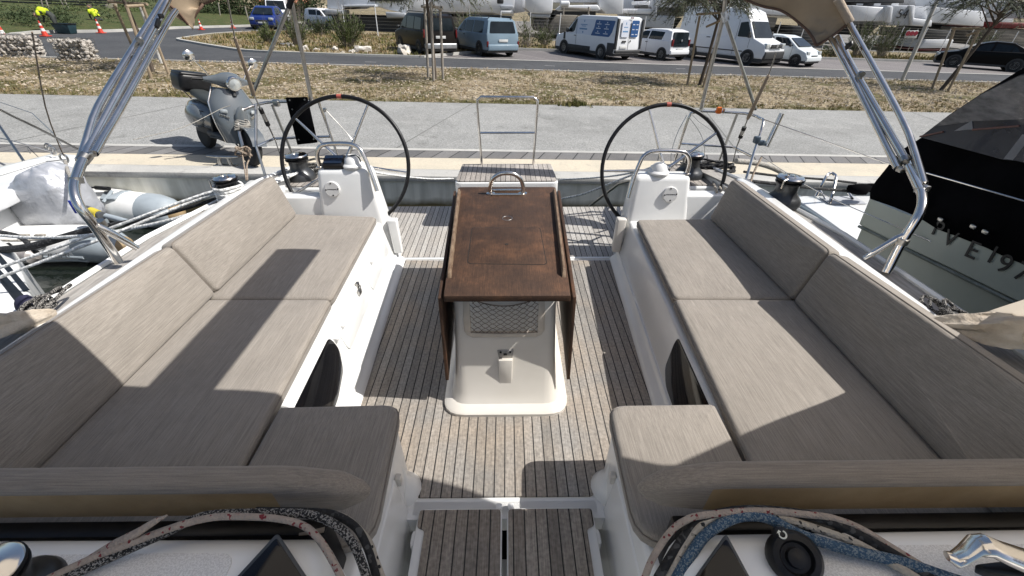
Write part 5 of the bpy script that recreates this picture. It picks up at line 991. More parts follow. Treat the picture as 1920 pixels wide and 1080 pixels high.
m = MB(); m.rock((3.906, 4.511, 0.2), .09, (1.5, .8, .7), 8, .4); m.rock((4.059, 4.559, 0.2), .07, (1.2, 1, .8), 11, .4); o = m.done('dark_bundle', M['black_matte'], None, loc=(4.071, 4.658, 0.1), smooth=60); tag(o, 'black cloth bundle at the transom above the swim platform', 'bundle', boat=True)

# ---------------------------------------------------------------- ashore: quay, verge, road, parking (true level ground, z = G)
G = -0.45
def ln(p, q): return lambda x: p[1] + (q[1] - p[1]) * (x - p[0]) / (q[0] - p[0])
lip = ln((-6.15, 6.62), (4.79, 7.10)); cream0 = ln((-7.55, 6.86), (5.3, 7.44)); cream1 = ln((-7.5, 7.42), (5.77, 8.20)); timb1 = ln((-7.86, 7.86), (5.25, 8.62)); grass0 = ln((-13.05, 12.12), (13.95, 14.19))
road0 = ln((-13.8, 19.72), (23.9, 22.85)); road1 = ln((-12.42, 24.1), (28.58, 27.0)); park1 = ln((.4, 31.0), (30.8, 33.9))
XA, XB = -60, 60
def strip(name, f0, f1, z, material, xa=XA, xb=XB, n=60, kind='structure'):
    V, F = [], []
    for i in range(n + 1):
        x = xa + (xb - xa) * i / n; V += [(x, f0(x), z), (x, f1(x), z)]
    for i in range(n): F.append((2 * i, 2 * i + 2, 2 * i + 3, 2 * i + 1))
    return tag(mesh_obj(name, V, F, material), kind=kind)
def ground_mat(name, cols, scales, rough=0.9, bump=0.6, bscale=40, bdist=0.02, speck=None):
    """several noise layers blended; cols: list of (colour, noise scale, lo, hi)"""
    m = bpy.data.materials.new(name); m.use_nodes = True; t = m.node_tree; b = t.nodes['Principled BSDF']; tc = nd(t, 'ShaderNodeTexCoord')
    def nz(sc, det=6):
        n = nd(t, 'ShaderNodeTexNoise'); n.inputs['Scale'].default_value = sc; n.inputs['Detail'].default_value = det; n.inputs['Roughness'].default_value = 0.65; t.links.new(tc.outputs['Object'], n.inputs['Vector']); return n.outputs['Fac']
    c = cols[0][0]
    for col, sc, lo, hi in cols[1:]:
        r = nd(t, 'ShaderNodeMapRange'); r.inputs[1].default_value = lo; r.inputs[2].default_value = hi; t.links.new(nz(sc), r.inputs[0]); c = mixc(t, r.outputs[0], c, col)
    if speck:
        sc, amp = speck; r = nd(t, 'ShaderNodeMapRange'); r.inputs[1].default_value = 0.3; r.inputs[2].default_value = 0.7; r.inputs[3].default_value = 1 - amp; r.inputs[4].default_value = 1 + amp; t.links.new(nz(sc, 3), r.inputs[0])
        cm = nd(t, 'ShaderNodeCombineXYZ'); [t.links.new(r.outputs[0], cm.inputs[i]) for i in range(3)]; c = mixc(t, 1.0, c, cm.outputs[0], 'MULTIPLY')
    if isinstance(c, tuple): b.inputs['Base Color'].default_value = (*c, 1)
    else: t.links.new(c, b.inputs['Base Color'])
    b.inputs['Roughness'].default_value = rough; b.inputs['Specular IOR Level'].default_value = 0.2
    bp = nd(t, 'ShaderNodeBump'); bp.inputs['Strength'].default_value = bump; bp.inputs['Distance'].default_value = bdist; t.links.new(nz(bscale), bp.inputs['Height']); t.links.new(bp.outputs[0], b.inputs['Normal'])
    return m
M['pave'] = ground_mat('exposed_aggregate', [((0.265, 0.265, 0.255), 0, 0, 0), ((0.225, 0.225, 0.215), .5, .42, .62), ((0.295, 0.293, 0.28), 1.7, .5, .7), ((0.19, 0.19, 0.18), .9, .60, .70), ((0.15, 0.15, 0.145), 14, .64, .70)], None, bump=.5, bscale=60, speck=(48, .5))
M['conc'] = ground_mat('pale_concrete', [((0.44, 0.43, 0.40), 0, 0, 0), ((0.36, 0.355, 0.335), 1.2, .4, .65), ((0.29, 0.28, 0.265), 6, .58, .72)], None, bump=.25, bscale=50, speck=(40, .12))
M['cream'] = ground_mat('cream_resin', [((0.52, 0.46, 0.36), 0, 0, 0), ((0.45, 0.41, 0.33), 1.6, .4, .65), ((0.38, 0.35, 0.29), 5, .6, .72)], None, bump=.2, bscale=80, speck=(45, .12))
M['asphalt'] = ground_mat('asphalt', [((0.058, 0.060, 0.064), 0, 0, 0), ((0.075, 0.077, 0.08), .35, .4, .65), ((0.046, 0.047, 0.05), 2.5, .55, .7)], None, bump=.4, bscale=60, speck=(40, .3))
M['dry'] = ground_mat('dry_soil', [((0.235, 0.185, 0.115), 0, 0, 0), ((0.34, 0.28, 0.19), 1.1, .42, .6), ((0.115, 0.105, 0.045), .7, .48, .58), ((0.42, 0.38, 0.30), 6, .57, .64), ((0.06, 0.043, 0.022), 7, .53, .60)], None, bump=1.0, bscale=14, bdist=.06, speck=(28, .5))
M['lawn'] = ground_mat('lawn', [((0.05, 0.072, 0.022), 0, 0, 0), ((0.085, 0.085, 0.035), 1.5, .4, .6), ((0.03, 0.04, 0.015), 4, .55, .7)], None, bump=1, bscale=20, bdist=.06, speck=(20, .5))
def wallmat():
    m = bpy.data.materials.new('stained_concrete_wall'); m.use_nodes = True; t = m.node_tree; b = t.nodes['Principled BSDF']; tc = nd(t, 'ShaderNodeTexCoord')
    def nz(sc, s): 
        mp = nd(t, 'ShaderNodeMapping'); mp.inputs['Scale'].default_value = s; t.links.new(tc.outputs['Object'], mp.inputs[0]); n = nd(t, 'ShaderNodeTexNoise'); n.inputs['Scale'].default_value = sc; n.inputs['Detail'].default_value = 6; t.links.new(mp.outputs[0], n.inputs['Vector']); return n.outputs['Fac']
    r = nd(t, 'ShaderNodeMapRange'); r.inputs[1].default_value = .40; r.inputs[2].default_value = .62; t.links.new(nz(7, (1, 1, .07)), r.inputs[0])
    c = mixc(t, r.outputs[0], (0.68, 0.67, 0.60), (0.48, 0.475, 0.42)); r2 = nd(t, 'ShaderNodeMapRange'); r2.inputs[1].default_value = .5; r2.inputs[2].default_value = .7; t.links.new(nz(3, (1, 1, 1)), r2.inputs[0]); c = mixc(t, r2.outputs[0], c, (0.66, 0.66, 0.61))
    sx = nd(t, 'ShaderNodeSeparateXYZ'); t.links.new(tc.outputs['Object'], sx.inputs[0]); r3 = nd(t, 'ShaderNodeMapRange'); r3.inputs[1].default_value = -1.02; r3.inputs[2].default_value = -.90; r3.inputs[3].default_value = 1; r3.inputs[4].default_value = 0; t.links.new(math_n(t, 'ADD', sx.outputs[2], math_n(t, 'MULTIPLY', nz(5, (1, 1, 1)), -.12)), r3.inputs[0])
    c = mixc(t, r3.outputs[0], c, (0.10, 0.085, 0.04)); t.links.new(c, b.inputs['Base Color']); b.inputs['Roughness'].default_value = .85
    bp = nd(t, 'ShaderNodeBump'); bp.inputs['Strength'].default_value = .3; t.links.new(nz(25, (1, 1, .5)), bp.inputs['Height']); t.links.new(bp.outputs[0], b.inputs['Normal']); return m
wt = mat('dark_harbour_water', (0.006, 0.009, 0.007), 0.04, col2=(0.009, 0.012, 0.008), nscale=1, bump=0.25, bscale=2.2, bdist=0.06, spec=0.5)
tag(mesh_obj('harbour_water', [(-80, -30, -1.15), (80, -30, -1.15), (80, 14, -1.15), (-80, 14, -1.15)], [(0, 1, 2, 3)], wt), kind='structure')
# ground sheet to the horizon, quay block
V = [(XA * 10, lip(XA * 10) * 0 + 20, G - .016)]
tag(mesh_obj('ground', [(-60, grass0(-60) - .3, G - .016), (60, grass0(60) - .3, G - .016), (900, 60, G - .016), (900, 900, G - .016), (-900, 900, G - .016), (-900, 40, G - .016)], [(0, 1, 2, 3, 4, 5)], M['dry']), kind='structure')
m = MB(); m.prism([(XA, lip(XA), 0), (XB, lip(XB), 0), (XB, lip(XB) + 8, 0), (XA, lip(XA) + 8, 0)], (0, 0, -3), (0, 0, G - .03)); tag(m.done('quay_wall', wallmat(), None, loc=(0, 0, 0), smooth=0), kind='structure')
m = MB(); m.prism([(XA, lip(XA) - .05, 0), (XB, lip(XB) - .05, 0), (XB, cream0(XB), 0), (XA, cream0(XA), 0)], (0, 0, G - .10), (0, 0, G), .012); tag(m.done('quay_kerb', M['conc'], None, loc=(0, 0, 0)), kind='structure')
strip('quay_cream_strip', cream0, cream1, G - .003, M['cream'])
strip('quay_boardwalk', cream1, timb1, G - .001, M['boardwalk'])
strip('quay_pale_edge', timb1, lambda x: timb1(x) + .13, G + .002, M['conc'])
pv = strip('quay_pavement', lambda x: timb1(x) + .13, grass0, G, M['pave'])
m = MB()
for x in (-22.5, -15.6, -8.9, -2.05, 4.8, 11.6, 18.4):
    a, b = (x - .36 * 0, timb1(x) + .13), (x + 1.15, grass0(x + 1.15)); m.face([(a[0] - .012, a[1], G + .003), (a[0] + .012, a[1], G + .003), (b[0] + .012, b[1], G + .003), (b[0] - .012, b[1], G + .003)])
tag(m.done('pavement_joint', mat('dark_joint', (0.10, 0.10, 0.095), 0.9, col2=(0.13, 0.13, 0.12), nscale=20), None), kind='structure')
# verge: gently uneven soil sheet
V, F = [], []; nx, ny = 150, 26
for i in range(nx + 1):
    x = -34 + 72 * i / nx
    for j in range(ny + 1):
        v = j / ny; y = grass0(x) + (road0(x) - .12 - grass0(x)) * v; k = math.sin(math.pi * v) ** .5 if 0 < v < 1 else 0
        V.append((x, y, G + .004 + k * (.05 + .05 * noise.noise(Vector((x * .5, y * .5, 0))) + .03 * noise.noise(Vector((x * 2, y * 2, 3))))))
w_ = ny + 1
for i in range(nx):
    for j in range(ny): F.append((i * w_ + j, (i + 1) * w_ + j, (i + 1) * w_ + j + 1, i * w_ + j + 1))
tag(mesh_obj('verge_soil', V, F, M['dry'], smooth=True), kind='structure')
m = MB(); N = 40
for f, nm, w0 in ((road0, 'a', .12),):
    L = [[(x, f(x) - .12, G - .05), (x, f(x) - .12, G + .05), (x, f(x), G + .05), (x, f(x), G - .05)] for x in [-34 + 72 * i / N for i in range(N + 1)]]; m.loft(L)
tag(m.done('verge_kerb', M['conc'], None), kind='structure')
# road: one asphalt sheet that widens to the left around the planted island
tag(mesh_obj('road', [(-70, road0(-70), G - .010), (60, road0(60), G - .010), (60, road1(60) + .2, G - .010), (-3.9, road1(-3.9) + .2, G - .010), (-10, 62, G - .010), (-22.5, 62, G - .010), (-25.3, 38.6, G - .010), (-26, 33.4, G - .010), (-28, 30.6, G - .010), (-27.6, 28.5, G - .010), (-28.2, 26, G - .010), (-70, 22, G - .010)], [tuple(range(12))], M['asphalt']), kind='structure')
isl = [(-4.1, road1(-4.1) + .1), (-7.8, 24.35), (-12.4, 24.4), (-14.7, 25.6), (-17.7, 27.9), (-19.3, 29.3), (-19.75, 30.6), (-20.3, 34.7), (-19.5, 38.2), (-16.5, 43), (-10, 62), (0, 62), (4, 34), (-.2, 31.2)]
m = MB(); m.prism([(x, y, 0) for x, y in isl], (0, 0, G - .05), (0, 0, G + .06)); tag(m.done('road_island', M['dry'], None, smooth=0), kind='structure')
m = MB(); m.loft([[(x - .0, y - .12, G - .04), (x, y - .12, G + .085), (x + .03, y + .06, G + .085), (x + .03, y + .06, G - .04)] for x, y in spline([Vector((x, y, 0)) for x, y in isl[:10]], 4)[0] for x, y in ((x, y),)] if False else [[(p.x - .02, p.y - .14, G - .04), (p.x - .02, p.y - .14, G + .085), (p.x + .05, p.y + .05, G + .085), (p.x + .05, p.y + .05, G - .04)] for p in spline([Vector((x, y, 0)) for x, y in isl[:10]], 4)[0]])
tag(m.done('island_kerb', M['conc'], None), kind='structure')
# parking of dark block paving
M['brick'] = planks('block_paving', .42, 0.0, .05, (0.13, 0.118, 0.115), (0.19, 0.172, 0.165), (0.15, 0.135, 0.13), (0.045, 0.042, 0.04), rot=R(-32), spread=.5)
tag(mesh_obj('parking_paving', [(-4.0, road1(-4.0) + .2, G - .006), (60, road1(60) + .2, G - .006), (60, park1(60), G - .006), (.4, 31.0, G - .006)], [(0, 1, 2, 3)], M['brick']), kind='structure')
strip('road_edge_line', lambda x: road1(x) + .02, lambda x: road1(x) + .26, G + .004, M['conc'], -4, 60)
m = MB(); m.loft([[(x, park1(x), G - .05), (x, park1(x), G + .13), (x, park1(x) + .16, G + .13), (x, park1(x) + .16, G - .05)] for x in (.4, 10, 20, 30, 45, 60)]); m.prism([(-4.1, road1(-4.1) + .15, 0), (-3.95, road1(-4) + .15, 0), (.5, 31.0, 0), (.35, 31.12, 0)], (0, 0, G - .05), (0, 0, G + .12)); tag(m.done('parking_kerb', M['conc'], None), kind='structure')
# left bank beyond the road
m = MB(); lk = [Vector((x, y, 0)) for x, y in ((-70, 22.2), (-40, 25.0), (-28.2, 26.4), (-27.7, 28.5), (-28.05, 30.6), (-26.05, 33.4), (-25.4, 38.6), (-22.6, 47), (-22, 62))]
PP, _ = spline(lk, 5); m.loft([[(p.x - .22, p.y + .1, G - .05), (p.x - .22, p.y + .1, G + .14), (p.x + .02, p.y - .03, G + .14), (p.x + .02, p.y - .03, G - .05)] for p in PP]); tag(m.done('bank_kerb', M['conc'], None), kind='structure')
V = []; F = []
for i, p in enumerate(PP):
    V += [(p.x - .2, p.y + .08, G + .12), (p.x - 6 - .1 * i, p.y + 7 - .1 * i, G + .7), (p.x - 14 - .1 * i, p.y + 13, G + .9), (p.x - 60, p.y + 60, G + 1.2)]
for i in range(len(PP) - 1):
    for j in range(3): F.append((i * 4 + j, i * 4 + 4 + j, i * 4 + 5 + j, i * 4 + 1 + j))
tag(mesh_obj('grass_bank', V, F, M['lawn'], smooth=True), kind='structure')
m = MB()
for a, b in (((-6.4, 22.0), (-5.9, 22.0)), ((1.9, 23.2), (2.4, 23.1)), ((8.6, 23.9), (9.1, 24.0)), ((-12.0, 22.2), (-11.2, 22.3))): m.face([(a[0], a[1] - .05, G - .005), (b[0], b[1] - .05, G - .005), (b[0], b[1] + .05, G - .005), (a[0], a[1] + .05, G - .005)])
tag(m.done('road_paint', mat('worn_white_paint', (0.4, 0.4, 0.39), 0.8, col2=(0.2, 0.2, 0.2), nscale=9), None), kind='structure')
# ---------------------------------------------------------------- ground cover
def blades(name, spots, material, per=5, h=(.05, .14), w=.012, lean=.6, seed=1, kind='stuff', parent=None):
    rq = random.Random(seed); V, F = [], []
    for x, y, z, s in spots:
        for _ in range(per):
            a = rq.random() * 6.283; hh = rq.uniform(*h) * s; l = rq.random() * lean * hh; dx, dy = math.cos(a), math.sin(a); bx, by = x + rq.gauss(0, .03), y + rq.gauss(0, .03); ww = w * s * rq.uniform(.6, 1.3)
            i = len(V); V += [(bx - dy * ww, by + dx * ww, z), (bx + dy * ww, by - dx * ww, z), (bx + dx * l, by + dy * l, z + hh)]; F.append((i, i + 1, i + 2))
    o = mesh_obj(name, V, F, material, parent)
    if kind: tag(o, kind=kind)
    return o
M['straw'] = mat('straw_grass', (0.34, 0.265, 0.15), 0.95, col2=(0.20, 0.15, 0.075), nscale=2.5, spec=.1)
M['olive'] = mat('olive_grass', (0.095, 0.105, 0.035), 0.95, col2=(0.18, 0.155, 0.06), nscale=3, spec=.1)
M['leaf_a'] = mat('dull_leaf_green', (0.10, 0.125, 0.045), 0.8, col2=(0.055, 0.075, 0.025), nscale=4, spec=.25)
M['leaf_b'] = mat('dark_leaf_green', (0.028, 0.045, 0.018), 0.75, col2=(0.055, 0.075, 0.03), nscale=3, spec=.25)
M['leaf_t'] = mat('tamarisk_green', (0.055, 0.065, 0.04), 0.85, col2=(0.085, 0.095, 0.06), nscale=3, spec=.2)
M['twig'] = mat('grey_twig', (0.25, 0.22, 0.185), 0.9, col2=(0.16, 0.14, 0.115), nscale=7)
M['bark'] = mat('dark_bark', (0.06, 0.045, 0.035), 0.9, col2=(0.10, 0.08, 0.06), nscale=14, nstretch=(1, 1, .3), bump=.6)
M['stake'] = mat('weathered_stake', (0.32, 0.25, 0.17), 0.85, col2=(0.22, 0.17, 0.115), nscale=8, nstretch=(4, 4, .5), bump=.3)
M['stake_grey'] = mat('grey_stake', (0.34, 0.31, 0.27), 0.85, col2=(0.23, 0.205, 0.175), nscale=8, nstretch=(4, 4, .5), bump=.3)
rq = random.Random(3); sa, sb_, sc_ = [], [], []
for _ in range(15000):
    x = rq.uniform(-24, 30); v = rq.random() ** 1.15; y = grass0(x) + .05 + (road0(x) - .25 - grass0(x)) * v
    n1 = noise.noise(Vector((x * .55, y * .9, 0))); n2 = noise.noise(Vector((x * 1.6, y * 1.6, 5)))
    if n1 + .5 * n2 < -.28: continue
    if n1 * .6 + n2 * .5 > .10 and rq.random() < .75: sb_.append((x, y, G + .03, rq.uniform(.5, .95)))
    else: sa.append((x, y, G + .03, rq.uniform(.45, .9)))
for _ in range(1800):
    x = rq.uniform(-24, 30); sb_.append((x, grass0(x) + abs(rq.gauss(0, .16)) - .03, G + .005, rq.uniform(.3, .8)))
for _ in range(60): x = 2.05 + rq.gauss(0, .22); sb_.append((x, grass0(x) - .08 + rq.gauss(0, .10), G + .005, rq.uniform(1.0, 1.9)))
blades('dry_grass', sa, M['straw'], 5); blades('green_grass', sb_, M['olive'], 5, seed=2)
V, F = [], []
for _ in range(9000):                                        # dark leaf litter between the tufts
    x = rq.uniform(-24, 30); y = grass0(x) + .1 + (road0(x) - .3 - grass0(x)) * rq.random(); s = rq.uniform(.012, .05); a = rq.random() * 6.28; z = G + .07 + rq.random() * .02
    if noise.noise(Vector((x * .8, y * 1.1, 9))) < -.1: continue
    dx, dy = math.cos(a) * s, math.sin(a) * s; i = len(V); V += [(x - dx, y - dy, z), (x + dy * .4, y - dx * .4, z + s * .3), (x + dx, y + dy, z + s * .2), (x - dy * .4, y + dx * .4, z + .002)]; F.append((i, i + 1, i + 2, i + 3))
tag(mesh_obj('leaf_litter', V, F, mat('dark_litter', (0.07, 0.05, 0.03), 0.95, col2=(0.14, 0.10, 0.06), nscale=5)), kind='stuff')
V, F = [], []
for _ in range(9000):                                        # bark chips and pebbles on the soil
    x = rq.uniform(-24, 30); y = grass0(x) + .1 + (road0(x) - .3 - grass0(x)) * rq.random(); s = rq.uniform(.012, .062); a = rq.random() * 6.28; z = G + .075
    dx, dy = math.cos(a) * s, math.sin(a) * s; i = len(V)
    V += [(x - dx, y - dy, z), (x + dy * .5, y - dx * .5, z + s * .4), (x + dx, y + dy, z + s * .3), (x - dy * .5, y + dx * .5, z), (x, y, z + s * .8)]
    F += [(i, i + 1, i + 4), (i + 1, i + 2, i + 4), (i + 2, i + 3, i + 4), (i + 3, i, i + 4)]
tag(mesh_obj('bark_chips', V, F, mat('pale_chips', (0.46, 0.40, 0.32), 0.9, col2=(0.25, 0.19, 0.13), nscale=5)), kind='stuff')
sa, sb_ = [], []
for _ in range(5200):
    x = rq.uniform(-19, 1); y = rq.uniform(24.6, 40)
    if x > -4.2 and y < 24.9 + (x + 4.2) * 1.5: continue
    if x < -12.4 and y < 24.4 - (x + 12.4) * .72: continue
    (sb_ if noise.noise(Vector((x * .5, y * .5, 2))) > .0 else sa).append((x, y, G + .05, rq.uniform(.8, 1.9)))
for _ in range(3800):
    x = rq.uniform(.5, 45); y = park1(x) + .2 + abs(rq.gauss(0, 2.4)); (sb_ if rq.random() < .6 else sa).append((x, y, G - .01, rq.uniform(1.0, 2.6)))
blades('island_dry_grass', sa, M['straw'], 4, w=.02, seed=5); blades('island_green_grass', sb_, M['olive'], 4, w=.02, seed=6)
def cluster(spots, n, r, size, seed, flat=1.0, leaf=2.2):
    rq = random.Random(seed); V, F = [], []
    for (x, y, z, s) in spots:
        for _ in range(n):
            d = Vector((rq.gauss(0, 1), rq.gauss(0, 1), rq.gauss(0, 1) * flat)); d = d.normalized() * (rq.random() ** .45) * r * s
            c = Vector((x, y, z)) + d; a = Vector((rq.gauss(0, 1), rq.gauss(0, 1), rq.gauss(0, .8))).normalized(); b = a.orthogonal().normalized(); b = (b * math.cos(rq.random() * 6) + a.cross(b) * math.sin(rq.random() * 6)).normalized(); q = size * rq.uniform(.6, 1.4)
            i = len(V); V += [c - a * q * leaf * .5, c + b * q * .4, c + a * q * leaf * .5, c - b * q * .4]; F.append((i, i + 1, i + 2, i + 3))
    return V, F
def stems(base, n, r, h, seed, bend=.35):
    rq = random.Random(seed); out = []
    for _ in range(n):
        a = rq.random() * 6.283; k = rq.random() ** .7; p0 = Vector(base) + Vector((math.cos(a), math.sin(a), 0)) * (.12 * r); p2 = Vector(base) + Vector((math.cos(a) * r * k, math.sin(a) * r * k, h * rq.uniform(.55, 1.05) * (1 - .35 * k * k)))
        p1 = p0.lerp(p2, .5) + Vector((0, 0, h * .12 * bend)); out.append((p0, p1, p2))
    return out
def ribbon_sticks(st, w):
    V, F = [], []
    for p0, p1, p2 in st:
        P = [p0.lerp(p1, .5) * .0 + (p0 * (1 - t) ** 2 + p1 * 2 * t * (1 - t) + p2 * t * t) for t in (0, .33, .66, 1)]; i = len(V)
        for k, p in enumerate(P):
            ww = w * (1 - .75 * k / 3); V += [p + Vector((ww, 0, 0)), p + Vector((-ww * .5, ww * .87, 0)), p + Vector((-ww * .5, -ww * .87, 0))]
        for k in range(3):
            for q in range(3): F.append((i + k * 3 + q, i + k * 3 + (q + 1) % 3, i + k * 3 + 3 + (q + 1) % 3, i + k * 3 + 3 + q))
    return V, F
def shrub(name, label, base, r, h, nleaf, seed, leafmat='leaf_a', bare=18, size=.05, group='shrubs behind the road'):
    t = thing(name, label, 'shrub', base, group); st = stems(base, 46, r, h, seed); rq = random.Random(seed + 9)
    V, F = ribbon_sticks(st, .012); 
    V2, F2 = ribbon_sticks(stems(base, bare, r * 1.25, h * 1.5, seed + 4), .010); k = len(V); V += V2; F += [tuple(a + k for a in f) for f in F2]
    mesh_obj('stems', V, F, M['twig'], t)
    V, F = [], []
    for _ in range(nleaf):
        p0, p1, p2 = rq.choice(st); tt = rq.uniform(.25, 1.0); c = p0 * (1 - tt) ** 2 + p1 * 2 * tt * (1 - tt) + p2 * tt * tt + Vector((rq.gauss(0, .05), rq.gauss(0, .05), rq.gauss(0, .05)))
        d = ((p2 - p1).normalized() + Vector((rq.gauss(0, .45), rq.gauss(0, .45), rq.gauss(0, .35)))).normalized(); b = d.orthogonal(); b = (b * math.cos(rq.random() * 6) + d.cross(b) * math.sin(rq.random() * 6)).normalized(); q = size * rq.uniform(.6, 1.5)
        i = len(V); V += [c, c + d * q * 1.6 + b * q * .3, c + d * q * 3.2, c + d * q * 1.6 - b * q * .3]; F.append((i, i + 1, i + 2, i + 3))
    mesh_obj('leaves', V, F, M[leafmat], t); return t
shrub('shrub', 'largest green shrub with bare grey twigs by the white rocks', (-8.83, 27.65, -0.45), 1.15, 1.75, 2600, 21, bare=40)
shrub('shrub', 'grey twiggy shrub just left of the largest green one', (-11.83, 28.1, -0.45), .95, 1.7, 1300, 22, bare=60)
shrub('shrub', 'small bright green shrub on the island nearest the blue car', (-13.77, 28.73, -0.45), .55, 1.1, 900, 23, bare=4)
shrub('shrub', 'dark rounded shrub between two twiggy ones', (-13.62, 36.61, -0.45), .95, 1.2, 1300, 24, 'leaf_b', bare=4)
for k, (px, r_, h_, lf, lab) in enumerate((((1.33, 33.04, -0.45), 1.2, 1.9, 700, 'bare twiggy bush by the white fence posts beside the blue car'), ((2.71, 34.59, -0.45), .9, 1.4, 900, 'scrubby bush between fence posts near the sign-written van'), ((8.62, 35.45, -0.45), 1.0, 2.2, 500, 'thin bush behind the sign-written van roof'), ((26.16, 35.8, -0.45), 1.3, 2.3, 1700, 'leafy olive bush behind the bimini bows'), ((28.7, 36.74, -0.45), 1.2, 2.6, 1500, 'tall scrub to the left of the parking sign'), ((23.76, 34.91, -0.45), .8, .9, 700, 'low weeds in front of the small white car nose'), ((-2.66, 35.91, -0.45), 1.2, 2.0, 1300, 'ivy-brown bush behind the blue car roof'), ((37.9, 38.43, -0.45), 1.4, 2.2, 900, 'dry bush behind the black car bonnet'))):
    shrub('scrub_bush', lab, px, r_, h_, lf, 40 + k, 'leaf_a', bare=40, group='scrub along the fence')

# ---------------------------------------------------------------- staked trees along the verge
def tamarisk(label, base, lean, h, stakes, bars, crown_c, crown_r, n, seed, smat='stake', white=False):
    t = thing('staked_tree', label, 'tree', base, 'staked trees on the verge'); B = Vector(base); rq = random.Random(seed)
    top = B + Vector(lean); m = MB(); m.tube([B, B.lerp(top, .5) + Vector((.03, .02, 0)), top, top + Vector((lean[0] * .4, 0, .9))], [.075, .06, .05, .03], 8, smooth=3)
    C = Vector(crown_c); br = []
    for k in range(14):
        a = rq.random() * 6.283; e = C + Vector((math.cos(a) * crown_r * .75, math.sin(a) * crown_r * .75, rq.uniform(-.3, .8))); mid = top.lerp(e, .5) + Vector((0, 0, .35)); br.append((top + Vector((0, 0, rq.uniform(0, .6))), mid, e)); m.tube([br[-1][0], mid, e], [.03, .018, .006], 5, smooth=3)
    m.done('trunk', M['bark'], t)
    for a, b in stakes: m = MB(); m.tube([a, b], .045, 8); m.done('stake', M[smat], t)
    m = MB(); [m.tube([a, b], .04, 8) for a, b in bars]; m.done('cross_bar', M[smat], t)
    V, F, TV, TF = [], [], [], []                              # drooping branchlets set with short feathery sprays
    for _ in range(n // 5):
        a = rq.random() * 6.283; r0 = rq.random() ** .6 * crown_r * .7; c = C + Vector((math.cos(a) * r0, math.sin(a) * r0, rq.uniform(-.25, .75))); aa = a + rq.gauss(0, .5); L_ = rq.uniform(.5, 1.15)
        if noise.noise(c * .9 + Vector((seed, 0, 0))) < -.16: continue
        e = c + Vector((math.cos(aa) * L_ * .8, math.sin(aa) * L_ * .8, -L_ * rq.uniform(.1, .85))); mid = c.lerp(e, .5) + Vector((0, 0, .16 * L_))
        v2, f2 = ribbon_sticks([(c, mid, e)], .012); k = len(TV); TV += v2; TF += [tuple(q + k for q in f) for f in f2]
        for q in range(34):
            tt = rq.random(); p = c * (1 - tt) ** 2 + mid * 2 * tt * (1 - tt) + e * tt * tt; d = ((e - c).normalized() * .5 + Vector((rq.gauss(0, .55), rq.gauss(0, .55), rq.gauss(-.25, .5)))).normalized(); bb = d.orthogonal().normalized() * .013; ll = rq.uniform(.06, .20); i = len(V)
            V += [p - bb, p + bb, p + d * ll]; F.append((i, i + 1, i + 2))
    mesh_obj('twigs', TV, TF, M['bark'], t)
    mesh_obj('crown', V, F, M['leaf_t'], t); return t
tamarisk('staked tree left of the steel bimini bows with a whitewashed trunk', (-12.02, 16.35, -0.45), (-.10, .05, 2.3), 2.4, [((-11.27, 16.01, -0.45), (-11.294, 15.993, 1.55)), ((-13.2, 17.48, -0.45), (-13.248, 17.444, 1.486)), ((-11.19, 15.05, -0.45), (-11.129, 15.095, 1.475))], [((-13.349, 17.367, 1.557), (-11.184, 16.07, 1.554)), ((-11.141, 15.086, 1.501), (-11.28, 16.003, 1.523))], (-12.6, 16.9, 2.35), 1.9, 2300, 71)
m = MB(); m.tube([(-13.24, 18.64, -0.45), (-13.24, 18.64, 1.489)], .06, 8); o = m.done('white_post', mat('whitewash', (0.62, 0.61, 0.58), 0.8, col2=(0.5, 0.49, 0.46), nscale=6), None, loc=(-13.24, 18.64, -0.45)); tag(o, 'white post standing among the tree stakes behind the steel bows', 'post')
tamarisk('staked tree in front of the dark brown people carrier', (-2.49, 16.81, -0.45), (-.12, .05, 2.3), 2.4, [((-2.8, 17.26, -0.45), (-2.761, 17.266, 1.843)), ((-2.23, 17, -0.45), (-2.215, 17.002, 1.743)), ((-2.49, 16.43, -0.45), (-2.421, 16.44, 1.91))], [((-2.871, 17.248, 1.78), (-2.126, 17.013, 1.776)), ((-2.458, 16.435, 1.852), (-2.164, 17.009, 1.715))], (-2.5, 17.2, 2.55), 2.0, 2600, 72, 'stake_grey')
tamarisk('staked tree in front of the tall white van', (7.45, 17.83, -0.45), (.1, .05, 2.1), 2.4, [((7.04, 18, -0.45), (6.919, 18.047, 1.825)), ((7.38, 17.31, -0.45), (7.473, 17.27, 1.949))], [((6.807, 18.089, 1.869), (7.531, 17.245, 1.967)), ((7.214, 17.927, 1.513), (7.406, 17.299, 1.73))], (7.0, 18.2, 2.45), 2.0, 2700, 73)
tamarisk('staked tree in front of the black car', (17.9, 18.93, -0.45), (.65, .0, 2.2), 2.4, [((17.74, 19.16, -0.45), (17.543, 19.34, 1.74)), ((18.01, 18.69, -0.45), (17.959, 18.739, 1.742))], [((17.467, 19.409, 1.752), (18.047, 18.654, 1.8)), ((17.824, 19.002, 1.55), (17.94, 18.758, 1.671))], (18.6, 19.3, 2.75), 2.1, 2500, 74)
m = MB(); m.tube([(18.65, 21.92, -0.45), (18.547, 22.008, 2.733), (18.529, 22.023, 3.479)], .075, 12); o = m.done('lamp_post', mat('pale_painted_pole', (0.42, 0.41, 0.38), 0.5, col2=(0.37, 0.36, 0.335), nscale=5), None, loc=(18.65, 21.92, -0.45)); tag(o, 'plain pale lamp post standing on the verge by the staked tree', 'lamp post')

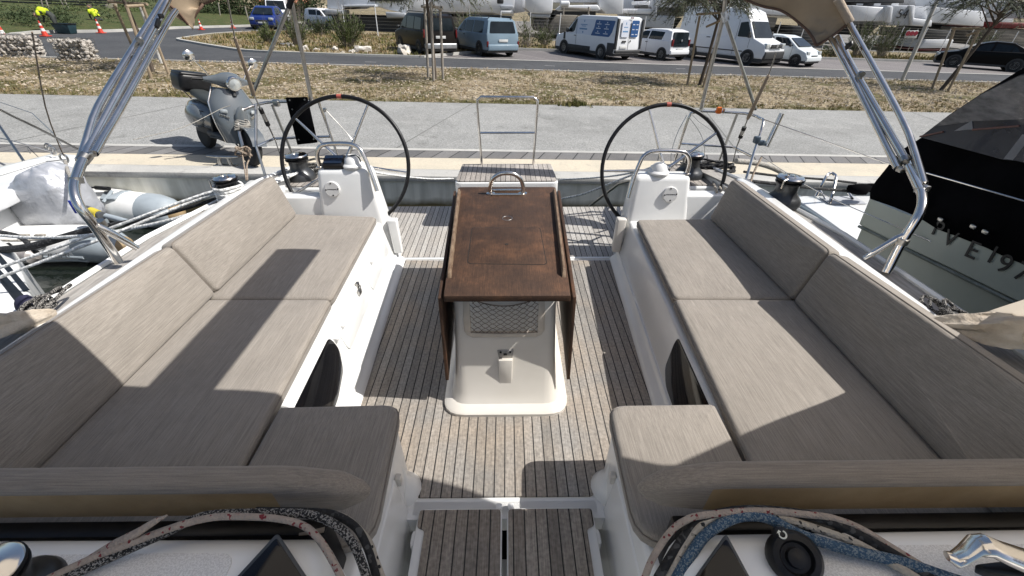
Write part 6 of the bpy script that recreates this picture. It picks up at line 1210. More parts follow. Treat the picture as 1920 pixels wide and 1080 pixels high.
# ---------------------------------------------------------------- gabions, rocks, cones
def gabion(base, rz, label):
    t = thing('gabion', label, 'gabion', base, 'stone-filled gabions'); b = Vector(base); t.rotation_euler = (0, 0, rz); rq = random.Random(int(b.x * 10)); m = MB(); S = (1.04, .70, .74)
    for i in range(9):
        for j in range(6):
            for k in range(6):
                if 0 < i < 8 and 0 < j < 5 and k < 5: continue
                m.rock(b + Vector(((i / 8 - .5) * (S[0] - .12) + rq.gauss(0, .025), (j / 5 - .5) * (S[1] - .10) + rq.gauss(0, .02), .07 + k * .118 + rq.gauss(0, .025))), rq.uniform(.055, .088), (1.1, 1, .85), rq.random() * 50, .6, 1, rq.random() * 6)
    m.done('stone_fill', M['stone'], t, smooth=0)
    m = MB(); x, y, z = S[0] / 2, S[1] / 2, S[2] + .02
    for q in range(9):
        u = -x + 2 * x * q / 8
        for s in (-1, 1): m.tube([b + Vector((u, s * y, .0)), b + Vector((u, s * y, z))], .006, 4)
        m.tube([b + Vector((u, -y, z)), b + Vector((u, y, z))], .006, 4)
    for q in range(6):
        v = z * q / 5
        for s in (-1, 1): m.tube([b + Vector((-x, s * y, v)), b + Vector((x, s * y, v))], .006, 4); m.tube([b + Vector((s * x, -y, v)), b + Vector((s * x, y, v))], .006, 4)
    m.done('wire_cage', M['steel_dull'], t)
M['stone'] = mat('limestone', (0.46, 0.43, 0.385), 0.9, col2=(0.28, 0.25, 0.22), nscale=5, bump=.5, bscale=18)
gabion((-16.47, 18.87, -0.45), R(6), 'gabion of pale stones next to the tree with the white post'); gabion((-19.1, 19.54, -0.45), R(8), 'gabion of pale stones in the middle of the three'); gabion((-21.03, 20.13, -0.45), R(8), 'gabion of pale stones cut off by the left picture edge')
for k, (p, r, sc, lab) in enumerate((((-10.47, 25.6, -0.45), .17, (1, .8, 1), 'upright cream rock under the grey pole'), ((-9.87, 25.54, -0.45), .14, (1.2, .9, .8), 'rock half browned on its side'), ((-9.02, 25.9, -0.45), .16, (1, .9, 1.1), 'blocky pale rock at the foot of the largest shrub'), ((-8.36, 24.96, -0.45), .11, (1.3, .8, .6), 'small flat pale rock at the road edge'), ((-7.98, 25.41, -0.45), .18, (1.5, .9, .6), 'low white rock touching the big whitest boulder'), ((-7.48, 25.61, -0.45), .33, (1.35, .8, .7), 'biggest whitest boulder by the road'), ((-5.33, 25.58, -0.45), .42, (1.5, .8, .75), 'long tan boulder before the brown people carrier'), ((-12.38, 27.84, -0.45), .25, (1.9, .8, .45), 'low pale stone slab between two shrubs'))):
    m = MB(); m.rock(Vector(p) + Vector((0, 0, r * sc[2] * .55)), r, sc, k + 3, .55, 3, k * 1.3 + (.5 if k == 6 else 0)); o = m.done('boulder', mat('white_limestone', (0.60, 0.57, 0.52), 0.9, col2=(0.42, 0.38, 0.32), nscale=4, bump=.6, bscale=12) if k == 0 else bpy.data.materials['white_limestone'], None, loc=p, smooth=25); tag(o, lab, 'rock', 'pale rocks along the road')
M['cone_white'] = mat('cone_white', (0.72, 0.72, 0.70), 0.5, col2=(0.6, 0.6, 0.58), nscale=6)
def cone(p, label, s=1.0):
    s *= .88
    t = thing('traffic_cone', label, 'traffic cone', p, 'traffic cones'); b = Vector(p)
    pr = [(.0, .0), (.13, .03), (.105, .20), (.09, .28), (.065, .44), (.05, .52), (.025, .68)]
    m = MB(); m.box(b + Vector((0, 0, .02)), (.38 * s, .38 * s, .04), .01); m.lathe([(.14 * s, .03), (.1 * s, .24 * s)], b, n=16); m.lathe([(.083 * s, .37 * s), (.06 * s, .50 * s)], b, n=16); m.lathe([(.043 * s, .6 * s), (.025 * s, .72 * s), (0, .72 * s)], b, n=16); m.done('cone_body', mat('cone_red', (0.55, 0.045, 0.02), 0.5, col2=(0.45, 0.04, 0.02), nscale=6) if 'cone_red' not in bpy.data.materials else bpy.data.materials['cone_red'], t)
    m = MB(); m.lathe([(.1 * s, .24 * s), (.083 * s, .37 * s)], b, n=16); m.done('reflective_band', M['cone_white'], t)
    m = MB(); m.lathe([(.06 * s, .50 * s), (.043 * s, .6 * s)], b, n=16); m.done('reflective_band', mat('cone_white', (0.72, 0.72, 0.70), 0.5, col2=(0.6, 0.6, 0.58), nscale=6) if 'cone_white' not in bpy.data.materials else bpy.data.materials['cone_white'], t)
cone((-26.2, 28.46, -0.45), 'red and white cone just left of the bending worker', 1.2); cone((-25.9, 32.07, -0.45), 'red and white cone beneath the crouching worker', 1.2); cone((-25.95, 25.85, -0.45), 'traffic cone at the left picture edge', 1.3); cone((-23.36, 38.5, -0.45), 'traffic cone far along the kerb under the canvas', 1.1); cone((-22.73, 41.83, -0.45), 'farthest traffic cone by the far kerb', 1.1)
t = thing('plant_crate', 'dark blue-green crate beside the bending worker', 'crate', (-26.89, 30.75, -0.45))
c = Vector((-26.89, 30.75, -0.45)); m = MB(); m.hexa([c + Vector(q) for q in ((-.38, -.25, 0), (.38, -.25, 0), (.38, .25, 0), (-.38, .25, 0), (-.5, -.32, .52), (.5, -.32, .52), (.5, .32, .52), (-.5, .32, .52))], .02); m.done('crate_body', mat('dark_teal_plastic', (0.012, 0.035, 0.045), 0.5, col2=(0.02, 0.05, 0.06), nscale=6), t)
m = MB(); [m.box(c + Vector((0, y, .52)), (1.04, .05, .05), .01) for y in (-.33, .33)]; [m.box(c + Vector((x, 0, .52)), (.05, .62, .05), .01) for x in (-.5, .5)]; m.done('rim', M['black'], t)
def figure(label, joints, base, vest=True):
    """one continuous skinned body; joints: name -> (pos, radius), with the links of a skeleton"""
    t = thing('person', label, 'person', base, 'workers by the kerb'); b = Vector(base); names = list(joints); links = [('pelvis', 'waist'), ('waist', 'chest'), ('chest', 'neck'), ('neck', 'head'), ('chest', 'sl'), ('sl', 'el'), ('el', 'hl'), ('chest', 'sr'), ('sr', 'er'), ('er', 'hr'), ('pelvis', 'pl'), ('pl', 'kl'), ('kl', 'al'), ('al', 'tl'), ('pelvis', 'pr'), ('pr', 'kr'), ('kr', 'ar'), ('ar', 'tr')]
    me = bpy.data.meshes.new('body'); me.from_pydata([joints[n][0] for n in names], [(names.index(a), names.index(c)) for a, c in links], [])
    o = bpy.data.objects.new('body', me); COL.objects.link(o); o.parent = t; md = o.modifiers.new('skin', 'SKIN')
    for i, n in enumerate(names): me.skin_vertices[0].data[i].radius = (joints[n][1],) * 2
    me.skin_vertices[0].data[0].use_root = True
    s2 = o.modifiers.new('sub', 'SUBSURF'); s2.levels = s2.render_levels = 2; me.materials.append(bpy.data.materials.get('dark_workwear') or mat('dark_workwear', (0.03, 0.035, 0.03), 0.9, col2=(0.05, 0.055, 0.05), nscale=7))
    W, Cc = Vector(joints['waist'][0]), Vector(joints['chest'][0]); hi = bpy.data.materials.get('hi_vis_yellow') or mat('hi_vis_yellow', (0.62, 0.75, 0.02), 0.7, col2=(0.5, 0.65, 0.02), nscale=6)
    m = MB(); m.tube([W.lerp(Cc, -.25), W.lerp(Cc, .3), W.lerp(Cc, .8), Cc.lerp(Vector(joints['neck'][0]), .55)], [.19, .205, .225, .13], 14, smooth=3); v = m.done('vest', hi, None); v.parent = t
    for k in ('sl', 'sr'): m = MB(); m.tube([Cc.lerp(Vector(joints[k][0]), .4), Vector(joints[k][0]), Vector(joints[k][0]).lerp(Vector(joints['e' + k[1]][0]), .45)], [.12, .105, .085], 10, smooth=2); v = m.done('sleeve', hi, None); v.parent = t
    H = Vector(joints['head'][0]); m = MB(); m.sphere(H, .12, (.9, 1.05, 1.1)); v = m.done('head', mat('skin', (0.42, 0.25, 0.17), 0.6, col2=(0.36, 0.21, 0.14)) if 'skin' not in bpy.data.materials else bpy.data.materials['skin'], None); v.parent = t
    m = MB(); m.sphere(H + Vector((0, .02, .035)), .125, (.92, 1.05, .95)); v = m.done('hair', M['bark'], None); v.parent = t
    return t
bend = {'pelvis': ((.12, 0, .95), .16), 'waist': ((-.08, 0, 1.10), .16), 'chest': ((-.38, 0, 1.14), .18), 'neck': ((-.55, 0, 1.02), .07), 'head': ((-.66, 0, .92), .10), 'sl': ((-.40, .2, 1.05), .075), 'el': ((-.44, .22, .78), .055), 'hl': ((-.52, .14, .52), .045), 'sr': ((-.40, -.2, 1.05), .075), 'er': ((-.46, -.22, .78), .055), 'hr': ((-.56, -.14, .52), .045), 'pl': ((.14, .11, .88), .12), 'kl': ((.05, .14, .48), .085), 'al': ((.14, .14, .10), .06), 'tl': ((-.04, .15, .05), .05), 'pr': ((.14, -.11, .88), .12), 'kr': ((.16, -.13, .48), .085), 'ar': ((.30, -.13, .10), .06), 'tr': ((.12, -.14, .05), .05)}
p_ = figure('person in yellow hi-vis vest and dark trousers bending over the kerb', bend, (-27.58, 30.85, -0.45)); p_.rotation_euler = (0, 0, R(15))
kneel = {'pelvis': ((.1, 0, .42), .15), 'waist': ((.0, 0, .62), .15), 'chest': ((-.14, 0, .88), .17), 'neck': ((-.24, 0, 1.02), .07), 'head': ((-.30, 0, 1.12), .10), 'sl': ((-.16, .2, .88), .075), 'el': ((-.24, .24, .62), .055), 'hl': ((-.36, .15, .42), .045), 'sr': ((-.16, -.2, .88), .075), 'er': ((-.24, -.24, .62), .055), 'hr': ((-.36, -.15, .42), .045), 'pl': ((.08, .12, .36), .12), 'kl': ((-.22, .16, .30), .085), 'al': ((-.05, .15, .08), .06), 'tl': ((-.2, .15, .05), .05), 'pr': ((.08, -.12, .36), .12), 'kr': ((-.16, -.16, .10), .085), 'ar': ((.25, -.15, .08), .06), 'tr': ((.38, -.15, .06), .05)}
p_ = figure('person in yellow hi-vis jacket crouching on the grass bank by a cone', kneel, (-30.123, 37.5, -0.433)); p_.rotation_euler = (0, 0, R(-20)); p_.scale = (1.1, 1.1, 1.1)

# ---------------------------------------------------------------- vehicles
M['tyre'] = mat('tyre_rubber', (0.010, 0.010, 0.010), 0.8, col2=(0.018, 0.018, 0.018), nscale=9)
M['rimm'] = mat('wheel_alloy', (0.42, 0.43, 0.44), 0.35, 0.7, col2=(0.33, 0.34, 0.35), nscale=6)
M['carglass'] = mat('car_glass', (0.006, 0.009, 0.011), 0.06, col2=(0.014, 0.019, 0.022), nscale=1.5, spec=0.3)
M['trim'] = mat('dark_plastic_trim', (0.022, 0.023, 0.024), 0.6, col2=(0.035, 0.036, 0.037), nscale=6)
M['lamp_red'] = mat('red_lamp', (0.16, 0.008, 0.009), 0.2, col2=(0.10, 0.006, 0.006), nscale=9)
M['lamp_clear'] = mat('clear_lamp', (0.55, 0.58, 0.58), 0.12, 0.3, col2=(0.38, 0.40, 0.40), nscale=14)
M['plate'] = mat('number_plate', (0.62, 0.62, 0.60), 0.5, col2=(0.5, 0.5, 0.48), nscale=20)
def paint(name, col, d=.85): return mat(name, col, 0.32, 0.0, col2=tuple(c * d for c in col), nscale=1.2, coat=0.2, spec=0.3)
def wheel_part(t, x, y, r, side, w=.2, spokes=8):
    m = MB(); m.lathe([(r * .62, -w / 2), (r * .93, -w / 2), (r, -w * .36), (r, w * .36), (r * .93, w / 2), (r * .62, w / 2)], (x, y, r), (1, 0, 0), 24); ty = m.done('wheel', M['tyre'], t)
    m = MB(); ox = x + side * w * .40; m.lathe([(r * .56, -.01), (r * .63, -.01), (r * .63, .02), (r * .57, .02)], (ox, y, r), (side, 0, 0), 20); m.lathe([(0, -.005), (r * .14, -.005), (r * .12, .02), (0, .02)], (ox, y, r), (side, 0, 0), 10)
    for k in range(spokes):
        a = 2 * math.pi * k / spokes; d = Vector((0, math.cos(a), math.sin(a))); n_ = Vector((0, -math.sin(a), math.cos(a))); c = Vector((ox, y, r)); wd = r * .085
        m.prism([c + d * r * .1 - n_ * wd, c + d * r * .58 - n_ * wd * 1.3, c + d * r * .58 + n_ * wd * 1.3, c + d * r * .1 + n_ * wd], (0, 0, 0), (side * .018, 0, 0))
    q = m.done('rim', M['rimm'], None); q.parent = ty
    m = MB(); m.lathe([(0, 0), (r * .6, 0), (r * .6, .004), (0, .004)], (x + side * w * .30, y, r), (side, 0, 0), 18); q = m.done('brake_disc', M['trim'], None); q.parent = ty
def car(name, label, cat, loc, az, sp, scale=1.05, group='vehicles in the car park'):
    """sp: body/cabin side outlines (y forward, z up), glass outlines on the cabin sides; built about the origin, then placed"""
    t = thing(name, label, cat, (0, 0, 0), group); W = sp['W'] / 2; P = sp['paint']; tum = sp.get('tum', .82); zb, zt = sp['belt'], sp['top']
    def hw(z): return W * (1 - (1 - tum) * max(0, min(1, (z - zb) / (zt - zb))))
    m = MB()
    def solid(poly, inset, bev, fw):
        A = [m.bm.verts.new((fw(z) - inset, y, z)) for y, z in poly]; B = [m.bm.verts.new((-(fw(z) - inset), y, z)) for y, z in poly]; n = len(A)
        fs = [m.bm.faces.new(A), m.bm.faces.new(B[::-1])] + [m.bm.faces.new((A[i], B[i], B[(i + 1) % n], A[(i + 1) % n])) for i in range(n)]
        bmesh.ops.recalc_face_normals(m.bm, faces=fs); bmesh.ops.bevel(m.bm, geom=list({e for f in fs[:2] for e in f.edges}), offset=bev, segments=3, affect='EDGES', profile=0.5)
    yf, yr = max(y for y, z in sp['body']), min(y for y, z in sp['body'])
    def bw(z): return W * (1 - .06 * max(0, (.55 - z) / .55))
    solid(sp['body'], 0, sp.get('bev', .07), bw); m.done('body', P, t, smooth=45)
    m = MB(); solid(sp['cabin'], .012, .05, hw); m.done('cabin', P, t, smooth=45)
    m = MB(); lo = [(yf - .06, .17), (yf - .02, .30), (yf - .06, sp.get('sill', .34)), (yr + .06, sp.get('sill', .34)), (yr + .02, .30), (yr + .06, .2)]; solid(lo, .03, .02, lambda z: W); m.done('underbody', M['trim'], t)
    for side in (-1, 1):
        for k, poly in enumerate(sp['glass']):
            V = [Vector((side * (hw(z) - .012 + .004), y, z)) for y, z in poly]; m = MB(); m.prism(rpoly(V, .04, 3, 1), (-side * .01, 0, 0), (side * .004, 0, 0)); m.done('side_window', M['carglass'], t)
        for y in sp['wheels']:
            m = MB(); r = sp['r'] * 1.16; m.lathe([(0, -.02), (r, -.02), (r, .006), (0, .006)], (side * (W - .002), y, sp['r']), (side, 0, 0), 26); m.done('wheel_arch', M['trim'], t)
            wheel_part(t, side * (W - .085), y, sp['r'], side, spokes=sp.get('spokes', 8))
        if 'mirror' in sp:
            y, z = sp['mirror']; m = MB(); m.box((side * (W + .10), y, z), (.17, .10, .14 * sp.get('mk', 1)), .04, seg=3); m.done('wing_mirror', M['trim'] if sp.get('darkmirror', 1) else P, t)
        for y, z in sp.get('handles', []): m = MB(); m.box((side * (W + .004), y, z), (.03, .16, .035), .01); m.done('door_handle', M['trim'], t)
        for y0, z0, y1, z1 in sp.get('seams', []): m = MB(); m.box((side * (bw(.9) + .0005), (y0 + y1) / 2, (z0 + z1) / 2), (.006, max(.012, abs(y1 - y0)), max(.012, abs(z1 - z0)))); m.done('door_seam', M['trim'], t)
        for (x0, x1, z0, z1) in sp.get('rear_lights', []):
            m = MB(); m.box((side * (x0 + x1) / 2, yr + .03, (z0 + z1) / 2), (x1 - x0, .10, z1 - z0), .02); m.done('rear_light', M['lamp_red'], t)
        for (x0, x1, z0, z1) in sp.get('front_lights', []):
            m = MB(); m.box((side * (x0 + x1) / 2, yf - sp.get('fl', .09), (z0 + z1) / 2), (x1 - x0, .2, z1 - z0), .04, seg=3); m.done('headlight', M['lamp_clear'], t)
    def quad(name, edge, w0, w1, material, push, par=None, rr_=.06):
        (ya, za), (yb_, zb_) = edge; d = Vector((0, yb_ - ya, zb_ - za)); n_ = Vector((0, -(zb_ - za), yb_ - ya)).normalized()
        if n_.y * push < 0: n_ = -n_
        m = MB(); m.prism(rpoly([Vector((-w0, ya, za)), Vector((w0, ya, za)), Vector((w1, yb_, zb_)), Vector((-w1, yb_, zb_))], rr_, 3, 1), n_ * -.01, n_ * .022); return m.done(name, material, t)
    if 'windscreen' in sp: quad('windscreen', sp['windscreen'], hw(sp['windscreen'][0][1]) - .13, hw(sp['windscreen'][1][1]) - .12, M['carglass'], 1)
    if 'rear_glass' in sp: quad('rear_window', sp['rear_glass'], hw(sp['rear_glass'][0][1]) - .16, hw(sp['rear_glass'][1][1]) - .14, M['carglass'], -1)
    if 'plate_r' in sp: x, z = sp['plate_r']; m = MB(); m.box((x, yr - .012, z), (.52, .02, .12), .005); m.done('number_plate', M['plate'], t)
    if 'plate_f' in sp: m = MB(); m.box((0, yf + .010, sp['plate_f']), (.52, .02, .11), .005); m.done('number_plate', M['plate'], t)
    if 'bump_r' in sp: z0, z1 = sp['bump_r']; m = MB(); m.box((0, yr - .0, (z0 + z1) / 2), (W * 1.9, .14, z1 - z0), .05, seg=3); m.done('rear_bumper', sp.get('bump_m', P), t)
    if 'bump_f' in sp: z0, z1 = sp['bump_f']; m = MB(); m.box((0, yf - .04, (z0 + z1) / 2), (W * 1.92, .16, z1 - z0), .05, seg=3); m.done('front_bumper', sp.get('bump_fm', P), t)
    if 'grille' in sp: x, z0, z1 = sp['grille']; m = MB(); m.box((0, yf - .01, (z0 + z1) / 2), (2 * x, .06, z1 - z0), .02); m.done('grille', M['trim'], t)
    if 'rails' in sp:
        for s in (-1, 1): m = MB(); y0, y1 = sp['rails']; x = s * (hw(zt) - .09); m.tube([(x, y0, zt - .02), (x, y0 + .12, zt + .06), (x, (y0 + y1) / 2, zt + .075), (x, y1 - .12, zt + .06), (x, y1, zt - .02)], .018, 6, smooth=3); m.done('roof_rail', M['trim'], t)
    for f in sp.get('extra', []): f(t, W, yf, yr, hw)
    t.location = loc; t['base'] = tuple(loc); t.rotation_euler = (0, 0, R(-az)); t.scale = (scale,) * 3
    return t
WHT = paint('white_car_paint', (0.74, 0.75, 0.76), .95)
# sign-written panel van
M['sign_blue'] = mat('deep_blue_vinyl', (0.02, 0.085, 0.24), 0.4, col2=(0.018, 0.07, 0.2), nscale=3)
M['sign_pale'] = mat('pale_vinyl', (0.60, 0.63, 0.70), 0.4, col2=(0.56, 0.6, 0.67), nscale=3)
M['sign_mid'] = mat('mid_blue_vinyl', (0.12, 0.26, 0.44), 0.4, col2=(0.1, 0.22, 0.4), nscale=3)
def van_signs(t, W, yf, yr, hw):
    for s in (-1, 1):
        def P(y, z, d=.003): return Vector((s * (hw(z) - .012 + d), y, z))
        m = MB(); m.prism(rpoly([P(-.55, 1.05), P(-1.95, 1.05), P(-2.1, 1.25), P(-2.2, 1.78), P(-.75, 1.78), P(-.72, 1.4)], .06, 3, 1), (0, 0, 0), (s * .004, 0, 0)); m.done('blue_sign', M['sign_blue'], t)
        m = MB(); m.prism([P(.75, 1.02), P(-.52, 1.05), P(-.70, 1.4), P(-.73, 1.78), P(.7, 1.78)], (0, 0, 0), (s * .003, 0, 0)); m.done('pale_sign', M['sign_pale'], t)
        m = MB(); m.box(P(.12, 1.32, .008), (.006, .62, .07)); m.box(P(.12, 1.45, .008), (.006, .36, .03)); m.box(P(.12, 1.52, .008), (.006, .56, .035)); m.box(P(.12, 1.68, .008), (.006, .06, .1)); m.box(P(.12, 1.17, .008), (.006, .08, .08)); m.done('sign_print', M['sign_mid'], t)
        m = MB()
        for y in (-1.05, -1.65):
            for z in (1.18, 1.4, 1.6): m.box(P(y, z, .009), (.006, .34, .035)); m.box(P(y, z + .08, .009), (.006, .06, .06))
        m.done('sign_rows', M['sign_pale'], t)
    y = yr - .012
    for x0, x1, nm, mt in ((-.62, -.08, 'pale_sign', 'sign_pale'), (.06, .60, 'blue_sign', 'sign_blue')): m = MB(); m.prism(rpoly([Vector((x0, y, 1.08)), Vector((x1, y, 1.08)), Vector((x1, y, 1.82)), Vector((x0, y, 1.82))], .08, 3, 1), (0, -.004, 0), (0, .01, 0)); m.done(nm, M[mt], t)
    m = MB(); [m.box((.33 + dx, y - .006, z), (.16, .006, .035)) for dx in (-.13, .13) for z in (1.2, 1.42, 1.64)]; m.done('sign_rows', M['sign_pale'], t)
    m = MB(); m.box((-.36, y - .006, 1.33), (.38, .006, .06)); m.box((-.36, y - .006, 1.52), (.3, .006, .03)); m.box((-.36, y - .006, 1.68), (.05, .006, .1)); m.done('sign_print', M['sign_mid'], t)
    m = MB(); m.box((0, y + .004, 1.15), (.012, .01, 1.45)); m.done('door_gap', M['trim'], t)
    m = MB(); m.box((-.35, y, .88), (.3, .03, .09), .02); m.box((.12, y, .9), (.05, .03, .09), .01); m.done('rear_handle', M['trim'], t)
    m = MB(); m.box((-.0, y, 1.93), (.22, .05, .05), .01); m.done('brake_light', M['lamp_red'], t)
    for s in (-1, 1): m = MB(); m.box((s * (W - .07), yr + .02, 1.2), (.13, .12, 1.35), .02); m.done('rear_pillar_trim', M['trim'], t)
    for s in (-1, 1):
        m = MB(); m.box((s * (W - .005), .35, .42), (.03, 1.9, .22), .02); m.box((s * (W - .005), -2.15, .55), (.03, .5, .5), .06); m.done('side_cladding', M['trim'], t)
TRAF = dict(W=1.95, paint=WHT, tum=.88, belt=1.05, top=1.97, body=[(2.45, .30), (2.48, .62), (2.36, .92), (1.55, 1.12), (-2.42, 1.12), (-2.46, .6), (-2.42, .30)], cabin=[(1.62, 1.06), (.80, 1.86), (.45, 1.955), (-2.2, 1.97), (-2.40, 1.90), (-2.42, 1.06)], glass=[[(1.40, 1.13), (.92, 1.13), (.80, 1.22), (.72, 1.78), (.82, 1.78)]], wheels=(1.62, -1.48), r=.335, mirror=(1.28, 1.22), mk=1.7, handles=[(.72, .98)], seams=[(.62, .45, .62, 1.85), (1.72, .75, 1.55, 1.1)], windscreen=((1.58, 1.13), (.86, 1.80)), plate_r=(-.36, .62), bump_r=(.34, .50), bump_m=M['trim'], bump_f=(.28, .62), bump_fm=M['trim'], front_lights=[(.55, .92, .72, .98)], fl=.18, rear_lights=[(.86, .97, .9, 1.3)], spokes=10, extra=[van_signs], bev=.09)
car('panel_van', 'white panel van with blue and pale sign-writing on its side and rear doors', 'van', (5.35, 29.2, G), -33, TRAF)
# small white hatchback
def up_tail(t, W, yf, yr, hw):
    m = MB(); m.prism(rpoly([Vector((-.62, yr - .005, .68)), Vector((.62, yr - .005, .68)), Vector((.60, yr + .10, 1.36)), Vector((-.60, yr + .10, 1.36))], .10, 4, 1), (0, -.012, 0), (0, .06, 0)); m.done('black_tailgate', M['carglass'], t)
    m = MB(); m.box((0, yr - .02, .97), (.11, .02, .11), .03); m.done('badge', M['rimm'], t)
UP = dict(W=1.64, paint=WHT, tum=.80, belt=.90, top=1.49, body=[(1.72, .28), (1.76, .5), (1.62, .78), (.9, .96), (-1.66, .98), (-1.76, .6), (-1.70, .28)], cabin=[(1.0, .90), (.35, 1.36), (-.1, 1.47), (-1.2, 1.47), (-1.58, 1.40), (-1.70, .90)], glass=[[(.78, .97), (-.02, .97), (-.08, 1.34), (.34, 1.33)], [(-.10, .97), (-1.05, .97), (-1.12, 1.34), (-.16, 1.36)]], wheels=(1.20, -1.22), r=.295, mirror=(.72, 1.0), handles=[(-.02, .82)], seams=[(-.06, .35, -.06, .95)], windscreen=((.96, .97), (.40, 1.34)), plate_r=(0, .56), rear_lights=[(.62, .74, .70, 1.02)], extra=[up_tail], spokes=6, bump_r=(.30, .52))
car('hatchback', 'small white hatchback with a black glass tailgate beside the sign-written van', 'car', (9.05, 29.55, G), -32, UP)
ESP = dict(W=1.87, paint=paint('pale_blue_paint', (0.20, 0.275, 0.335)), tum=.80, belt=.98, top=1.70, body=[(2.28, .28), (2.32, .55), (2.15, .82), (1.2, 1.02), (-2.25, 1.06), (-2.32, .6), (-2.26, .28)], cabin=[(1.55, .96), (.55, 1.58), (.1, 1.69), (-1.8, 1.70), (-2.12, 1.60), (-2.26, .98)], glass=[[(1.05, 1.05), (.42, 1.05), (.36, 1.52), (.58, 1.50)], [(.34, 1.05), (-.55, 1.05), (-.60, 1.56), (.28, 1.55)], [(-.65, 1.05), (-1.75, 1.05), (-1.72, 1.56), (-.68, 1.57)]], wheels=(1.42, -1.42), r=.33, mirror=(1.12, 1.08), handles=[(.35, .9)], windscreen=((1.48, 1.04), (.62, 1.52)), rear_glass=((-2.235, 1.06), (-2.125, 1.56)), plate_r=(.0, .74), rear_lights=[(.84, .93, .46, .72)], rails=(.2, -1.85), bump_r=(.30, .58), spokes=6)
car('people_carrier', 'pale blue people carrier with roof rails parked on block paving', 'car', (-1.35, 28.35, G), -30, ESP)
BER = dict(W=1.81, paint=mat('dark_brown_paint', (0.010, 0.008, 0.007), 0.3, col2=(0.013, 0.011, 0.01), nscale=2, spec=0.2), tum=.84, belt=1.0, top=1.78, body=[(2.10, .30), (2.15, .6), (2.0, .90), (1.2, 1.08), (-2.08, 1.10), (-2.15, .6), (-2.1, .30)], cabin=[(1.45, 1.0), (.62, 1.64), (.25, 1.77), (-1.85, 1.78), (-2.02, 1.70), (-2.10, 1.0)], glass=[[(1.02, 1.12), (.32, 1.12), (.26, 1.62), (.62, 1.58)], [(.2, 1.12), (-.75, 1.12), (-.8, 1.64), (.15, 1.64)], [(-.85, 1.12), (-1.75, 1.12), (-1.72, 1.6), (-.9, 1.64)]], wheels=(1.35, -1.38), r=.325, mirror=(1.05, 1.12), handles=[(.25, .95)], windscreen=((1.40, 1.08), (.70, 1.60)), rear_glass=((-2.09, 1.10), (-2.03, 1.62)), plate_r=(.0, .82), rear_lights=[(.82, .90, .80, 1.15)], rails=(.3, -1.8), bump_r=(.32, .56), bump_m=M['rimm'], spokes=5)
car('people_carrier', 'dark brown people carrier behind the grey tree stakes', 'car', (-4.55, 27.65, G), -31, BER)
def spr_front(t, W, yf, yr, hw):
    m = MB(); m.lathe([(.07, 0), (.09, 0), (.09, .02), (.07, .02)], (0, yf + .02, .95), (0, 1, 0), 18); m.box((0, yf + .03, .97), (.012, .02, .10)); m.done('badge', M['rimm'], t)
    for s in (-1, 1): m = MB(); m.box((s * (W - .002), -.6, .62), (.02, 4.2, .05), .01); m.box((s * (W - .002), .75, 1.15), (.02, .25, .045), .008); m.box((s * (W - .002), -.75, 1.15), (.02, .25, .045), .008); m.done('rubbing_strip', M['trim'], t)
SPR = dict(W=1.95, paint=WHT, tum=.86, belt=1.20, top=2.58, body=[(2.72, .34), (2.78, .62), (2.66, 1.0), (1.95, 1.26), (-2.85, 1.28), (-2.9, .6), (-2.85, .34)], cabin=[(2.0, 1.18), (1.42, 2.02), (1.15, 2.40), (.7, 2.56), (-2.6, 2.58), (-2.82, 2.45), (-2.86, 1.18)], glass=[[(1.80, 1.28), (1.0, 1.28), (.95, 1.92), (1.35, 1.98)]], wheels=(1.85, -1.70), r=.345, mirror=(1.72, 1.40), mk=2.0, seams=[(.92, .45, .92, 2.05), (-.45, .45, -.45, 2.1), (1.75, .8, 1.75, 1.2)], windscreen=((1.96, 1.26), (1.46, 1.98)), front_lights=[(.56, .92, .80, 1.06)], fl=.14, bump_f=(.34, .70), bump_fm=M['trim'], grille=(.52, .84, 1.02), plate_f=.55, extra=[spr_front], bev=.08)
car('panel_van', 'tall white van with its nose to the road behind the staked tree', 'van', (13.35, 29.25, G), 147, SPR)
TWI = dict(W=1.63, paint=paint('pearl_white_paint', (0.64, 0.68, 0.69), .95), tum=.78, belt=.86, top=1.42, body=[(1.66, .26), (1.72, .48), (1.60, .70), (.95, .92), (-1.62, .95), (-1.70, .6), (-1.64, .26)], cabin=[(1.12, .86), (.38, 1.32), (.0, 1.41), (-1.05, 1.42), (-1.5, 1.30), (-1.66, .88)], glass=[[(.82, .94), (-.28, .94), (-.34, 1.31), (.36, 1.29)], [(-.40, .94), (-1.2, .94), (-1.1, 1.28), (-.44, 1.32)]], wheels=(1.16, -1.18), r=.28, mirror=(.72, .98), handles=[(-.22, .78)], seams=[(-.32, .3, -.32, .9), (.82, .4, .82, .9)], windscreen=((1.08, .93), (.44, 1.29)), front_lights=[(.44, .74, .56, .74)], fl=.14, bump_f=(.26, .50), grille=(.30, .50, .56), plate_f=.42, spokes=12)
car('hatchback', 'small pearl-white hatchback facing the road at the right of the tall van', 'car', (16.55, 28.75, G), 148, TWI)
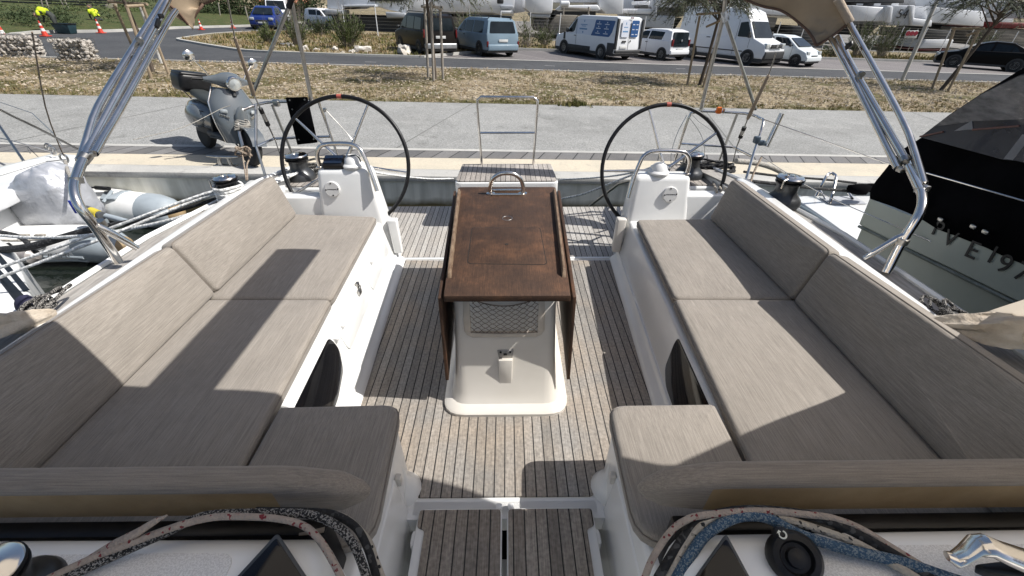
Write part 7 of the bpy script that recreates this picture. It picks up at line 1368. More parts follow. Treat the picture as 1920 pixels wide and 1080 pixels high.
BLK = dict(W=1.82, paint=mat('black_paint', (0.002, 0.002, 0.0025), 0.3, col2=(0.003, 0.003, 0.0035), nscale=2, spec=0.12), tum=.72, belt=.88, top=1.46, body=[(2.2, .26), (2.26, .5), (2.12, .74), (1.0, .95), (-1.9, 1.0), (-2.22, .92), (-2.26, .5), (-2.18, .26)], cabin=[(1.35, .86), (.35, 1.36), (-.1, 1.46), (-.9, 1.44), (-1.75, 1.05), (-1.9, .9)], glass=[[(.85, .95), (-.02, .95), (-.08, 1.34), (.32, 1.29)], [(-.12, .95), (-.85, .95), (-.95, 1.30), (-.18, 1.35)], [(-.92, .97), (-1.3, .98), (-1.05, 1.24), (-.98, 1.27)]], wheels=(1.36, -1.38), r=.32, mirror=(.85, 1.0), windscreen=((1.28, .93), (.42, 1.33)), rear_glass=((-1.82, .98), (-1.0, 1.40)), plate_f=.5, front_lights=[(.55, .86, .58, .72)], fl=.10)
car('saloon_car', 'black saloon car partly behind the black boat canopy', 'car', (30.6, 30.6, G), -52, BLK)
BLU = dict(W=1.75, paint=paint('deep_blue_paint', (0.012, 0.03, 0.16)), tum=.75, belt=.9, top=1.5, body=[(1.95, .26), (2.0, .5), (1.88, .78), (1.0, .95), (-1.9, 1.0), (-2.0, .5), (-1.94, .26)], cabin=[(1.25, .88), (.45, 1.40), (0, 1.49), (-1.2, 1.48), (-1.75, 1.3), (-1.9, .9)], glass=[[(.9, .96), (-.05, .96), (-.1, 1.38), (.42, 1.34)], [(-.12, .96), (-1.2, .96), (-1.15, 1.36), (-.16, 1.39)]], wheels=(1.25, -1.25), r=.31, mirror=(.85, 1.0), windscreen=((1.2, .95), (.5, 1.36)), front_lights=[(.5, .8, .6, .78)], fl=.08, plate_f=.45, grille=(.4, .5, .62))
car('hatchback', 'deep blue car with shining headlamps on the far road', 'car', (-20.58, 43.74, -0.45), 168, BLU, 1.1, 'vehicles on the far road')
car('panel_van', 'distant white van behind the deep blue car', 'van', (-23.43, 52.49, -0.45), 160, dict(SPR, extra=[]), 1.0, 'vehicles on the far road')
car('hatchback', 'distant pale car half hidden by bare twigs', 'car', (-17.17, 47.92, -0.45), 120, dict(UP, extra=[], rear_lights=[], front_lights=[(.45, .72, .6, .76)], fl=.1), 1.05, 'vehicles on the far road')

# ---------------------------------------------------------------- motor scooter on the quay
sc = thing('motor_scooter', 'grey-blue motor scooter with a black top box parked on the quay', 'scooter', (0, 0, 0))
SP_ = mat('grey_blue_paint', (0.105, 0.118, 0.127), 0.2, col2=(0.096, 0.108, 0.117), nscale=1.2, coat=0.8)
seatm = mat('grey_green_vinyl', (0.035, 0.041, 0.040), 0.55, col2=(0.028, 0.033, 0.032), nscale=5)
def sect(y, z, hw_, hh, n=16, pw=.8, zofs=0, tilt=0): return [Vector((math.copysign(abs(math.cos(a)) ** pw, math.cos(a)) * hw_, y + math.sin(a) * hh * tilt, z + math.copysign(abs(math.sin(a)) ** pw, math.sin(a)) * hh)) for a in [2 * math.pi * k / n for k in range(n)]]
m = MB(); m.box((0, -.10, .42), (.30, .05, .36), .02); m.box((0, .33, .55), (.36, .02, .5), .01); m.done('shade_board', M['black'], sc)  # black boards put in for the dark shade between legshield and cowl
for s in (-1, 1): m = MB(); m.box((s * .185, -.50, .60), (.02, .55, .012), .004); m.done('panel_gap', M['black'], sc)
m = MB(); m.box((0, -.985, .60), (.13, .03, .09), .012); m.done('tail_light', M['lamp_red'], sc)
for y, nm in ((.69, 'front_wheel'), (-.68, 'rear_wheel')):
    m = MB(); m.lathe([(.14, -.055), (.20, -.062), (.235, -.04), (.245, 0), (.235, .04), (.20, .062), (.14, .055)], (0, y, .245), (1, 0, 0), 28); w_ = m.done(nm, M['tyre'], sc)
    m = MB(); m.lathe([(.0, -.05), (.04, -.05), (.045, -.03), (.13, -.03), (.148, -.045), (.148, .045), (.13, .03), (.045, .03), (.04, .05), (0, .05)], (0, y, .245), (1, 0, 0), 24); q = m.done('rim', M['rimm'], None); q.parent = w_
# legshield: a tall shell curving in plan, with a steel edge
def shield(z):
    k = (z - .30) / .68; hwid = .16 + .13 * math.sin(min(1, k * 1.5 + .12) * math.pi / 2) - .10 * max(0, k - .72) / .28 * (k > .72); return hwid, .52 - .20 * k + .04 * math.sin(k * 3)
L = []
for i in range(12):
    z = .28 + .70 * i / 11; h_, y_ = shield(max(.30, z)); L.append([Vector((h_ * math.sin(a), y_ + .16 * math.cos(a) - .16 + .04, z)) for a in [R(-90 + 180 * k / 12) for k in range(13)]] + [Vector((h_ * .93 * math.sin(a), y_ + .13 * math.cos(a) - .16 + .015, z)) for a in [R(90 - 180 * k / 12) for k in range(13)]])
m = MB(); m.loft(L); m.done('legshield', SP_, sc, smooth=50)
for s in (-1, 1): m = MB(); m.tube([Vector((s * (shield(max(.3, z))[0] + .004), shield(max(.3, z))[1] - .12 + .0, z)) for z in [.28 + .70 * i / 11 for i in range(12)]], .009, 6); m.done('edge_trim', M['steel'], sc)
m = MB(); m.loft([sect(.50, .62, .085, .05), sect(.545, .62, .08, .16), sect(.56, .60, .06, .19), sect(.57, .56, .03, .15)]); m.done('horn_cover', SP_, sc, smooth=60)
for s in (-1, 1): m = MB(); m.box((s * .19, .47, .70), (.09, .03, .05), .015, Matrix.Rotation(R(s * -35), 3, 'Z')); m.done('indicator', M['lamp_clear'], sc)
for s in (-1, 1):
    m = MB(); [m.box((s * (.15 + .014 * k), .50 - .010 * k, .625 + .004 * k), (.010, .012, .035), .003) for k in range(7)]; m.done('vent_slats', M['steel'], sc)
m = MB(); m.loft([[Vector((x * .095, .69 + math.cos(a) * .285, .245 + math.sin(a) * .285)) for x in (-1, -.8, 0, .8, 1)] + [Vector((x * .09, .69 + math.cos(a) * .265, .245 + math.sin(a) * .265)) for x in (1, .8, 0, -.8, -1)] for a in [R(15 + 150 * k / 12) for k in range(13)]]); m.done('front_mudguard', SP_, sc, smooth=60)
for s in (1,): m = MB(); m.tube([(s * .09, .69, .245), (s * .095, .64, .42), (s * .06, .55, .55)], [.03, .026, .03], 8); m.lathe([(0, 0), (.055, 0), (.05, .04), (0, .04)], (s * .07, .69, .245), (1, 0, 0), 14); m.done('fork', M['steel_dull'], sc)
m = MB(); m.lathe([(0, -.03), (.028, -.03), (.028, .18), (0, .18)], (0, .40, .92), (0, -.35, 1), 12); m.done('steering_column', M['trim'], sc)
m = MB(); m.loft([[p + Vector((x, 0, 0)) for p in [Vector((0, .30 + yo + math.cos(a) * ry, 1.07 + zo + math.sin(a) * rz)) for a in [2 * math.pi * k / 14 for k in range(14)]]] for x, ry, rz, yo, zo in ((-.30, .025, .025, -.06, .0), (-.24, .04, .04, -.05, .0), (-.15, .075, .065, -.02, .005), (-.085, .12, .095, .02, .01), (0, .14, .105, .03, .015), (.085, .12, .095, .02, .01), (.15, .075, .065, -.02, .005), (.24, .04, .04, -.05, .0), (.30, .025, .025, -.06, .0))]); m.done('headset', SP_, sc, smooth=60)
m = MB(); m.lathe([(0, .0), (.082, 0), (.090, .015), (.086, .03), (.07, .034), (0, .045)], (0, .425, 1.055), (0, 1, -.18), 24); hl_ = m.done('headlight', M['lamp_clear'], sc)
m = MB(); m.lathe([(.082, -.01), (.097, -.01), (.097, .02), (.086, .034)], (0, .425, 1.055), (0, 1, -.18), 24); m.done('headlight_ring', M['steel'], sc)
for s in (-1, 1):
    m = MB(); m.tube([(s * .29, .24, 1.07), (s * .42, .22, 1.065)], .018, 8); m.done('handlebar_grip', M['black'], sc)
    m = MB(); m.tube([(s * .22, .25, 1.10), (s * .25, .24, 1.16), (s * .37, .20, 1.30)], .008, 6); mi = m.done('mirror', M['steel'], sc)
    m = MB(); m.lathe([(0, -.02), (.05, -.015), (.068, 0), (.068, .012), (0, .012)], (s * .40, .195, 1.325), (0, -1, .1), 18); q = m.done('mirror_head', M['steel'], None); q.parent = mi
m = MB(); m.box((0, .06, .30), (.34, .62, .09), .035, seg=3); m.tube([(-.17, .3, .30), (-.18, -.1, .27)], .015, 6); m.tube([(.17, .3, .30), (.18, -.1, .27)], .015, 6); m.done('floorboard', M['trim'], sc)
m = MB(); m.loft([sect(-.12, .50, .14, .16), sect(-.25, .52, .19, .19), sect(-.45, .53, .215, .20), sect(-.68, .55, .205, .18), sect(-.85, .57, .15, .13), sect(-.95, .58, .06, .06)]); m.done('rear_cowl', SP_, sc, smooth=60)
for s in (-1, 1): m = MB(); m.sphere((s * .17, -.52, .50), .17, (.55, 1.75, .95), 18, 12); m.done('side_panel', SP_, sc, smooth=60)
m = MB(); m.loft([sect(-.02, .70, .10, .035), sect(-.08, .735, .15, .055), sect(-.3, .755, .165, .065), sect(-.48, .775, .15, .06), sect(-.72, .80, .13, .055), sect(-.80, .79, .06, .03)]); m.done('saddle', seatm, sc, smooth=60)
m = MB(); m.box((0, -.93, .93), (.44, .38, .26), .07, seg=4); m.done('top_box', M['black'], sc); m = MB(); m.box((0, -.92, 1.045), (.40, .34, .06), .028, seg=3); m.done('top_box_pad', M['black'], sc)
m = MB(); m.tube([(-.12, -.72, .72), (-.12, -.95, .79), (.12, -.95, .79), (.12, -.72, .72)], .012, 6); m.done('luggage_rack', M['steel'], sc)
m = MB(); m.tube([(-.17, -.40, .27), (-.19, -.62, .28), (-.20, -.98, .32)], [.03, .055, .05], 10); m.done('exhaust', M['steel_dull'], sc)
m = MB(); m.box((.0, -.55, .32), (.22, .5, .16), .05); m.done('engine_case', M['trim'], sc); m = MB(); m.tube([(-.10, -.1, .26), (-.22, -.02, .02)], .012, 6); m.done('side_stand', M['trim'], sc)
m = MB()
for k in range(6): m.tube([Vector((.03 + (.085 + .006 * k) * math.cos(a), .575 + .05 * math.sin(a) + .03, .60 - .022 * k + .012 * math.sin(2 * a + k))) for a in [2 * math.pi * q / 16 for q in range(16)]], .008, 6, closed=True)
m.done('cable_lock', M['rope_grey'], sc)
sc.scale = (1.14,) * 3; sc.rotation_euler = (Matrix.Rotation(R(-127), 4, 'Z') @ Matrix.Rotation(R(-10), 4, 'Y')).to_euler(); sc.location = (-4.76, 7.51, -0.45); sc['base'] = tuple(sc.location)
t = thing('mooring_cleat', 'grey mooring cleat on the quay edge below the scooter', 'cleat', (-4.56, 7.02, -0.45)); c = Vector(t['base']); m = MB(); [m.tube([c + Vector((x, 0, 0)), c + Vector((x * .8, 0, .13))], [.035, .025], 10) for x in (-.09, .09)]; m.box(c + Vector((0, 0, .005)), (.34, .12, .02), .006); m.done('base', M['steel_dull'], t); m = MB(); m.tube([c + Vector(q) for q in ((-.26, 0, .15), (-.12, 0, .14), (.12, 0, .14), (.26, 0, .15))], [.014, .026, .026, .014], 10, smooth=3); m.done('horn', M['steel_dull'], t)

# ---------------------------------------------------------------- boatyard beyond the fence, houses and hedges
M['yard_white'] = mat('yard_white_gelcoat', (0.70, 0.71, 0.72), 0.35, col2=(0.62, 0.63, 0.65), nscale=.8)
M['yard_grey'] = mat('yard_pale_grey', (0.40, 0.42, 0.45), 0.45, col2=(0.34, 0.36, 0.39), nscale=.8)
M['antifoul'] = mat('dark_antifouling', (0.030, 0.031, 0.032), 0.8, col2=(0.055, 0.055, 0.055), nscale=1.2, nstretch=(1, 1, 5))
M['antifoul_tan'] = mat('tan_grey_underbody', (0.23, 0.21, 0.18), 0.8, col2=(0.17, 0.155, 0.135), nscale=1.0, nstretch=(1, 1, 4))
M['rust'] = mat('dark_red_antifoul', (0.12, 0.012, 0.012), 0.7, col2=(0.16, 0.02, 0.02), nscale=1.5)
def slab(t, name, pts, depth, material, bev=.08):
    """a solid standing on its outline, given real depth away from the fence"""
    m = MB(); m.prism(pts, (0, 0, 0), (0, depth, 0), bev, 2); return m.done(name, M[material], t)
def yard(name, label, loc, pieces, cat='boat'):
    t = thing(name, label, cat, loc, 'boats laid up in the yard')
    for nm, pts, dy, depth, mt in pieces: slab(t, nm, [Vector(p) + Vector((0, dy, 0)) for p in pts], depth, mt)
    return t
YB = 44.0
yard('laid_up_boat', 'white cruiser with slatted dark underside at the left end of the boatyard', (-12.212, 44, -0.703), [
 ('topsides', [(-15.43, 44, 1.164), (-14.211, 44, 1.129), (-13.531, 44, 1.382), (-11.114, 44, 1.464), (-10.367, 44, 1.259), (-8.88, 44, 1.078), (-7.042, 44, 1.101), (-6.915, 44, 2.735), (-15.168, 44, 2.452)], 0, 8, 'yard_white'),
 ('bathing_deck', [(-15.483, 44, 1.124), (-13.669, 44, 1.108), (-13.724, 44, 0.797), (-15.471, 44, 0.738)], -.6, 1.2, 'yard_grey'), ('bathing_deck', [(-10.341, 44, 1.106), (-8.65, 44, 1.086), (-8.686, 44, 0.734), (-10.257, 44, 0.68)], -.6, 1.2, 'yard_grey'),
 ('bathing_platform', [(-13.692, 44, 1.491), (-11.047, 44, 1.619), (-10.982, 44, 1.43), (-13.818, 44, 1.295)], -.9, 1.0, 'yard_grey'),
 ('underbody', [(-15.394, 44, 0.663), (-8.316, 44, 0.746), (-8.687, 44, -0.667), (-14.564, 44, -0.782)], .4, 6, 'antifoul')])
yard('laid_up_boat', 'white boat with stern steps above the pale blue people carrier', (-3.318, 45, -0.206), [
 ('topsides', [(-7.158, 45, 1.045), (-5.643, 45, 1.215), (-1.211, 45, 1.326), (-0.452, 45, 1.153), (0.641, 45, 1.11), (0.71, 45, 3.021), (-7.026, 45, 2.756)], 0, 8, 'yard_white'),
 ('stern_step', [(-0.561, 45, 1.9), (0.564, 45, 1.938), (0.572, 45, 1.703), (-0.556, 45, 1.665)], -.5, .5, 'yard_grey'), ('stern_step', [(-0.553, 45, 1.507), (0.578, 45, 1.545), (0.586, 45, 1.308), (-0.549, 45, 1.269)], -.8, .8, 'yard_white'), ('doorway', [(-0.85, 45, 2.433), (-0.292, 45, 2.452), (-0.282, 45, 2.027), (-0.843, 45, 2.008)], -.05, .1, 'antifoul'), ('windscreen', [(-11.581, 45, 2.22), (-8.719, 45, 2.318), (-8.855, 45, 1.89), (-11.642, 45, 1.795)], -1.2, .1, 'antifoul'),
 ('underbody', [(-6.698, 45, 0.901), (0.503, 45, 0.984), (0.063, 45, -0.342), (-6.458, 45, -0.477)], .5, 6, 'antifoul_tan')])
cat_ = yard('laid_up_catamaran', 'white catamaran with a dinghy slung across its stern above the sign-written van', (5.276, 44, -0.117), [
 ('hull', [(1.552, 44, 3.026), (1.618, 44, 1.744), (2.098, 44, 1.411), (3.907, 44, 1.434), (3.976, 44, 1.708), (3.945, 44, 3.108)], 0, 9, 'yard_white'), ('hull', [(7.653, 44, 3.235), (8.012, 44, 2.038), (8.638, 44, 1.594), (10.131, 44, 1.606), (9.917, 44, 3.313)], 0, 9, 'yard_white'),
 ('waterline_band', [(2.1, 44, 1.372), (3.864, 44, 1.393), (3.747, 44, 1.115), (2.256, 44, 1.104)], .1, 8, 'yard_grey'), ('keel', [(2.351, 44, 1.068), (3.75, 44, 1.076), (3.643, 44, 0.072), (2.552, 44, 0.117)], .3, 6, 'antifoul'),
 ('bridge_deck', [(3.764, 44, 3.102), (3.838, 44, 2.24), (8.236, 44, 2.39), (8.105, 44, 3.251)], .8, 7, 'yard_white'), ('tender', [(4.157, 44, 1.753), (4.589, 44, 2.075), (7.708, 44, 2.22), (8.035, 44, 1.884), (7.774, 44, 1.759), (4.444, 44, 1.646)], -.7, .7, 'yard_white'),
 ('underbody', [(4.423, 44, 1.373), (6.331, 44, 1.399), (6.515, 44, -0.117), (4.042, 44, -0.159), (3.84, 44, 0.562)], .6, 6, 'antifoul_tan'), ('tunnel', [(4.164, 44, 1.676), (7.954, 44, 1.804), (8.01, 44, 1.416), (4.198, 44, 1.287)], 1.2, 5, 'antifoul')])
m = MB(); a, b = Vector((4.494, 43.2, 2.184)), Vector((5.305, 43.2, 2.212)); m.tube([a, a.lerp(b, .1), a.lerp(b, .9), b], [.08, .22, .22, .08], 12); m.done('fender', M['yard_white'], cat_)
for px in (((4.814, 43, 1.932), (4.826, 43, 1.364)), ((6.924, 43, 2.042), (6.949, 43, 1.512))): m = MB(); m.tube(px, .07, 6); m.done('davit', M['stake_grey'], cat_)
m = MB(); m.box((5.862, 43, 1.855), (2.5, .08, .22), .02); m.done('davit_beam', M['stake_grey'], cat_)
yard('laid_up_boat', 'grey and white boats crowded behind the small white hatchback', (14.311, 46, 0.765), [
 ('topsides', [(10.906, 46, 2.009), (13.421, 46, 2.095), (13.501, 46, 1.732), (10.973, 46, 1.646)], 0, 6, 'yard_white'), ('deckhouse', [(12.138, 46, 2.652), (13.193, 46, 2.688), (13.166, 46, 2.368), (12.194, 46, 2.375)], 1, 3, 'yard_white'), ('doorway', [(12.203, 46, 2.335), (13.07, 46, 2.365), (13.122, 46, 2.125), (12.252, 46, 2.095)], 1, 2, 'antifoul'), ('pillar', [(12.927, 46, 3.465), (13.306, 46, 3.478), (13.634, 46, 1.572), (13.244, 46, 1.559)], -.3, .5, 'yard_grey'), ('underbody', [(11.175, 46, 1.612), (15.586, 46, 1.639), (15.537, 46, 0.637), (11.845, 46, 0.682)], .4, 5, 'yard_grey')])
yard('laid_up_boat', 'long white boat behind the tall white van roof', (24.857, 46, 0.696), [
 ('topsides', [(14.27, 46, 3.042), (14.457, 46, 2.251), (22.861, 46, 2.049), (28.874, 46, 1.923), (28.549, 46, 3.212)], 0, 8, 'yard_white'), ('window_strip', [(14.834, 46, 2.304), (16.402, 46, 2.277), (16.4, 46, 1.912), (14.824, 46, 1.94)], -.1, .2, 'antifoul'), ('underbody', [(22.933, 46, 1.846), (25.023, 46, 1.835), (25.028, 46, 1.041), (23.837, 46, 1.001)], .3, 6, 'antifoul_tan'), ('slatted_cradle', [(26.154, 46, 1.248), (28.47, 46, 1.242), (28.892, 46, -0.207), (26.796, 46, -0.102)], -.5, 5, 'antifoul')])
b54 = yard('laid_up_boat', 'white boat marked 54 behind the slanting lamp post', (38.078, 46, -0.166), [
 ('bow_panel', [(31.263, 46, 2.984), (34.362, 46, 2.928), (35.116, 46, 1.885), (31.948, 46, 1.778)], 0, 6, 'yard_white'), ('numbered_panel', [(34.278, 46, 3.087), (36.539, 46, 3.124), (37.183, 46, 1.619), (35.191, 46, 1.552)], -.2, 5, 'yard_grey'), ('side_fin', [(36.225, 46, 3.153), (36.712, 46, 3.17), (37.158, 46, 2.204), (38.934, 46, 2.098), (39.125, 46, 1.6), (37.233, 46, 1.621)], -.4, 4, 'yard_white'), ('cabin_top', [(30.884, 46, 3.767), (36.795, 46, 3.891), (37.108, 46, 3.344), (31.129, 46, 3.26)], 1.5, 6, 'antifoul'), ('side_fin', [(34.32, 46, 3.008), (34.709, 46, 3.021), (35.159, 46, 1.803), (34.713, 46, 1.788)], -.5, 3, 'yard_white')])
text_obj('hull_number', '54', 1.0, (35.492, 45.7, 2.154), (1, 0, 0), (0, 0, 1), M['reg'], b54, .01)
yard('laid_up_boat', 'white boat with dark ribbed side and a red waterline behind the lamp post', (41.79, 46, -0.264), [
 ('topsides', [(38.317, 46, 3.144), (44.106, 46, 2.934), (44.621, 46, 1.786), (39.03, 46, 1.934)], .3, 7, 'yard_white'), ('ribbed_side', [(39.122, 46, 1.431), (41.578, 46, 1.343), (41.718, 46, 0.702), (39.314, 46, 0.665)], 0, 6, 'antifoul'), ('lower_hull', [(39.363, 46, 0.58), (42.048, 46, 0.669), (42.067, 46, -0.033), (39.202, 46, -0.128)], -.2, 6, 'yard_white'), ('red_waterline', [(39.227, 46, -0.172), (42.093, 46, -0.076), (41.995, 46, -0.258), (39.123, 46, -0.353)], -.1, 6, 'rust')])
yard('laid_up_boat', 'boat with a dark red band above the black saloon car', (48.538, 47, 0.561), [
 ('topsides', [(45.665, 47, 3.804), (49.805, 47, 3.863), (50.782, 47, 2.559), (46.156, 47, 2.487)], .4, 7, 'yard_grey'), ('red_band', [(46.282, 47, 2.151), (51.032, 47, 2.225), (51.348, 47, 1.803), (46.496, 47, 1.684)], 0, 6, 'rust'), ('lower_hull', [(46.525, 47, 1.641), (51.412, 47, 1.718), (52.518, 47, 0.243), (47.841, 47, 0.178)], .2, 6, 'antifoul_tan')])
for k, (x0, x1, y0, y1, lab) in enumerate(((780, 985, 4, 20, 'farther white hull seen past the white boat with steps'), (1165, 1300, 6, 24, 'farther white hull behind the crowded boats'), (1290, 1440, -2, 22, 'farther white hull behind the tall van and tree twigs'), (1520, 1680, 6, 34, 'farther white hull left of the boat marked 54'), (1720, 1900, 0, 40, 'farther white hull behind the right-hand staked tree'))):
    a, b, c, d = (((-9.565, 54, 1.315), (2, 54, 1.424), (2.558, 54, 3.486), (-9.848, 54, 3.06)), ((12.204, 54, 1.865), (19.964, 54, 1.842), (20.028, 54, 4.086), (11.417, 54, 3.79)), ((19.292, 54, 2.201), (27.948, 54, 2.209), (27.83, 54, 4.354), (18.359, 54, 4.028)), ((32.659, 54, 2.08), (42.049, 54, 2.106), (41.261, 54, 4.815), (31.181, 54, 4.469)), ((44.37, 54, 2.184), (55.047, 54, 2.251), (53.633, 54, 5.24), (42.383, 54, 4.853)))[k]
    e = Vector(a).lerp(Vector(b), .5); t = yard('laid_up_boat', lab, (e.x, 54, G), [('topsides', [a, Vector(a).lerp(Vector(b), .2) + Vector((0, 0, -.35)), Vector(a).lerp(Vector(b), .8) + Vector((0, 0, -.35)), b, c, d], 0, 5, 'yard_white')])
    u = (Vector(b) - Vector(a)); h = (Vector(d) - Vector(a)).z
    for q in range(4): slab(t, 'porthole', [Vector(a) + u * (.15 + .2 * q) + Vector((0, -.06, h * .45)), Vector(a) + u * (.27 + .2 * q) + Vector((0, -.06, h * .45)), Vector(a) + u * (.27 + .2 * q) + Vector((0, -.06, h * .62)), Vector(a) + u * (.15 + .2 * q) + Vector((0, -.06, h * .62))], .12, 'antifoul', .03)
    slab(t, 'underbody', [Vector(a) + u * .12 + Vector((0, .4, -.4)), Vector(a) + u * .88 + Vector((0, .4, -.4)), Vector(a) + u * .8 + Vector((0, .4, -1.6)), Vector(a) + u * .2 + Vector((0, .4, -1.6))], 4, 'antifoul')
tag(mesh_obj('yard_ground', [(-12, fl_(-12) if False else 40.5, G - .008), (60, 46.5, G - .008), (75, 95, G - .008), (-12, 95, G - .008)], [(0, 1, 2, 3)], ground_mat('yard_hardstanding', [((0.16, 0.155, 0.145), 0, 0, 0), ((0.22, 0.21, 0.195), .4, .4, .6)], None, speck=(6, .3))), kind='structure')
# fence: posts with strained wires
fn = thing('wire_fence', 'wire fence on white posts between the car park and the boatyard', 'fence', (10, 41.5, G))
fl = ln((-9.6, 38.3), (36.0, 43.5)); xs = []
for i in range(27):
    x = -12.2 + 2.35 * i; y = fl(x); m = MB(); m.tube([(x, y, G), (x + .03 * math.sin(i * 3), y, G + 2.0)], .035, 8); m.done('post', M['yard_white'], fn)
for k in range(9): m = MB(); z = G + .15 + .22 * k; m.tube([(-12.2, fl(-12.2), z), (49, fl(49), z)], .009, 4); m.done('wire', M['steel_dull'], fn)
t = thing('parking_sign', 'white sign with three round no-parking symbols on the yard fence', 'sign', (33.5, 40.5, 0.775)); P = [Vector(p) for p in ((32.877, 40.5, 1.322), (33.848, 40.5, 1.355), (33.945, 40.5, 0.79), (32.922, 40.5, 0.756))]
m = MB(); m.prism(P, (0, 0, 0), (0, .04, 0), .01); m.done('panel', M['plate'], t); u = (P[1] - P[0]).normalized(); o_ = P[0].lerp(P[3], .38)
for k, f in enumerate((.17, .5, .83)):
    c = o_ + (P[1] - P[0]) * f; m = MB(); m.lathe([(.15, 0), (.172, 0), (.172, .02), (.15, .02)], c, (0, -1, 0), 18); m.done('red_ring', mat('sign_red', (0.35, 0.02, 0.04), 0.5, col2=(0.3, 0.02, 0.04)) if 'sign_red' not in bpy.data.materials else bpy.data.materials['sign_red'], t)
    m = MB(); m.lathe([(0, 0), (.15, 0), (.15, .008), (0, .008)], c, (0, -1, 0), 18); m.done('symbol_disc', mat('sign_violet', (0.08, 0.04, 0.22), 0.5, col2=(0.07, 0.03, 0.2)) if k == 1 and 'sign_violet' not in bpy.data.materials else (bpy.data.materials['sign_violet'] if k == 1 else M['plate']), t)
m = MB(); m.box(P[3].lerp(P[2], .5) + Vector((0, -.006, .20)), (.7, .01, .04)); m.done('text_line', M['antifoul'], t)
for x in (-.35, .35): m = MB(); c = (P[2] + P[3]) / 2; m.tube([c + Vector((x, .06, -1.6)), c + Vector((x, .06, .7))], .03, 6); m.done('sign_post', M['steel_dull'], t)
# left: garden wall, hedge, planted bank, far house, young staked trees
M['render_beige'] = mat('beige_render', (0.48, 0.41, 0.32), 0.9, col2=(0.40, 0.34, 0.265), nscale=.7)
t = thing('garden_wall', 'low beige garden wall topped with dark slats at the upper left', 'wall', (-45.957, 50, -0.647))
for a, b in (((-80, 112), 14), ): 
    m = MB(); m.prism([(-54.434, 50, -1.244), (-43.734, 50, -0.483), (-43.66, 50, 0.219), (-53.658, 50, -0.078)], (0, 0, 0), (0, .35, 0), .03); m.done('masonry', M['render_beige'], t)
m = MB(); m.prism([(-44.609, 51, -0.531), (-39.621, 51, -0.317), (-39.585, 51, 0.087), (-44.47, 51, -0.079)], (0, 0, 0), (0, .35, 0), .03); m.prism([(-39.176, 50, -0.329), (-38.347, 50, -0.301), (-37.932, 50, 0.802), (-38.843, 50, 0.685)], (0, 0, 0), (0, .4, 0), .03); m.done('masonry', M['render_beige'], t)
for k in range(5):
    m = MB(); m.box(Vector((-46.168, 50.3, 0.349)) + Vector((0, 0, .22 * k)), (14, .05, .14), .01); m.done('slat', M['trim'], t)
for k in range(5):
    m = MB(); m.box(Vector((-42.045, 51.3, 0.09)) + Vector((0, 0, .22 * k)), (6.5, .05, .14), .01); m.done('slat', M['trim'], t)
V, F = cluster([(-44 + 1.5 * i + rnd.uniform(-.5, .5), 53.5 + .25 * i + rnd.uniform(-.4, .4), 1.9 + rnd.uniform(-.5, .9), 1) for i in range(17)], 420, 1.9, .11, 81)
tag(mesh_obj('garden_hedge', V, F, M['leaf_b']), 'dark tall hedge behind the beige garden wall', 'hedge')
V, F = [], []
def bank_pt(px): return px
sp = []
for i in range(60):
    f = i / 59; sp.append(((-41.899, 42, -0.761)[0] * (1 - f) + (-34.001, 52, -0.886)[0] * f + rnd.uniform(-.6, .6), 34.5 + 12 * f + rnd.uniform(-.8, 2.2), .0 + rnd.uniform(-.1, .5), rnd.uniform(.6, 1.25)))
V, F = cluster(sp, 90, .8, .075, 83, .6); tag(mesh_obj('bank_ground_cover', V, F, M['leaf_a']), kind='stuff')
sp = [(-31.5 + rnd.uniform(-4, 3), 33.5 + rnd.uniform(-2.5, 4), .1 + rnd.uniform(-.1, .35), rnd.uniform(.6, 1.2)) for _ in range(46)]
V, F = cluster(sp, 90, .75, .07, 84, .6); tag(mesh_obj('bank_planting', V, F, M['leaf_b']), kind='stuff')
t = thing('planter_wall', 'short pale concrete kerb block on the grass bank by the crouching worker', 'kerb block', (-31.901, 39, -0.546)); m = MB(); m.box((-31.661, 39, -0.467), (2.2, .5, .5), .05); m.done('block', M['conc'], t); m = MB(); m.box(Vector((-31.661, 39, -0.467)) + Vector((0, 0, .27)), (2.3, .6, .06), .02); m.done('coping', M['conc'], t)
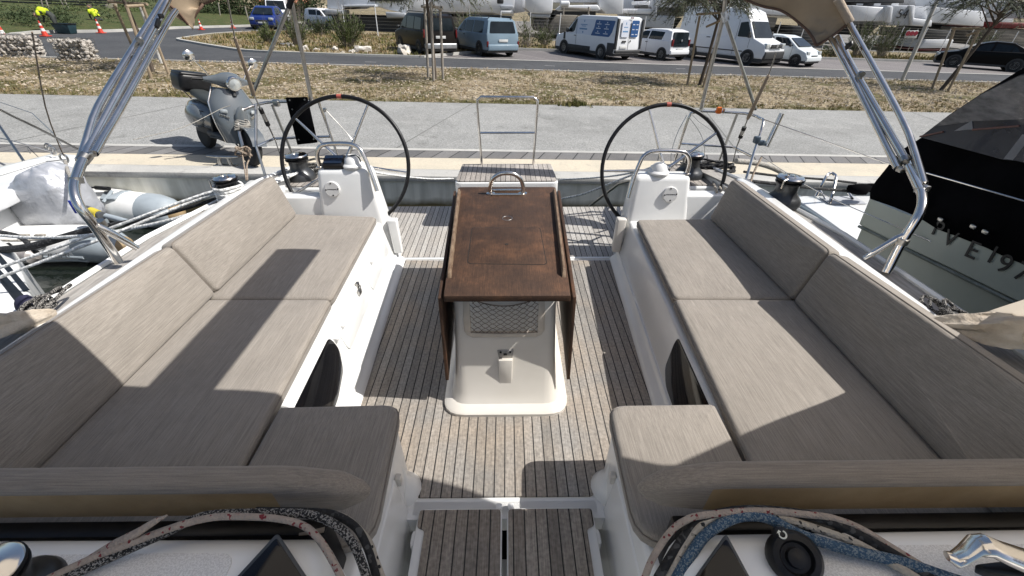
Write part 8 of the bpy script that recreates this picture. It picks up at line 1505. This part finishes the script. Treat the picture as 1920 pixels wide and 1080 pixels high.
for k, (a, b, lab) in enumerate((((-39.651, 44, -0.043), (-39.286, 44, 1.404), 0), ((-39.155, 44, 0.051), (-38.931, 44, 1.416), 0), ((-38.594, 45, -0.179), (-38.634, 45, 1.446), 0), ((-38.268, 45, -0.168), (-38.271, 45, 1.458), 0), ((-25.441, 50, -0.175), (-25.454, 50, 0.968), 0), ((-29.257, 52, -0.26), (-29.044, 52, 1.157), 0))):
    m = MB(); m.tube([a, b], .055, 8); o = m.done('planting_stake', M['stake_grey'], None, loc=a); tag(o, ['first thin stake above the bending worker', 'second thin stake above the bending worker', 'leaning stake above the dark crate', 'thicker leaning stake above the dark crate', 'stake near the deep blue car', 'stake behind the far traffic cones'][k], 'stake', 'planting stakes on the far bank')
for k, (c, r, lab) in enumerate((((-29.41, 56, 0.533), 2.6, 'leafy garden tree above the far traffic cones'), ((-31.118, 54, 0.583), 2.4, 'dark garden bush beside the canvas corner'), ((-23.309, 60, 1.236), 2.4, 'round dark tree between the red roof and the white cruiser'), ((-28.27, 58, 0.862), 2.2, 'dark tree at the left of the red roof'), ((-33.11, 53, 0.242), 2.0, 'ragged bush behind the bimini canvas corner'), ((15.29, 60, 2.759), 2.2, 'tree seen between boats above the sign-written van'))):
    t = thing('garden_tree', lab, 'tree', (c[0], c[1], .2), 'garden trees in the distance'); V, F = cluster([(c[0] + rnd.uniform(-1.4, 1.4), c[1] + rnd.uniform(-1, 1), c[2] + rnd.uniform(-1.3, .8), 1) for _ in range(5)], 420, r * .62, .12, 90 + k); mesh_obj('crown', V, F, M['leaf_b'], t)
    m = MB(); m.tube([(c[0], c[1], -.4), (c[0] + .1, c[1], c[2])], .16, 8); m.done('trunk', M['bark'], t)
t = thing('tiled_house', 'house with a pale red tiled roof in the distance at upper left', 'house', (-31.673, 72, -0.408)); a, b = Vector((-34.539, 72, 1.003)), Vector((-27.748, 72, 1.11))
m = MB(); m.prism([a + Vector((0, 0, -4)), b + Vector((0, 0, -4)), b, a], (0, 0, 0), (0, 7, 0), .05); m.done('walls', M['render_beige'], t)
m = MB(); m.prism([a + Vector((-.6, -.6, -.1)), b + Vector((.6, -.6, -.1)), b + Vector((-.8, 3.5, 3.0)), a + Vector((.8, 3.5, 3.0))], (0, 0, 0), (0, 0, .25), .03); m.done('roof', mat('terracotta_tiles', (0.46, 0.19, 0.11), 0.85, col2=(0.36, 0.15, 0.09), nscale=3, nstretch=(6, 1, 1), bump=.6), t)

# ---------------------------------------------------------------- the yacht's heeled frame
bpy.context.view_layer.update()
for o in BOAT: o.matrix_world = HEEL @ o.matrix_world
for o in bpy.data.objects:
    if 'base' in o: del o['base']
